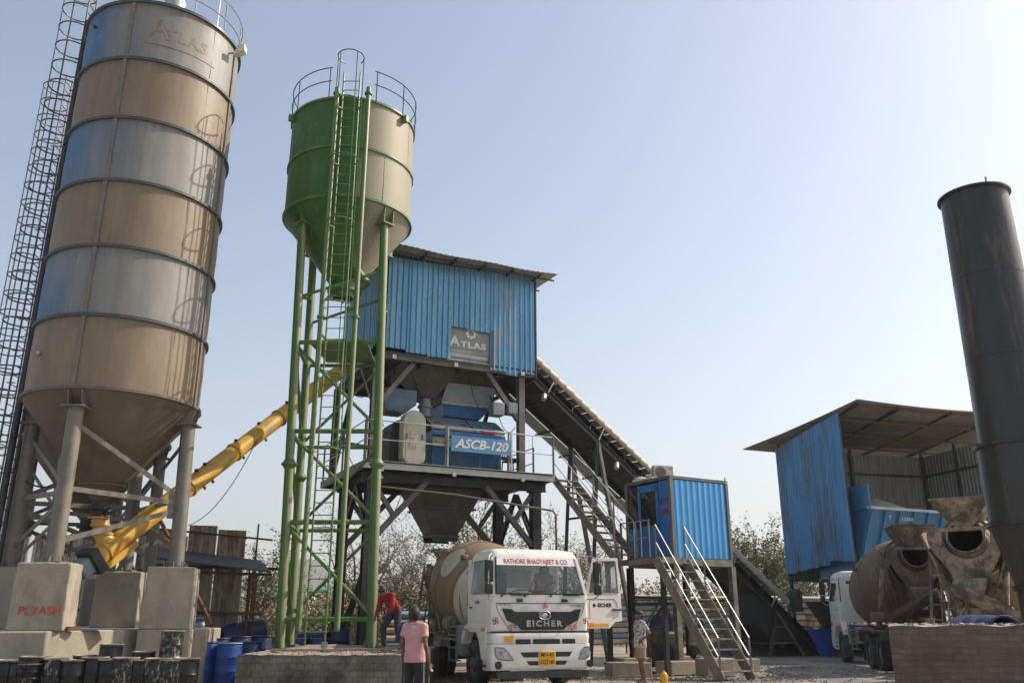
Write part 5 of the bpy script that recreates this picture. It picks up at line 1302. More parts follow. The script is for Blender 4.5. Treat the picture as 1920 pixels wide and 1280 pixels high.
    MB().beam((-.6,yr-.15,2.2),(.6,yr-.15,2.2),.10,.14).build('rear_frame', cake, t); MB().beam((-.5,yr-.15,1.3),(.5,yr-.15,1.3),.10,.12).build('rear_frame', cake, t)
    # charge hopper
    hq = lambda w_, y0, y1, z: [V((-w_,y0,z)),V((w_,y0,z)),V((w_,y1,z)),V((-w_,y1,z))]
    mb = MB(); mb.loft([[V((-.18,yr-.45,3.42)),V((.18,yr-.45,3.42)),V((.16,yr+.12,3.44)),V((-.16,yr+.12,3.44))],[V((-.52,yr-.5,3.88)),V((.52,yr-.5,3.88)),V((.52,yr+.36,3.92)),V((-.52,yr+.36,3.92))],[V((-.62,yr-.52,4.06)),V((.62,yr-.52,4.06)),V((.60,yr+.46,4.10)),V((-.60,yr+.46,4.10))]], cap=False)
    o = rough(mb.build('charge_hopper', cake, t), 3, .07); sm = o.modifiers.new('thickness', 'SOLIDIFY'); sm.thickness = .03
    mb = MB(); mb.path([V((-.62,yr-.52,4.06)),V((.62,yr-.52,4.06)),V((.60,yr+.46,4.10)),V((-.60,yr+.46,4.10))], .022, 5, True); mb.build('hopper_rim', cake, t)
    # cheek plates, collector and chute
    for s_ in (-1,1):
        mb = MB(); mb.prism([V((s_*.86,yr-.5,3.5)),V((s_*.92,yr+.1,3.35)),V((s_*.62,yr+.25,2.5)),V((s_*.44,yr,2.2)),V((s_*.5,yr-.4,2.6))], (s_*.03,0,0)); rough(mb.build('side_wing', cake, t), 3, .06)
    mb = MB(); mb.loft([[V((math.cos(a)*.34, yr+.30+math.sin(a)*.22, 2.35)) for a in [k*math.pi/8 for k in range(16)]],[V((math.cos(a)*.22, yr+.34+math.sin(a)*.18, 1.98)) for a in [k*math.pi/8 for k in range(16)]]], cap=False); o = rough(mb.build('collector_cone', cake, t), 2, .06); sm = o.modifiers.new('thickness', 'SOLIDIFY'); sm.thickness = .02
    cs = chute_side
    a_, b_ = V((-cs*.30,yr+.36,2.30)), V((cs*1.25,yr+.62,1.45)); d_ = (b_-a_).normalized(); sx = V((0,1,0)); uu = d_.cross(sx).normalized(); uu = uu if uu.z > 0 else -uu
    mb = MB(); rings = []
    for f, k_ in ((0,1.05),(1,.92)):
        p = a_.lerp(b_, f); rings.append([p+sx*math.cos(math.pi+math.pi*i/10)*.30*k_+uu*math.sin(math.pi+math.pi*i/10)*.30*k_ for i in range(11)])
    mb.loft(rings, cap=False, closed=False); o = rough(mb.build('chute', cake, t), 3, .05); sm = o.modifiers.new('thickness', 'SOLIDIFY'); sm.thickness = .025
    MB().box(b_+V((cs*.12,0,.06)), (.34,.5,.3)).build('chute_extension', cake, t, bevel=.08)
    if not near:
        mb = MB(); mb.beam((cs*.95,yr+.15,3.0),(cs*1.22,yr+.35,1.75),.05,.42,up=(0,1,.3)); rough(mb.build('folded_chute', cake, t), 3, .06)
        mb = MB(); mb.prism([V((cs*.55,yr+.30,3.30)),V((cs*1.15,yr+.32,3.05)),V((cs*.95,yr+.30,2.75))], (0,.05,0)); mb.build('splash_plate', cake, t)
    MB().beam((0,yr+.1,1.35),(cs*.75,yr+.5,1.72),.06,.06).build('chute_arm', cake, t)
    for s_ in (-1,1):
        MB().beam((s_*1.02,yr+.02,1.0),(s_*.86,yr-.25,2.95),.035,.05).build('ladder_rail', cake, t); MB().beam((s_*.80,yr+.02,1.0),(s_*.66,yr-.25,2.95),.035,.05).build('ladder_rail', cake, t) if s_ == cs*-1 else None
        MB().box((s_*.80,yr+.12,.92),(.34,.05,.16)).build('tail_lamp', RED if not near else BLACK, t)
    mb = MB(); mb.beam((-cs*1.05,yr+.02,1.0),(-cs*.89,yr-.25,2.95),.03,.04)
    for i in range(6): f = i/6+.08; mb.beam(V((-cs*1.02,yr+.02,1.0)).lerp(V((-cs*.86,yr-.25,2.95)),f), V((-cs*.80,yr+.02,1.0)).lerp(V((-cs*.66,yr-.25,2.95)),f), .03,.03)
    mb.build('ladder_slats', cake, t)
    # drum mouth lip reaching out behind the spreader plate, splashed cement lumps, pipes and a cable reel of hoses
    me_ = dpt(4.75, 0); 
    mb = MB(); mb.lathe([(.50,4.7),(.46,5.0),(.40,5.22),(.36,5.22),(.40,4.98)], 28, M=Md, c=c0); rough(mb.build('drum_lip', cake, t), 1, .04)
    r_ = random.Random(int(abs(loc[0])*10)+3)
    for i in range(9):
        p = V((r_.uniform(-.75,.75), yr+r_.uniform(-.1,.15), r_.uniform(1.1,2.3))); s_q = r_.uniform(.04,.09)
        mb = MB(); mb.sphere(p, s_q, 10, 7, (1.2,.7,r_.uniform(.6,1.3))); 
        if not near: rough(mb.build('cement_lump', cake, t), 1, .05)
    for x_, z0_, z1_ in ((-.62,1.0,2.5),(.55,1.0,2.2),(.2,1.1,2.0),(-.35,1.0,2.1)): MB().path([(x_,yr+.05,z0_),(x_+.04,yr+.12,(z0_+z1_)/2),(x_-.05,yr,z1_)], .028, 6).build('hydraulic_pipe', cake, t)
    MB().box((0,yr-.1,1.62),(.9,.3,.22)).build('control_box', cake, t, bevel=.03); MB().tube((.45,yr+.05,1.2),(.78,yr+.05,1.2),.17,14).build('air_tank', cake, t); MB().tube((-.75,yr,1.15),(-.35,yr,1.15),.15,14).build('air_tank', cake, t)
    MB().tube((-.1,yr+.32,1.1),(-.1,yr+.32,1.5),.13,12).build('water_bucket', CREAM, t); MB().beam((-1.1,yr+.1,.72),(1.1,yr+.1,.72),.08,.12).build('bumper_bar', DARKST, t)
    mb = MB(); r_ = random.Random(5)
    for i in range(12):
        p = V((r_.uniform(-.7,.7), yr+r_.uniform(-.2,.2), r_.uniform(1.2,2.0))); mb.path([p, p+V((r_.uniform(-.2,.2),.05,-.25)), p+V((r_.uniform(-.2,.2),.02,-.5))], .018, 5)
    mb.build('hose', cake, t)
    if near:
        for o in kids(t):
            if o.name.split('.')[0] in ('charge_hopper','hopper_rim','spreader_plate','cross_tube','side_wing','drum_lip'): o.location = (0,-.45,-.62)
    return t
mixer_truck('white mixer truck facing the camera, door open, red lettering over its windscreen', (.66,20.35,0), R(21), near=True, open_door=True)
def away(rear, front):
    r_, f_ = V(rear), V(front); d = (r_-f_).normalized()   # local +y runs from the front to the rear
    return math.atan2(-d.x, d.y), f_
psi, f_ = away((11.75,25.2,0), (12.95,33.0,0))
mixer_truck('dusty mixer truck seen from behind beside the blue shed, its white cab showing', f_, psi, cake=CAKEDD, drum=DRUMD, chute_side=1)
psi, f_ = away((9.95,19.3,0), (14.6,25.55,0))
mixer_truck('cement caked mixer truck seen straight from behind beside the dark chimney', f_, psi, cake=CAKED, chute_side=-1)
# ================================================================ walls
def brickmat(name, c1, c2, mortar, bw, bh, msz=.012, bump=.8, stain=(.05,.045,.04), st=(.5,.7), sc_=1.2):
    m, t, b, N, L = nt(name)
    tc = N.new('ShaderNodeTexCoord'); sx = N.new('ShaderNodeSeparateXYZ'); L.new(tc.outputs['Object'], sx.inputs[0])
    cmb = N.new('ShaderNodeCombineXYZ'); L.new(math_(N, L, 'ADD', sx.outputs[0], sx.outputs[1]), cmb.inputs[0]); L.new(sx.outputs[2], cmb.inputs[1])
    ns = N.new('ShaderNodeTexNoise'); ns.inputs['Scale'].default_value = 6; L.new(tc.outputs['Object'], ns.inputs['Vector'])
    va = N.new('ShaderNodeVectorMath'); va.operation = 'MULTIPLY_ADD'; L.new(ns.outputs['Color'], va.inputs[0]); va.inputs[1].default_value = (.055,.055,.055); L.new(cmb.outputs[0], va.inputs[2])
    br = N.new('ShaderNodeTexBrick'); L.new(va.outputs[0], br.inputs['Vector'])
    br.inputs['Scale'].default_value = 1; br.inputs['Brick Width'].default_value = bw; br.inputs['Row Height'].default_value = bh
    br.inputs['Mortar Size'].default_value = msz; br.inputs['Mortar Smooth'].default_value = .4
    br.inputs['Color1'].default_value = (*c1,1); br.inputs['Color2'].default_value = (*c2,1); br.inputs['Mortar'].default_value = (*mortar,1)
    f = tex(N, L, sc_, detail=8); g = tex(N, L, 12, detail=6, off=4)
    c = mix(N, L, ramp(N, L, g, .35, .8, 0, .55), br.outputs['Color'], tuple(k*1.5 for k in c1))
    c = mix(N, L, ramp(N, L, f, st[0], st[1], 0, .8), c, stain)
    L.new(c, b.inputs['Base Color']); b.inputs['Roughness'].default_value = .95
    h = math_(N, L, 'SUBTRACT', g, math_(N, L, 'MULTIPLY', br.outputs['Fac'], .9))
    bn = N.new('ShaderNodeBump'); bn.inputs['Strength'].default_value = bump; bn.inputs['Distance'].default_value = .025
    L.new(h, bn.inputs['Height']); L.new(bn.outputs[0], b.inputs['Normal']); return m
BRICK = brickmat('old_brick', (.10,.075,.06), (.175,.125,.095), (.135,.112,.09), .21, .080, .013, 1.0, (.06,.048,.04), (.42,.68))
BLOCK = brickmat('rough_block', (.17,.15,.12), (.215,.19,.155), (.13,.11,.095), .17, .13, .010, .9, (.045,.04,.035), (.42,.62), 1.6)
def rough_wall(name, label, x0, x1, y0, y1, h, m, seed, capm=None, yaw=0, shear=0):
    r = random.Random(seed); t = thing(name, label, 'wall', (x0, y0, 0), yaw); W_, D_ = x1-x0, y1-y0
    nx, ny = int(W_/.16), max(2, int(D_/.2)); 
    top = lambda i, j: h + .025*noise.noise(V((i*.5, j*.5, seed))) + r.uniform(-.012,.012)
    P = {}; V_ = []; F_ = []
    def vid(k, p):
        if k not in P: P[k] = len(V_); V_.append(p)
        return P[k]
    T = [[V((W_*i/nx+(r.uniform(-.01,.01) if 0 < i < nx else 0), D_*j/ny, top(i,j))) for i in range(nx+1)] for j in range(ny+1)]
    ring = [(i,0) for i in range(nx+1)]+[(nx,j) for j in range(1,ny+1)]+[(i,ny) for i in range(nx-1,-1,-1)]+[(0,j) for j in range(ny-1,0,-1)]
    rings = [[V((T[j][i].x, T[j][i].y, -.15)) for i, j in ring]]
    for z in (.33,.66,.92):
        rings.append([V((T[j][i].x+r.uniform(-.008,.008), T[j][i].y+r.uniform(-.008,.008), h*z)) for i, j in ring])
    rings.append([T[j][i] for i, j in ring])
    for row in T:
        for p in row: pass
    rings = [[V((p.x+shear*p.y, p.y, p.z)) for p in q_] for q_ in rings]; T = [[V((p.x+shear*p.y, p.y, p.z)) for p in q_] for q_ in T]
    mb = MB(); mb.loft(rings, cap=False); mb.build('wall_body', m, t, angle=25)
    P2 = [p+V((0,0,.001)) for row in T for p in row]; mb = MB(); mb.add(P2, [(j*(nx+1)+i, j*(nx+1)+i+1, (j+1)*(nx+1)+i+1, (j+1)*(nx+1)+i) for j in range(ny) for i in range(nx)]); mb.build('wall_top', capm or CONC, t, recalc=False)
    return t
TOPM = mat('dusty_rubble_top', (.30,.24,.20), .95, 0, .35, 8, dirt=(.42,.34,.29), damt=(.5,.7), dscale=9, bump=1.0, bscale=25)
rough_wall('brick_wall', 'low old brick wall in shade at the right edge in front of the mixer trucks', 5.02, 9.6, 12.0, 13.9, 1.45, BRICK, 3, TOPM, R(-1), .42)
rough_wall('block_wall', 'low rough block plinth in front carrying the legs of the green tower', -5.72, -1.95, 18.9, 25.2, .79, BLOCK, 5, TOPM, 0)
def rubble(label, boxes, n, m, seed, s0=.02, s1=.07):
    r = random.Random(seed); mb = MB()
    for _ in range(n):
        x0_, x1_, y0_, y1_, z_ = boxes[r.randrange(len(boxes))]; s_ = r.uniform(s0, s1)
        c = V((r.uniform(x0_,x1_), r.uniform(y0_,y1_), z_+s_*.2)); M_ = Matrix.Rotation(r.uniform(0,6), 3, 'Z') @ Matrix.Rotation(r.uniform(-.4,.4), 3, 'X')
        P_ = [M_ @ V((i*s_*r.uniform(.6,1.2), j*s_*r.uniform(.5,.9), k*s_*r.uniform(.3,.7))) + c for i in (-1,1) for j in (-1,1) for k in (-1,1)]
        mb.add(P_, [(0,1,3,2),(4,6,7,5),(0,4,5,1),(2,3,7,6),(0,2,6,4),(1,5,7,3)])
    tag(mb.build('rubble', m, smooth=False), label, 'rubble', kind='stuff')
rubble('broken brick and stone scattered over the yard', [(1.8,11,22.3,30,0),(2.5,8,23,27,0),(-2,2,22.4,26,0)], 1500, mat('yard_stone', (.30,.26,.21), .95, 0, .35, 5), 3, .008,.035)
rubble('grit and brick chips lying on the low walls', [(5.1,9.5,12.05,13.8,1.455),(-5.6,-2.0,18.95,22,.795)], 500, TOPM, 4, .008,.03)
STONEP = mat('dark_soil', (.07,.06,.052), .95, 0, .3, 3, bump=.8)
def heap(name, label, x, y, rx, ry, h, m, seed):
    mb = MB(); rings = []
    for k in range(9):
        f = k/8; rings.append([V((x+math.cos(a)*rx*(1-f)*(1+.15*noise.noise(V((math.cos(a)*2,math.sin(a)*2,seed)))), y+math.sin(a)*ry*(1-f), h*(1-(1-f)**1.6)*(1+.2*noise.noise(V((a*2,f*4,seed))))-.03)) for a in [i*math.pi/14 for i in range(28)]])
    mb.loft(rings, cap=False); o = mb.build(name, m); tag(o, label, 'heap', kind='stuff')
heap('soil_heap', 'low dark spill of aggregate behind the stair foot', 9.6, 37.5, 2.6, 1.5, .7, STONEP, 7)

# ================================================================ drums and barrels
DRM = mat('black_drum_paint', (.011,.0105,.010), .26, .2, .3, 6, dirt=(.16,.145,.12), damt=(.62,.68), dscale=7, dstretch=(1,1,.35))
DRMB = mat('speckled_drum_paint', (.015,.014,.013), .4, .2, .3, 6, dirt=(.27,.24,.19), damt=(.52,.60), dscale=16, dstretch=(1,1,.5))
LIDM = mat('dirty_drum_lid', (.16,.14,.12), .6, .1, .3, 6, dirt=(.34,.30,.25), damt=(.45,.6))
def black_drum(label, loc, m, s_=1.0, lying=False, rz=0, group='small black drums'):
    t = thing('steel_drum', label, 'drum', loc, rz, group)
    r_, h = .215*s_, .72*s_
    M_ = (Matrix.Rotation(R(90), 3, 'Y') if lying else Matrix.Identity(3)); c = (0,0,r_) if lying else (0,0,0)
    pr = [(0,0),(r_,0),(r_,.02),(r_,.10)]
    for z in (.235,.47): pr += [(r_,z*s_-.02),(r_+.010,z*s_),(r_,z*s_+.02)]
    pr += [(r_,h-.05),(r_+.006,h-.045),(r_,h-.04),(r_,h)]
    b = MB().lathe(pr, 24, M=M_, c=c).build('body', m, t)
    MB().lathe([(r_+.008,h-.012),(r_+.010,h+.006),(r_-.012,h+.010),(r_-.022,h-.012),(0,h-.010)], 24, M=M_, c=c).build('lid', LIDM, t)
    return t
rr = random.Random(4)
px_list = [14,44,75,104,140,178,208,236,268,296,325,350]
names = ['half cut by the left photo edge','with a plain dull side','with a shiny vertical streak','with pale smears at its foot','broader and darkest of the row','with worn grey shoulders','standing seventh in the front row','with white speckles all down its side','with a small pale paper label','with fine grey speckles and a paper label','with a pale rim beside the blue drum','last in the front row at its right end']
protoA = None
for i, p in enumerate(px_list):
    Y = 17.25+.12*rr.uniform(-1,1); w_ = at(p, 1238, Y)
    d = black_drum('small black steel drum '+names[i], (w_.x, Y, .0), [DRM, DRMB][i in (3,7,9,10)], 1.10+rr.uniform(-.03,.05), rz=rr.uniform(0,6))
    if i in (8, 9): 
        a_ = -d.rotation_euler[2]-math.pi/2-.15; MB().box((math.cos(a_)*.222,math.sin(a_)*.222,.50),(.06,.004,.04),rz=a_+math.pi/2).build('paper_label', WHITEL, d)
for i, (p, top, Y, l) in enumerate(((210,1207,17.75,'standing raised behind the front row under the slab edge'),(325,1182,17.8,'grey speckled and stacked high against the right pedestal'),(270,1221,17.72,'standing behind with a pale round lid'),(160,1228,17.7,'peeping up behind the front row on the left'),(60,1230,17.0,'with a torn lid behind the leftmost drums'))):
    w_ = at(p, top, Y); z_ = w_.z-.72
    if z_ > .1: 
        k = black_drum('small black steel drum used as a base beneath the one '+['raised behind the front row','leaning on the right pedestal','with the pale round lid','on the left','above it'][i], (w_.x, Y, max(0, z_-.72)), DRMB, 1.0)
        if z_ > .76: pass
    black_drum('small black steel drum '+l, (w_.x, Y, z_ if z_ > .1 else 0), DRMB if i == 1 else DRM, 1.0)
BLB = mat('blue_barrel_plastic', (.012,.055,.27), .38, 0, .15, 2, dirt=(.10,.14,.24), damt=(.52,.8))
BLBD = mat('dark_blue_barrel_plastic', (.012,.028,.10), .45, 0, .15, 2, dirt=(.08,.09,.12), damt=(.52,.8))
BLIN = mat('barrel_inside', (.01,.025,.11), .6)
def barrel(label, loc, m=BLB, s_=1.0, lying=None, rz=0, openm=True, group='large blue plastic barrels', rimm=None):
    t = thing('plastic_barrel', label, 'barrel', loc, 0, group)
    r_, h = .29*s_, .93*s_
    M_ = Matrix.Rotation(rz, 3, 'Z') @ (Matrix.Rotation(R(90+(lying or 0)), 3, 'X') if lying is not None else Matrix.Identity(3)); c = V((0,0,r_ if lying is not None else 0))
    pr = [(0,0),(r_*.90,0),(r_*.96,.03),(r_,.12),(r_*1.0,.30),(r_*1.015,.31),(r_*1.015,.34),(r_,.35),(r_,.60),(r_*1.015,.61),(r_*1.015,.64),(r_,.65),(r_*.985,.82),(r_*.95,.88),(r_*.93,.90),(r_*.97,.905),(r_*.97,.93)]
    b = MB().lathe([(a, z*s_) for a, z in pr], 28, M=M_, c=c).build('body', m, t)
    if openm: MB().lathe([(r_*.97,.93*s_),(r_*.90,.93*s_),(r_*.90,.70*s_),(r_*.93,.30*s_),(0,.28*s_)], 28, M=M_, c=c).build('inside', BLIN, t)
    else: MB().lathe([(r_*.97,.925*s_),(r_*.90,.925*s_),(r_*.90,.90*s_),(0,.905*s_)], 28, M=M_, c=c).build('lid', LIDM, t)
    mb = MB(); mb.path([c + M_ @ V((math.cos(a)*r_*.97, math.sin(a)*r_*.97, .93*s_)) for a in [k*math.pi/12 for k in range(24)]], .014, 5, True); mb.build('rim', rimm or m, t)
    return t
bx_ = [(386,1203,21.2,BLB,'upright bright blue barrel cut by the concrete pedestal'),(432,1205,21.0,BLB,'upright bright blue barrel standing alone in sun beside the block plinth'),(470,1203,21.9,BLBD,'upright barrel directly left of the front tower leg'),
 (410,1196,22.4,BLBD,'upright barrel behind the two bright front ones'),(450,1193,22.9,BLBD,'upright barrel in the second row near the fence'),(490,1192,23.4,BLBD,'upright barrel in the rear row left of the tower'),(505,1204,26.0,BLBD,'open barrel left of the tower legs'),
 (556,1205,26.0,BLB,'pale blue open barrel between the two left tower legs'),(600,1197,26.2,BLB,'open bright blue barrel right of the tower ladder foot'),(640,1183,26.2,BLBD,'tall dark barrel with a flat lid under the hanging pipes'),(380,1190,23.6,BLBD,'barrel hidden behind the pedestal except for its rim')]
for i, (p, top, Y, m_, l) in enumerate(bx_):
    w_ = at(p, top, Y); barrel(l, (w_.x, Y, w_.z-.93 if w_.z > .95 else 0) if i not in (9,) else (w_.x, Y, .25), m_, openm=i != 9, rimm=(PALEBLUE if i in (1,7,8) else None))
w_ = at(390, 1175, 22.6); barrel('dark blue barrel lying on its side on top of the others', (w_.x, 22.2, .93), BLBD, 1.05, 0, R(-60), openm=False)
w_ = at(560, 1180, 26.2); barrel('navy barrel lying on its side behind the tower leg', (w_.x, 26.6, .55), BLBD, 1.0, 0, R(70))
w_ = at(498, 1160, 27); barrel('large black barrel lying tilted beyond the lean-to post', (w_.x-.1, 27.2, .75), BLACK and BLBD, 1.35, 12, R(-55))
w_ = at(1850, 1170, 14.2); barrel('dark steel blue barrel lying behind the right brick wall', (w_.x-.2, 14.6, .95), BLBD, 1.1, 0, R(8))
BLACKBAG = mat('black_sacking', (.02,.02,.02), .6, bump=.6)
t = thing('tarpaulin_bundle', 'black crumpled tarpaulin bundle behind the left tower legs', 'bundle', (at(500,1190,27).x, 27.5, 0)); mb = MB(); mb.sphere((0,0,.35), .75, 16, 9, (1.2,.7,.75)); mb.sphere((.8,.2,.3), .5, 14, 8, (1.2,.8,.8)); mb.build('cloth', BLACKBAG, t)

# ================================================================ rusty fence sheets and lean-to (behind the silo foundation)
RSH = rusty_sheet('rusty_fence_sheet', (.50,.45,.37), (.17,.11,.08), .50, .60, 2.0)
RSH2 = rusty_sheet('very_rusty_sheet', (.46,.39,.30), (.17,.115,.085), .47, .60, 2.0)
fn = thing('sheet_fence', 'tall fence of rusty corrugated sheets with gaps behind the silo pedestals', 'fence', (-10.5,28.3,0))
for a, b_, yt, Y, m_ in ((262,292,992,28.4,RSH),(291,325,990,28.3,RSH),(325,352,1004,28.4,RSH),(356,408,984,28.2,RSH2),(410,430,992,28.3,RSH2),(428,462,993,28.35,RSH2)):
    p, q_ = at(a, yt, Y), at(b_, yt, Y); mb = MB(); rib_sheet(mb, (p.x,Y,.1), (q_.x-p.x,.04,0), (0,0,1), (0,-1,0), q_.x-p.x, p.z-.1, q_.z-.12, .155, .035, .05, .03)
    mb.build('sheet', m_, fn, smooth=False, world=True)
for a, b_, yt in ((20,60,995),(66,110,1000),(112,160,1002),(160,205,1000)):
    p, q_ = at(a, yt, 29.5), at(b_, yt, 29.5); mb = MB(); rib_sheet(mb, (p.x,29.5,.1), (1,0,0), (0,0,1), (0,-1,0), q_.x-p.x, p.z-.1, p.z-.1, .155, .035, .05, .03); mb.build('sheet', RSH, fn, smooth=False, world=True)
A_, B_ = at(258,987,28.15), at(511,1012,28.15)
MB().tube(A_, B_, .035, 6).build('rail', RUST, fn, world=True); A_, B_ = at(140,1143,28.15), at(490,1150,28.15); MB().tube(A_, B_, .04, 6).build('rail', RUST, fn, world=True)
for px__, yt in ((485,982),(470,1048),(285,988),(135,1000),(207,1000)):
    p = at(px__, yt, 28.1); MB().tube((p.x,28.1,0),(p.x,28.1,p.z),.03,6).build('post', RUST, fn, world=True)
lt = thing('lean_to_shelter', 'low lean-to shelter with a dark sagging sheet roof and thin rusty posts', 'shelter', (-9.8,27,0))
LTM = mat('lean_to_roof', (.10,.085,.075), .7, .1, .3, 2)
a, b_, c, d_ = at(262,1042,26.6), at(512,1074,26.6), at(486,1068,29.0), at(250,1038,29.0)
z0_ = .5*(a.z+b_.z)
mb = MB(); mb.loft([[V((a.x,26.4,a.z-.02)),V((b_.x,26.4,b_.z)),V((c.x+.3,28.0,b_.z+.42)),V((a.x,28.0,a.z+.30))],[V((a.x,26.4,a.z+.03)),V((b_.x,26.4,b_.z+.04)),V((c.x+.3,28.0,b_.z+.46)),V((a.x,28.0,a.z+.35))]]); mb.build('roof', LTM, lt, world=True)
for px__ in (262,470,481): p = at(px__, 1080, 26.5); MB().beam((p.x,26.5,0),(p.x,26.5,b_.z-.0),.06,.06).build('post', RUST, lt, world=True)
for y, z in ((26.45,b_.z-.05),(27.3,b_.z+.15)): MB().beam((a.x,y,z+.12),(b_.x,y,z),.06,.08).build('beam', DARKST, lt, world=True)
MB().beam((at(380,1150,26.5).x,26.5,1.65),(at(481,1150,26.5).x,26.5,1.6),.05,.05).build('beam', RUST, lt, world=True)

# ================================================================ striped sheet fence (sheets laid with ribs level)
STR = []  # cream carries the sunlight on the ridge tops in its colour
for nm, c1, c2 in (('faded_cream_strip',(.66,.57,.42),(.25,.13,.08)),('faded_blue_strip',(.20,.36,.45),(.42,.34,.24)),('rusty_strip',(.50,.40,.28),(.22,.12,.08))): STR.append(rusty_sheet(nm, c1, c2, .50, .60, 1.4))  # the cream stands for sunlit ridge tops, not for fading
def strip_fence(label, a, b_, z0, z1, Y0, Y1, n, seed, ms):
    r = random.Random(seed); p, q_ = V((a,Y0,0)), V((b_,Y1,0)); t = thing('corrugated_fence', label, 'fence', p); X_ = (q_-p).normalized(); L_ = (q_-p).length
    seg_ = 2.4; k = 0; x = 0; Nn = V((X_.y,-X_.x,0))
    while x < L_:
        w2 = min(seg_, L_-x); zb = z0+r.uniform(-.05,.05); zt = z1+r.uniform(-.12,.1); tl_ = r.uniform(-.02,.02)
        h = zt-zb; nrow = n; 
        for i in range(nrow):
            za, zc_ = zb+h*i/nrow, zb+h*(i+1)/nrow; mb = MB(); d = .06
            hh = zc_-za; prof = [(0,za)]+[(math.sin(math.pi*q_/8)*.085, za+hh*.08+hh*.84*(.5-.5*math.cos(math.pi*q_/8))) for q_ in range(1,8)]+[(0,zc_-.004)]
            rings = [[p+X_*xx+Nn*o+V((0,0,z+tl_*(xx-x))) for o, z in prof] for xx in (x, x+w2*.5, x+w2+.03)]
            mb.loft(rings, cap=False, closed=False); ob = mb.build('rib', ms[(0,1,0,2,0,1)[(i+k) % 6]], t, world=True, recalc=False)
            MB().beam(p+X_*x+Nn*.012+V((0,0,za)), p+X_*(x+w2)+Nn*.012+V((0,0,za+tl_*w2)), .03, .035).build('rusty_edge', RUST, t, world=True)
        MB().beam(p+X_*x-Nn*.06+V((0,0,0)), p+X_*x-Nn*.06+V((0,0,zt+.05)), .07,.07).build('post', RUST, t, world=True)
        x += seg_; k += 1
    return t
strip_fence('low fence of level rusty cream and blue ribbed sheets behind truck and cabin', 2.6, 12.4, .35, 2.35, 38.5, 40.5, 9, 5, STR)
strip_fence('continuation of the level ribbed sheet fence below the blue shed', 12.6, 17.5, .3, 2.3, 40.6, 41.6, 8, 8, STR)
strip_fence('short leaning piece of blue and cream ribbed fence left of the mixer drum', at(722,1150,31).x, at(800,1150,31.6).x, .2, 1.75, 31, 31.6, 6, 9, STR)

# ================================================================ blue shed with aggregate bins
SA = R(15); SO = V((12.85,33.0,0)); shed = thing('blue_shed', 'open fronted blue sheet shed on posts over the aggregate bins', 'shed', SO, SA)
SB = rusty_sheet('dull_blue_sheet', (.05,.22,.44), (.085,.085,.082), .45, .62, 1.1)
vary(SB)
SIN = mat('grey_inner_sheet', (.24,.235,.22), .6, .2, .15, 1.5, dirt=(.16,.145,.13), damt=(.5,.7), dscale=2, dstretch=(2,2,.2))
D_ = 4.6; SW = 9.2
zb = [3.50,3.56,3.42,3.36,3.30,3.22,3.30]
for i in range(6):   # left wall, ragged at the bottom, seen from outside
    y0_ = D_*i/6; mb = MB(); ztop = 9.15-.45*(i/6)-(0 if i == 0 else .0); 
    rib_sheet(mb, (0,y0_+D_/6+.02,zb[i]), (0,-1,0), (0,0,1), (-1,0,0), D_/6+.04, 9.2-.62*(i+1)/6-zb[i]-rnd.uniform(0,.06), 9.2-.62*i/6-zb[i]-rnd.uniform(0,.06), .2, .03, .05, .035); mb.build('wall_sheet', SB, shed, smooth=False)
mb = MB(); rib_sheet(mb, (0,D_,2.9), (1,0,0), (0,0,1), (0,-1,0), 7.6, 5.6, 5.6, .2, .03, .05, .035); mb.build('back_wall', SIN, shed, smooth=False)
mb = MB(); rib_sheet(mb, (7.6,-.2,2.9), (0,1,0), (0,0,1), (-1,0,0), D_+.2, 5.7, 5.6, .2, .03, .05, .035); mb.build('side_wall', SIN, shed, smooth=False)
for z in (4.6,6.0,7.6): MB().beam((0,D_-.08,z),(7.6,D_-.08,z),.05,.09).build('wall_rail', DARKST, shed); MB().beam((7.52,0,z),(7.52,D_,z),.05,.09).build('wall_rail', DARKST, shed)
for x, y in ((.08,.1),(.08,D_-.12),(3.7,D_-.12),(7.5,D_-.12),(7.5,.1),(7.5,2.4),(2.4,D_-.12)): MB().beam((x,y,0),(x,y,8.75 if y > 1 else 9.2),.10,.10).build('post', DARKST, shed)
mb = MB(); rows = []
for jj, (y, z) in enumerate(((-.50,9.66),(1.2,9.30),(3.4,8.98),(D_+1.5,8.78))):
    rows.append([V(((.65,.1,-.4,-.75)[jj]+(9.2,9.5,9.8,10.0)[jj]*i/300, y, z-.30*math.sin(math.pi*min(1,max(0,(i/300))))*(.6 if jj == 0 else .3)+.02*math.sin(i*math.pi/2))) for i in range(301)])
mb.loft(rows, cap=False, closed=False); o = mb.build('roof', mat('shed_roof_sheet', (.17,.16,.145), .65, .1, .2, 1.5, dirt=(.22,.20,.17), damt=(.5,.75)), shed, recalc=False); sm = o.modifiers.new('thickness','SOLIDIFY'); sm.thickness = .02
for x in (.75,2.6,5.1,7.5): MB().beam((x,-.4,9.50-.1*(x > 1)),(x,D_+1.2,8.68-.08*(x > 1)),.08,.12).build('rafter', DARKST, shed)
for y, z in ((-.3,9.45),(.9,9.16),(2.5,8.95),(4.3,8.78)): MB().beam((.6-y*.26,y,z-.02),(8.6,y,z-.12),.06,.07).build('purlin', RUST, shed)
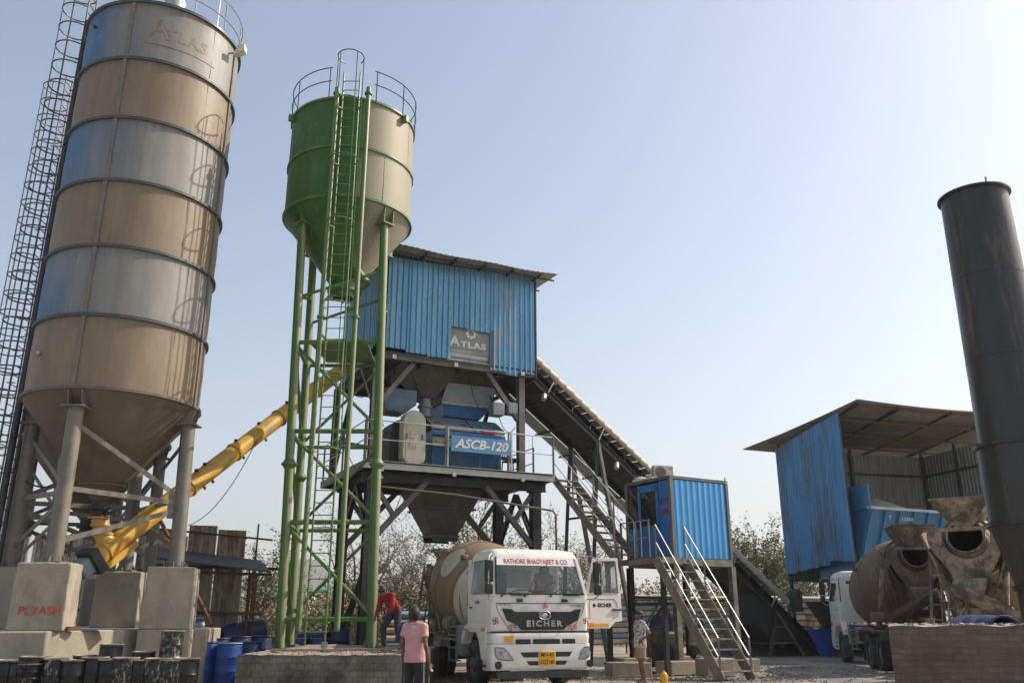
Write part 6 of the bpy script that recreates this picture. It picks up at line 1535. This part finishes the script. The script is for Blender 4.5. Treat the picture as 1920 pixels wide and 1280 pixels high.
# bins
bn = thing('aggregate_bins', 'row of blue aggregate bins with slanted ribbed sides and pale stencilled marks', 'bin', V((13.4,32.6,0)), SA)
BB = mat('bin_blue_paint', (.035,.17,.33), .45, .1, .2, 1.5, dirt=(.11,.18,.24), damt=(.5,.75)); 
mb = MB(); mb.loft([[V((-.1,.9,3.0)),V((4.6,.9,3.0)),V((4.6,3.2,3.0)),V((-.1,3.2,3.0))],[V((.1,0,5.45)),V((4.8,.0,5.3)),V((4.8,4.0,5.3)),V((.1,4.0,5.45))]]); mb.build('hopper_body', BB, bn)
for i in range(8): x = .15+i*.64; MB().beam((x-.2,.82,3.05),(x,-.04,5.3),.05,.08,up=(0,-1,0)).build('rib', BB, bn)
MB().beam((.0,-.05,5.44),(4.8,-.05,5.30),.10,.10).build('rim', mat('worn_rim', (.40,.45,.48), .5), bn)
MB().box((.05,1.8,5.85),(.06,3.9,.9)).build('end_plate', BB, bn); MB().box((2.1,3.4,5.95),(2.6,.06,.6)).build('back_plate', BB, bn); MB().box((1.0,3.3,5.7),(.05,1.4,.7)).build('divider', BB, bn)
upb = (V((0,0,5.44))-V((0,.9,3.0))).normalized(); upb = V((0,-.345,.94))
letters('T', .22, (1.0,.045,5.08), (1,0,-.02), upb, WHITEL, bn); letters('1500', .20, (1.75,.045,5.04), (1,0,-.02), upb, WHITEL, bn, width=.50); letters('2', .30, (3.75,.07,4.95), (1,0,0), upb, WHITEL, bn)
sd = thing('sand_pile', 'tan sand heaped up inside the blue aggregate bins', 'sand', V((13.4,32.6,0)), SA); mb = MB()
mb.loft([[V((2.1+math.cos(a)*1.8*k,2.1+math.sin(a)*1.6*k,5.35+.75*(1-k)**.9)) for a in [i*math.pi/12 for i in range(24)]] for k in (1,.75,.5,.25,.02)], cap=False); mb.build('heap', mat('sand', (.40,.32,.23), .95, bump=.8), sd)
for i in range(5):
    MB().beam((.2+i*1.1,1.0,0),(.2+i*1.1,1.0,3.2),.14,.14).build('leg', DARKST, bn); MB().beam((.2+i*1.1,3.1,0),(.2+i*1.1,3.1,3.2),.14,.14).build('leg', DARKST, bn)
mb = MB(); mb.box((2.3,2.0,2.75),(4.9,1.6,.5)); mb.build('gate_box', DARKST, bn); MB().box((2.3,1.6,1.9),(5.2,1.2,.35)).build('weigh_belt', DARKST, bn, bevel=.03)
# machinery under the shed, next to the conveyor tail
t = thing('feed_hopper', 'dark steel feed hopper with angled plates at the tail of the conveyor', 'hopper', (13.9,37.6,0), R(20))
mb = MB(); mb.loft([[V((i*.45,j*.45,.7)) for i, j in ((-1,-1),(1,-1),(1,1),(-1,1))],[V((i*1.2,j*.9,2.1)) for i, j in ((-1,-1),(1,-1),(1,1),(-1,1))]]); mb.build('body', SKD, t)
for x in (-.9,.9): MB().beam((x,-.6,0),(x*.9,-.6,1.9),.1,.1).build('leg', STEEL, t)
t = thing('electric_motor', 'small green upright motor above the conveyor tail', 'motor', at(1490,1120,37)-V((0,0,.35)))
MB().lathe([(0,0),(.26,0),(.28,.05),(.28,.62),(.20,.70),(0,.70)], 16).build('housing', mat('motor_green', (.03,.09,.05), .5), t); MB().box((0,0,-.1),(.5,.5,.2)).build('base', DARKST, t)
mb = MB(); 
for k in range(16): a = k*math.pi/8; mb.box((math.cos(a)*.285,math.sin(a)*.285,.34),(.04,.015,.5),rz=a)
mb.build('cooling_fins', MATS['motor_green'], t)
t = thing('tarpaulin', 'bright blue tarpaulin lying by the fence left of the dusty truck cab', 'tarpaulin', (at(1560,1190,36).x,36.5,0), .2)
mb = MB(); mb.loft([[V((-.9+.2*i,.06*math.sin(i*1.7+j),z+.06*math.sin(i*2.1))) + V((0,y,0)) for i in range(12)] for j, (y, z) in enumerate(((-.8,.05),(-.5,.55),(0,1.05),(.5,1.0)))], cap=False, closed=False); mb.build('cloth', mat('blue_tarpaulin', (.025,.06,.26), .5), t, recalc=False)

# ================================================================ chimney
CHM_ = mat('chimney_dark_steel', (.042,.039,.037), .36, .3, .3, 1.6, (1,1,.3), dirt=(.13,.095,.07), damt=(.54,.68), dscale=2.6, dstretch=(1,1,.12))
t = thing('chimney', 'tall dark round steel chimney with bolted flanges at the right edge', 'chimney', (10.2,17.0,0))
MB().lathe([(.46,1.0),(.48,2.05)], 48).build('lower_section', CHM_, t)
MB().lathe([(.48,2.09),(.76,3.26)], 48).build('cone_section', CHM_, t)
MB().lathe([(.76,3.30),(.77,4.80)], 48).build('middle_section', CHM_, t)
MB().lathe([(.715,4.84),(.70,6.6),(.685,8.4),(.665,10.35),(.64,10.35),(.66,8.6)], 48).build('upper_section', CHM_, t)
for z, r_, w_ in ((2.07,.48,.06),(3.28,.76,.05),(4.82,.74,.09)):
    MB().lathe([(r_-.06,z-.035),(r_+w_,z-.035),(r_+w_,z-.004),(r_+w_-.01,z),(r_+w_,z+.004),(r_+w_,z+.035),(r_-.06,z+.035)], 48).build('flange', CHM_, t)
    bo = MB()
    for k in range(28): a = 2*math.pi*k/28; bo.tube((math.cos(a)*(r_+w_-.02),math.sin(a)*(r_+w_-.02),z-.055),(math.cos(a)*(r_+w_-.02),math.sin(a)*(r_+w_-.02),z+.055),.013,6)
    bo.build('flange_bolt', CHM_, t)
for z in (6.6,8.4): r_ = .70 if z < 7 else .685; MB().lathe([(r_-.01,z-.012),(r_+.006,z),(r_-.01,z+.012)], 48).build('weld_seam', CHM_, t)
MB().lathe([(.66,10.30),(.73,10.33),(.73,10.37),(.66,10.40),(.62,10.37)], 48).build('rim', CHM_, t)
MB().box((-.1,-.72,10.42),(.03,.03,.12)).build('lifting_eye', GALV, t)
MB().box((0,0,.5),(1.6,1.6,1.0)).build('plinth', CONC, t, bevel=.02)

# ================================================================ clutter under the cabin
t = thing('generator', 'dark green engine driven pump set standing under the cabin among pipes', 'machine', (at(1245,1220,26.6).x,26.9,0), R(25))
GEN = mat('old_green_machine', (.045,.06,.03), .6, .1, .3, 4, dirt=(.2,.17,.12), damt=(.5,.7))
MB().box((0,0,.75),(1.1,.6,.7)).build('body', GEN, t, bevel=.06); MB().lathe([(.0,-.04),(.36,-.04),(.40,-.02),(.40,.04),(.34,.05),(.1,.02)], 24, M=Matrix.Rotation(R(90),3,'X'), c=(-.25,-.42,.42)).build('flywheel', DARKST, t)
mb = MB(); mb.path([(-.6,-.3,.4),(-.62,-.3,1.05),(-.45,-.3,1.22),(.1,-.3,1.25)], .035, 8); mb.build('exhaust_pipe', RUST, t); MB().box((0,0,.2),(1.3,.7,.12)).build('skid', DARKST, t); MB().box((.3,-.35,.5),(.3,.1,.3)).build('blue_cover', BLBD, t)
t = thing('water_pump', 'rusty pump with a bright metal canister right of the cabin leg', 'pump', (at(1305,1220,26).x,26.4,0), R(-15))
MB().tube((0,0,.75),(.1,0,1.35),.13,12).build('column', CAKED, t); MB().sphere((.15,0,.55),.30,14,8,(1,.8,.8)).build('casing', GEN, t); MB().tube((.1,-.25,.35),(.45,-.3,.30),.16,14).build('canister', CHROME, t)
MB().tube((.1,0,1.3),(.3,0,1.45),.16,12).build('head', BLACK, t); MB().box((.1,0,.12),(.9,.5,.2)).build('base', CONC, t)
t = thing('leaning_plate', 'grey blue flat sheet leaning under the cabin beyond the shirted man', 'panel', (at(1238,1180,29).x,29,0)); MB().beam((0,0,.4),(.1,.3,1.55),.75,.03,up=(0,1,0)).build('sheet', mat('panel_blue', (.03,.05,.14), .5), t)
t = thing('concrete_block', 'dark concrete block half behind the foot of the lower stairs', 'block', (at(1345,1255,24.6).x,24.9,0), R(25)); MB().box((0,0,.22),(.9,.55,.46)).build('block', CONC, t, bevel=.02)
t = thing('concrete_block', 'long low concrete block standing left of the man in the patterned shirt', 'block', (at(1180,1250,24.6).x,24.9,0), R(15)); MB().box((0,0,.16),(1.15,.6,.38)).build('block', CONC, t, bevel=.02)
t = thing('yellow_can', 'small yellow plastic can standing on the ground at the bottom edge', 'can', (at(1245,1272,22.35).x,22.35,-.02))
MB().lathe([(0,0),(.085,0),(.095,.02),(.095,.18),(.07,.25),(.03,.28),(.03,.31),(0,.31)], 16).build('body', mat('yellow_plastic', (.75,.38,.01), .4), t)
t = thing('timber_plank', 'loose plank lying on the block plinth between the tower legs', 'plank', (-4.6,20.3,.84), .1); MB().box((0,0,0),(1.6,.16,.04)).build('board', WOOD, t)
t = thing('timber_plank', 'second plank lying on the block plinth close to the right tower leg', 'plank', (-3.3,20.6,.84), -.06); MB().box((0,0,0),(1.1,.2,.05)).build('board', WOOD, t)
t = thing('paint_tin', 'small cream tin standing on the plinth by the tower ladder', 'tin', (at(608,1205,20.9).x,20.9,.82)); MB().lathe([(0,0),(.07,0),(.07,.17),(.075,.175),(0,.17)], 14).build('body', CREAM, t)
t = thing('blue_sheet_scrap', 'flat blue sheet scrap lying on the silo foundation slab', 'scrap', (LS.x+.9,LS.y-1.45,1.30), .6); MB().box((0,0,0),(1.0,.25,.02)).build('sheet', BLB, t)
t = thing('loose_brick', 'single red brick lying on the slab beside the lettered pedestal', 'brick', (LS.x+.78,LS.y-2.0,1.32), .9); MB().box((0,0,0),(.24,.11,.08)).build('brick', RUST, t)
# ================================================================ people
def capsule_(mb, a, b, ra, rb, n=10):
    mb.tube(a, b, ra, n, rb); mb.sphere(a, ra, n, 7); mb.sphere(b, rb, n, 7)
def ell(mb, c, r, n=14, m=10, M=None): mb.sphere(c, 1.0, n, m, r, M)
def fuse(mb, name, m, parent, voxel, smooth=3):
    """merge overlapping closed volumes into one continuous skin"""
    me = bpy.data.meshes.new(name); me.from_pydata([tuple(v) for v in mb.v], [], mb.f); me.update()
    bm = bmesh.new(); bm.from_mesh(me); bmesh.ops.recalc_face_normals(bm, faces=bm.faces); bm.to_mesh(me); bm.free()
    o = bpy.data.objects.new(name, me); COL.objects.link(o)
    md = o.modifiers.new('r', 'REMESH'); md.mode = 'VOXEL'; md.voxel_size = voxel
    ms = o.modifiers.new('s', 'SMOOTH'); ms.iterations = smooth; ms.factor = .5
    dg = bpy.context.evaluated_depsgraph_get(); dg.update()
    me2 = bpy.data.meshes.new_from_object(o.evaluated_get(dg)); bpy.data.objects.remove(o)
    me2.polygons.foreach_set('use_smooth', [True]*len(me2.polygons)); me2.materials.clear(); me2.materials.append(m)
    o = bpy.data.objects.new(name, me2); COL.objects.link(o); o.parent = parent; return o
SKIN = mat('brown_skin', (.15,.075,.045), .5, 0, .1, 6); HAIR = mat('black_hair', (.012,.010,.009), .6, 0, .3, 20, bump=.5)
EYEW = mat('eye_white', (.5,.48,.45), .3)
def person(label, loc, rz, J, clothes, hair=True, curl=.5):
    """J: joints, figure faces local -y. clothes: list of (part name, material, [(a, b, ra, rb) | ('e', centre, radii)], voxel)"""
    t = thing('person', label, 'person', loc, rz); j = {k: V(v) for k, v in J.items()}
    mb = MB()
    for s_ in 'LR':
        capsule_(mb, j['hip'+s_], j['knee'+s_], .082, .055); capsule_(mb, j['knee'+s_], j['knee'+s_].lerp(j['ankle'+s_], .35), .052, .056); capsule_(mb, j['knee'+s_].lerp(j['ankle'+s_], .35), j['ankle'+s_], .055, .034)
        d = (j['toe'+s_]-j['ankle'+s_]); heel = j['ankle'+s_]+V((0,0,-.045))-V((d.x,d.y,0)).normalized()*.035
        capsule_(mb, heel, j['toe'+s_], .034, .026); capsule_(mb, j['ankle'+s_], j['toe'+s_].lerp(heel, .4), .036, .034)
        capsule_(mb, j['sh'+s_], j['el'+s_], .048, .038); capsule_(mb, j['el'+s_], j['wr'+s_], .038, .025)
        # hand: palm, four fingers of unequal length, thumb from the side of the palm
        w_ = j['wr'+s_]; hd = (w_-j['el'+s_]).normalized(); fw = V((0,-1,0)); fw = (fw-hd*fw.dot(hd)).normalized() if abs(fw.dot(hd)) < .95 else V((0,0,-1)); sd_ = hd.cross(fw).normalized()
        inn = sd_ if s_ == 'R' else -sd_
        for q_ in (-.028,-.010,.010,.028): capsule_(mb, w_+hd*.01, w_+hd*.085+fw*q_, .016, .012, 6)
        for q_, ln in ((.030,.062),(.011,.074),(-.009,.070),(-.028,.052)):
            a = w_+hd*.085+fw*q_; b_ = a+hd*ln*.5+inn*ln*.5*curl*.5; c = b_+hd*ln*.40+inn*ln*.5*curl; capsule_(mb, a, b_, .0105, .0095, 6); capsule_(mb, b_, c, .0095, .008, 6)
        a = w_+hd*.025+fw*.025; b_ = a+hd*.035+fw*.030+inn*.008; c = b_+hd*.035+fw*.008+inn*.01; capsule_(mb, a, b_, .014, .012, 6); capsule_(mb, b_, c, .012, .009, 6)
    pel, chest, neck, head = j['pelvis'], j['chest'], j['neck'], j['head']
    capsule_(mb, j['hipL'], j['hipR'], .088, .088); capsule_(mb, pel, chest, .12, .125); capsule_(mb, j['shL'].lerp(chest,.35), j['shR'].lerp(chest,.35), .085, .085)
    capsule_(mb, j['shL'], j['shR'], .050, .050); capsule_(mb, chest, neck, .09, .055); capsule_(mb, neck, head, .052, .05)
    hf = V(J.get('face', (0,-1,0))).normalized(); hu = (V(J.get('crown', (0,0,1)))); hu = (hu-hf*hu.dot(hf)).normalized(); hr = hu.cross(hf)
    Mh = Matrix((hr, hf, hu)).transposed()
    ell(mb, head+hu*.02-hf*.012, (.074,.092,.100), M=Mh); ell(mb, head-hu*.045+hf*.035, (.052,.055,.062), M=Mh); capsule_(mb, head-hu*.085+hf*.06, head-hu*.080+hf*.065, .024, .022)
    capsule_(mb, head+hu*.015+hf*.085, head-hu*.025+hf*.108, .009, .015, 8); ell(mb, head-hu*.032+hf*.098, (.017,.012,.010), M=Mh)
    for q_ in (-1,1): ell(mb, head+hr*q_*.076-hu*.005-hf*.005, (.012,.022,.032), M=Mh); ell(mb, head+hr*q_*.03+hu*.033+hf*.080, (.02,.010,.007), M=Mh)
    ell(mb, head-hu*.058+hf*.088, (.024,.010,.007), M=Mh); ell(mb, head-hu*.070+hf*.085, (.020,.010,.007), M=Mh)
    body = fuse(mb, 'body', SKIN, t, .0085)
    for q_ in (-1,1):
        e = MB(); ell(e, head+hr*q_*.031+hu*.016+hf*.083, (.013,.007,.008), 8, 6, Mh); eo = e.build('eye', EYEW, body)
        e = MB(); ell(e, head+hr*q_*.031+hu*.016+hf*.089, (.006,.003,.006), 8, 6, Mh); e.build('pupil', BLACKL, eo)
    hb = MB(); ell(hb, head+hu*.045-hf*.024, (.084,.098,.088), M=Mh); ell(hb, head+hu*.0-hf*.055, (.078,.066,.085), M=Mh); ell(hb, head+hu*.078+hf*.03, (.062,.060,.042), M=Mh)
    fuse(hb, 'hair', HAIR, t, .009, 2)
    for nm, m, items, vx in clothes:
        cb = MB()
        for it in items:
            if it[0] == 'loft':
                rings = []
                for c_, u_, rx, ry in it[1]:
                    c_, u_ = V(c_), V(u_).normalized(); f_ = V((1,0,0)).cross(u_).normalized(); x_ = u_.cross(f_)
                    rings.append([c_+x_*math.cos(a)*rx+f_*math.sin(a)*ry for a in [k*math.pi/12 for k in range(24)]])
                cb.loft(rings)
            elif it[0] == 'cut': cb.tube(j[it[1]] if isinstance(it[1], str) else it[1], it[2], it[3], 16, it[4]); cb.sphere(j[it[1]] if isinstance(it[1], str) else it[1], it[3], 12, 8)
            elif it[0] == 'e': ell(cb, V(it[1]) if not isinstance(it[1], str) else j[it[1]], it[2])
            else:
                a, b_ = [(j[q_] if isinstance(q_, str) else V(q_)) for q_ in it[:2]]; capsule_(cb, a, b_, it[2], it[3], 12)
        fuse(cb, nm, m, t, vx, 4)
    return t
def std(**k):
    J = dict(pelvis=(0,0,.98), hipL=(.082,0,.90), hipR=(-.082,0,.90), kneeL=(.11,-.02,.50), kneeR=(-.11,-.02,.50), ankleL=(.12,.02,.085), ankleR=(-.12,.02,.085), toeL=(.14,-.15,.03), toeR=(-.14,-.15,.03),
        chest=(0,.0,1.26), neck=(0,.01,1.44), head=(0,-.01,1.585), shL=(.175,.01,1.40), shR=(-.175,.01,1.40), elL=(.235,.03,1.13), elR=(-.235,.03,1.13), wrL=(.25,-.04,.88), wrR=(-.25,-.04,.88))
    J.update(k); return J
def cloth(name, col, **k): return mat(name, col, .85, 0, k.pop('var', .12), k.pop('scale', 7), bump=1.0, bscale=11, **k)
def tee(l=.5, r0=.145): return [('pelvis','chest',r0,r0+.005), ('chest','neck',.115,.072), ('e','chest',(.185,.125,.16)), ('shL','shR',.066,.066), ]
def lerp3(J, a, b, f): return tuple(V(J[a]).lerp(V(J[b]), f))
# man in the pink T-shirt, back to the camera, looking up to the right
J = std(face=(.25,-.8,.45), crown=(.0,.5,.9), head=(.0,.0,1.60), elR=(-.245,.06,1.12), wrR=(-.27,-.02,.86), elL=(.24,.05,1.13), wrL=(.23,-.10,.90))
PINK = cloth('pink_cotton', (.58,.30,.29)); TRK = cloth('black_track_cloth', (.018,.017,.018)); BL_ = cloth('dark_blue_cotton', (.018,.03,.10)); REDC = cloth('red_cotton', (.24,.010,.013)); JEAN = cloth('dark_jeans', (.03,.035,.05), dirt=(.14,.13,.12), damt=(.52,.75)); SHO = cloth('khaki_cloth', (.30,.21,.13))
def patterned():
    m, t, b, N, L = nt('patterned_cotton'); g = tex(N, L, 22, detail=2); h = tex(N, L, 17, detail=2, off=5)
    c = mix(N, L, ramp(N, L, g, .54, .58), (.46,.46,.50), (.10,.07,.10)); c = mix(N, L, ramp(N, L, h, .60, .63), c, (.35,.12,.11)); L.new(c, b.inputs['Base Color']); b.inputs['Roughness'].default_value = .9; return m
def tee_items(J, r0=.142, sl=.55, low=-.10):
    p, c, n = V(J['pelvis']), V(J['chest']), V(J['neck']); up = (c-p).normalized(); u2 = (n-c).normalized(); k = r0/.145
    it = [('loft', [(p+up*low, up, .185*k, .135*k), (p+up*(low+.012), up, .188*k, .138*k), (p+up*.04, up, .172*k, .128*k), (p.lerp(c,.6), up, .170*k, .125*k), (c, up, .185*k, .132*k), (c.lerp(n,.5), u2, .180*k, .130*k), (c.lerp(n,.80), u2, .160*k, .112*k), (n, u2, .070, .066)]),
          ('shL','shR',.074,.074), ('neck','shL',.06,.06), ('neck','shR',.06,.06)]
    for s_ in 'LR': it.append(('cut', 'sh'+s_, lerp3(J,'sh'+s_,'el'+s_,min(sl,.98)), .066, .064)); 
    if sl > .8: it += [('el'+s_, lerp3(J,'el'+s_,'wr'+s_,.85), .054, .040) for s_ in 'LR']
    return it
def trouser_items(J, end=.97, r=(.100,.076,.064)):
    p = V(J['pelvis']); it = [('loft', [(p+V((0,0,.06)), (0,0,1), .158, .118), (p, (0,0,1), .170, .125), (V(J['hipL']).lerp(V(J['hipR']),.5)-V((0,0,.06)), (0,0,1), .172, .118)])]
    for s_ in 'LR': it += [('hip'+s_,'knee'+s_,r[0],r[1]), ('cut', 'knee'+s_, lerp3(J,'knee'+s_,'ankle'+s_,end), r[1], r[2])]
    return it
shoeit = lambda J: [x for s_ in 'LR' for x in ((lerp3(J,'ankle'+s_,'toe'+s_,-.15), 'toe'+s_, .045, .038),)]
SHOEM = cloth('dusty_sandal', (.06,.05,.045))
p1 = person('man in a pink T-shirt and black track trousers, back to the camera, looking up', (at(780,1150,14.7).x, 14.7, 0), R(180-28), J,
    [('t_shirt', PINK, tee_items(J, .150, .55, -.12), .011), ('trousers', TRK, trouser_items(J), .011), ('shoe', SHOEM, shoeit(J), .010)])
for s_ in 'LR':
    mb = MB(); sx_ = .103 if s_ == 'L' else -.103
    for dx in (0,.012): mb.path([V(J['hip'+s_])+V((sx_,dx*2-.01,0)), V(J['knee'+s_])+V((sx_*.72,dx*2,0)), V(J['ankle'+s_])+V((sx_*.58,dx*2,.05))], .004, 4)
    mb.build('stripe', WHITEL, p1)
# worker in a dark blue shirt partly hidden by him
J = std(face=(.3,-.8,.4), elL=(.25,.08,1.14), wrL=(.13,-.20,1.15), elR=(-.26,.05,1.15), wrR=(-.20,-.22,1.0))
person('worker in a dark blue shirt half hidden behind the man in pink', (at(768,1150,16.6).x+.06, 16.6, 0), R(180-20), J,
    [('shirt', BL_, tee_items(J, .155, .9, -.12), .011), ('trousers', JEAN, trouser_items(J), .011), ('shoe', SHOEM, shoeit(J), .010)])
# worker in red, bending forward on the plinth
J = std(pelvis=(0,.16,.90), hipL=(.09,.16,.86), hipR=(-.09,.16,.86), kneeL=(.16,.10,.46), kneeR=(-.12,-.10,.48), ankleL=(.20,.26,.085), ankleR=(-.13,-.02,.085), toeL=(.24,.10,.03), toeR=(-.15,-.18,.03),
    chest=(0,-.04,1.12), neck=(0,-.17,1.24), head=(0,-.27,1.31), shL=(.17,-.13,1.22), shR=(-.17,-.13,1.22), elL=(.22,-.16,.95), elR=(-.22,-.18,.95), wrL=(.14,-.30,.78), wrR=(-.15,-.32,.76), face=(0,-.6,-.8), crown=(0,-.8,.6))
person('worker in a red shirt and dark jeans bending forward beside the right tower leg', (at(727,1150,21.3).x+.06, 21.3, .80), R(-38), J,
    [('shirt', REDC, tee_items(J, .140, .95, -.05), .011), ('jeans', JEAN, trouser_items(J), .011), ('shoe', SHOEM, shoeit(J), .010)])
# barelegged man in a patterned shirt looking left
J = std(elL=(.25,.14,1.16), wrL=(.20,-.03,1.02), elR=(-.25,.14,1.16), wrR=(-.20,-.03,1.02), face=(0,-1,-.05), kneeL=(.10,-.03,.50), kneeR=(-.10,.03,.50), ankleR=(-.12,.09,.085), toeR=(-.13,-.07,.03))
PAT = patterned()
person('bare legged man in a patterned shirt and khaki shorts beside the cabin leg', (at(1198,1150,22.7).x, 22.7, -.02), R(-72), J,
    [('shirt', PAT, tee_items(J, .158, .75, -.16), .011), ('shorts', SHO, trouser_items(J)[:1]+[('cut', 'hip'+s_, lerp3(J,'hip'+s_,'knee'+s_,.85), .115, .112) for s_ in 'LR'], .011), ('sandal', SHOEM, [x for s_ in 'LR' for x in ((tuple(V(J['ankle'+s_])+V((0,.03,-.07))), tuple(V(J['toe'+s_])+V((0,0,-.02))), .03, .028),)], .010)])
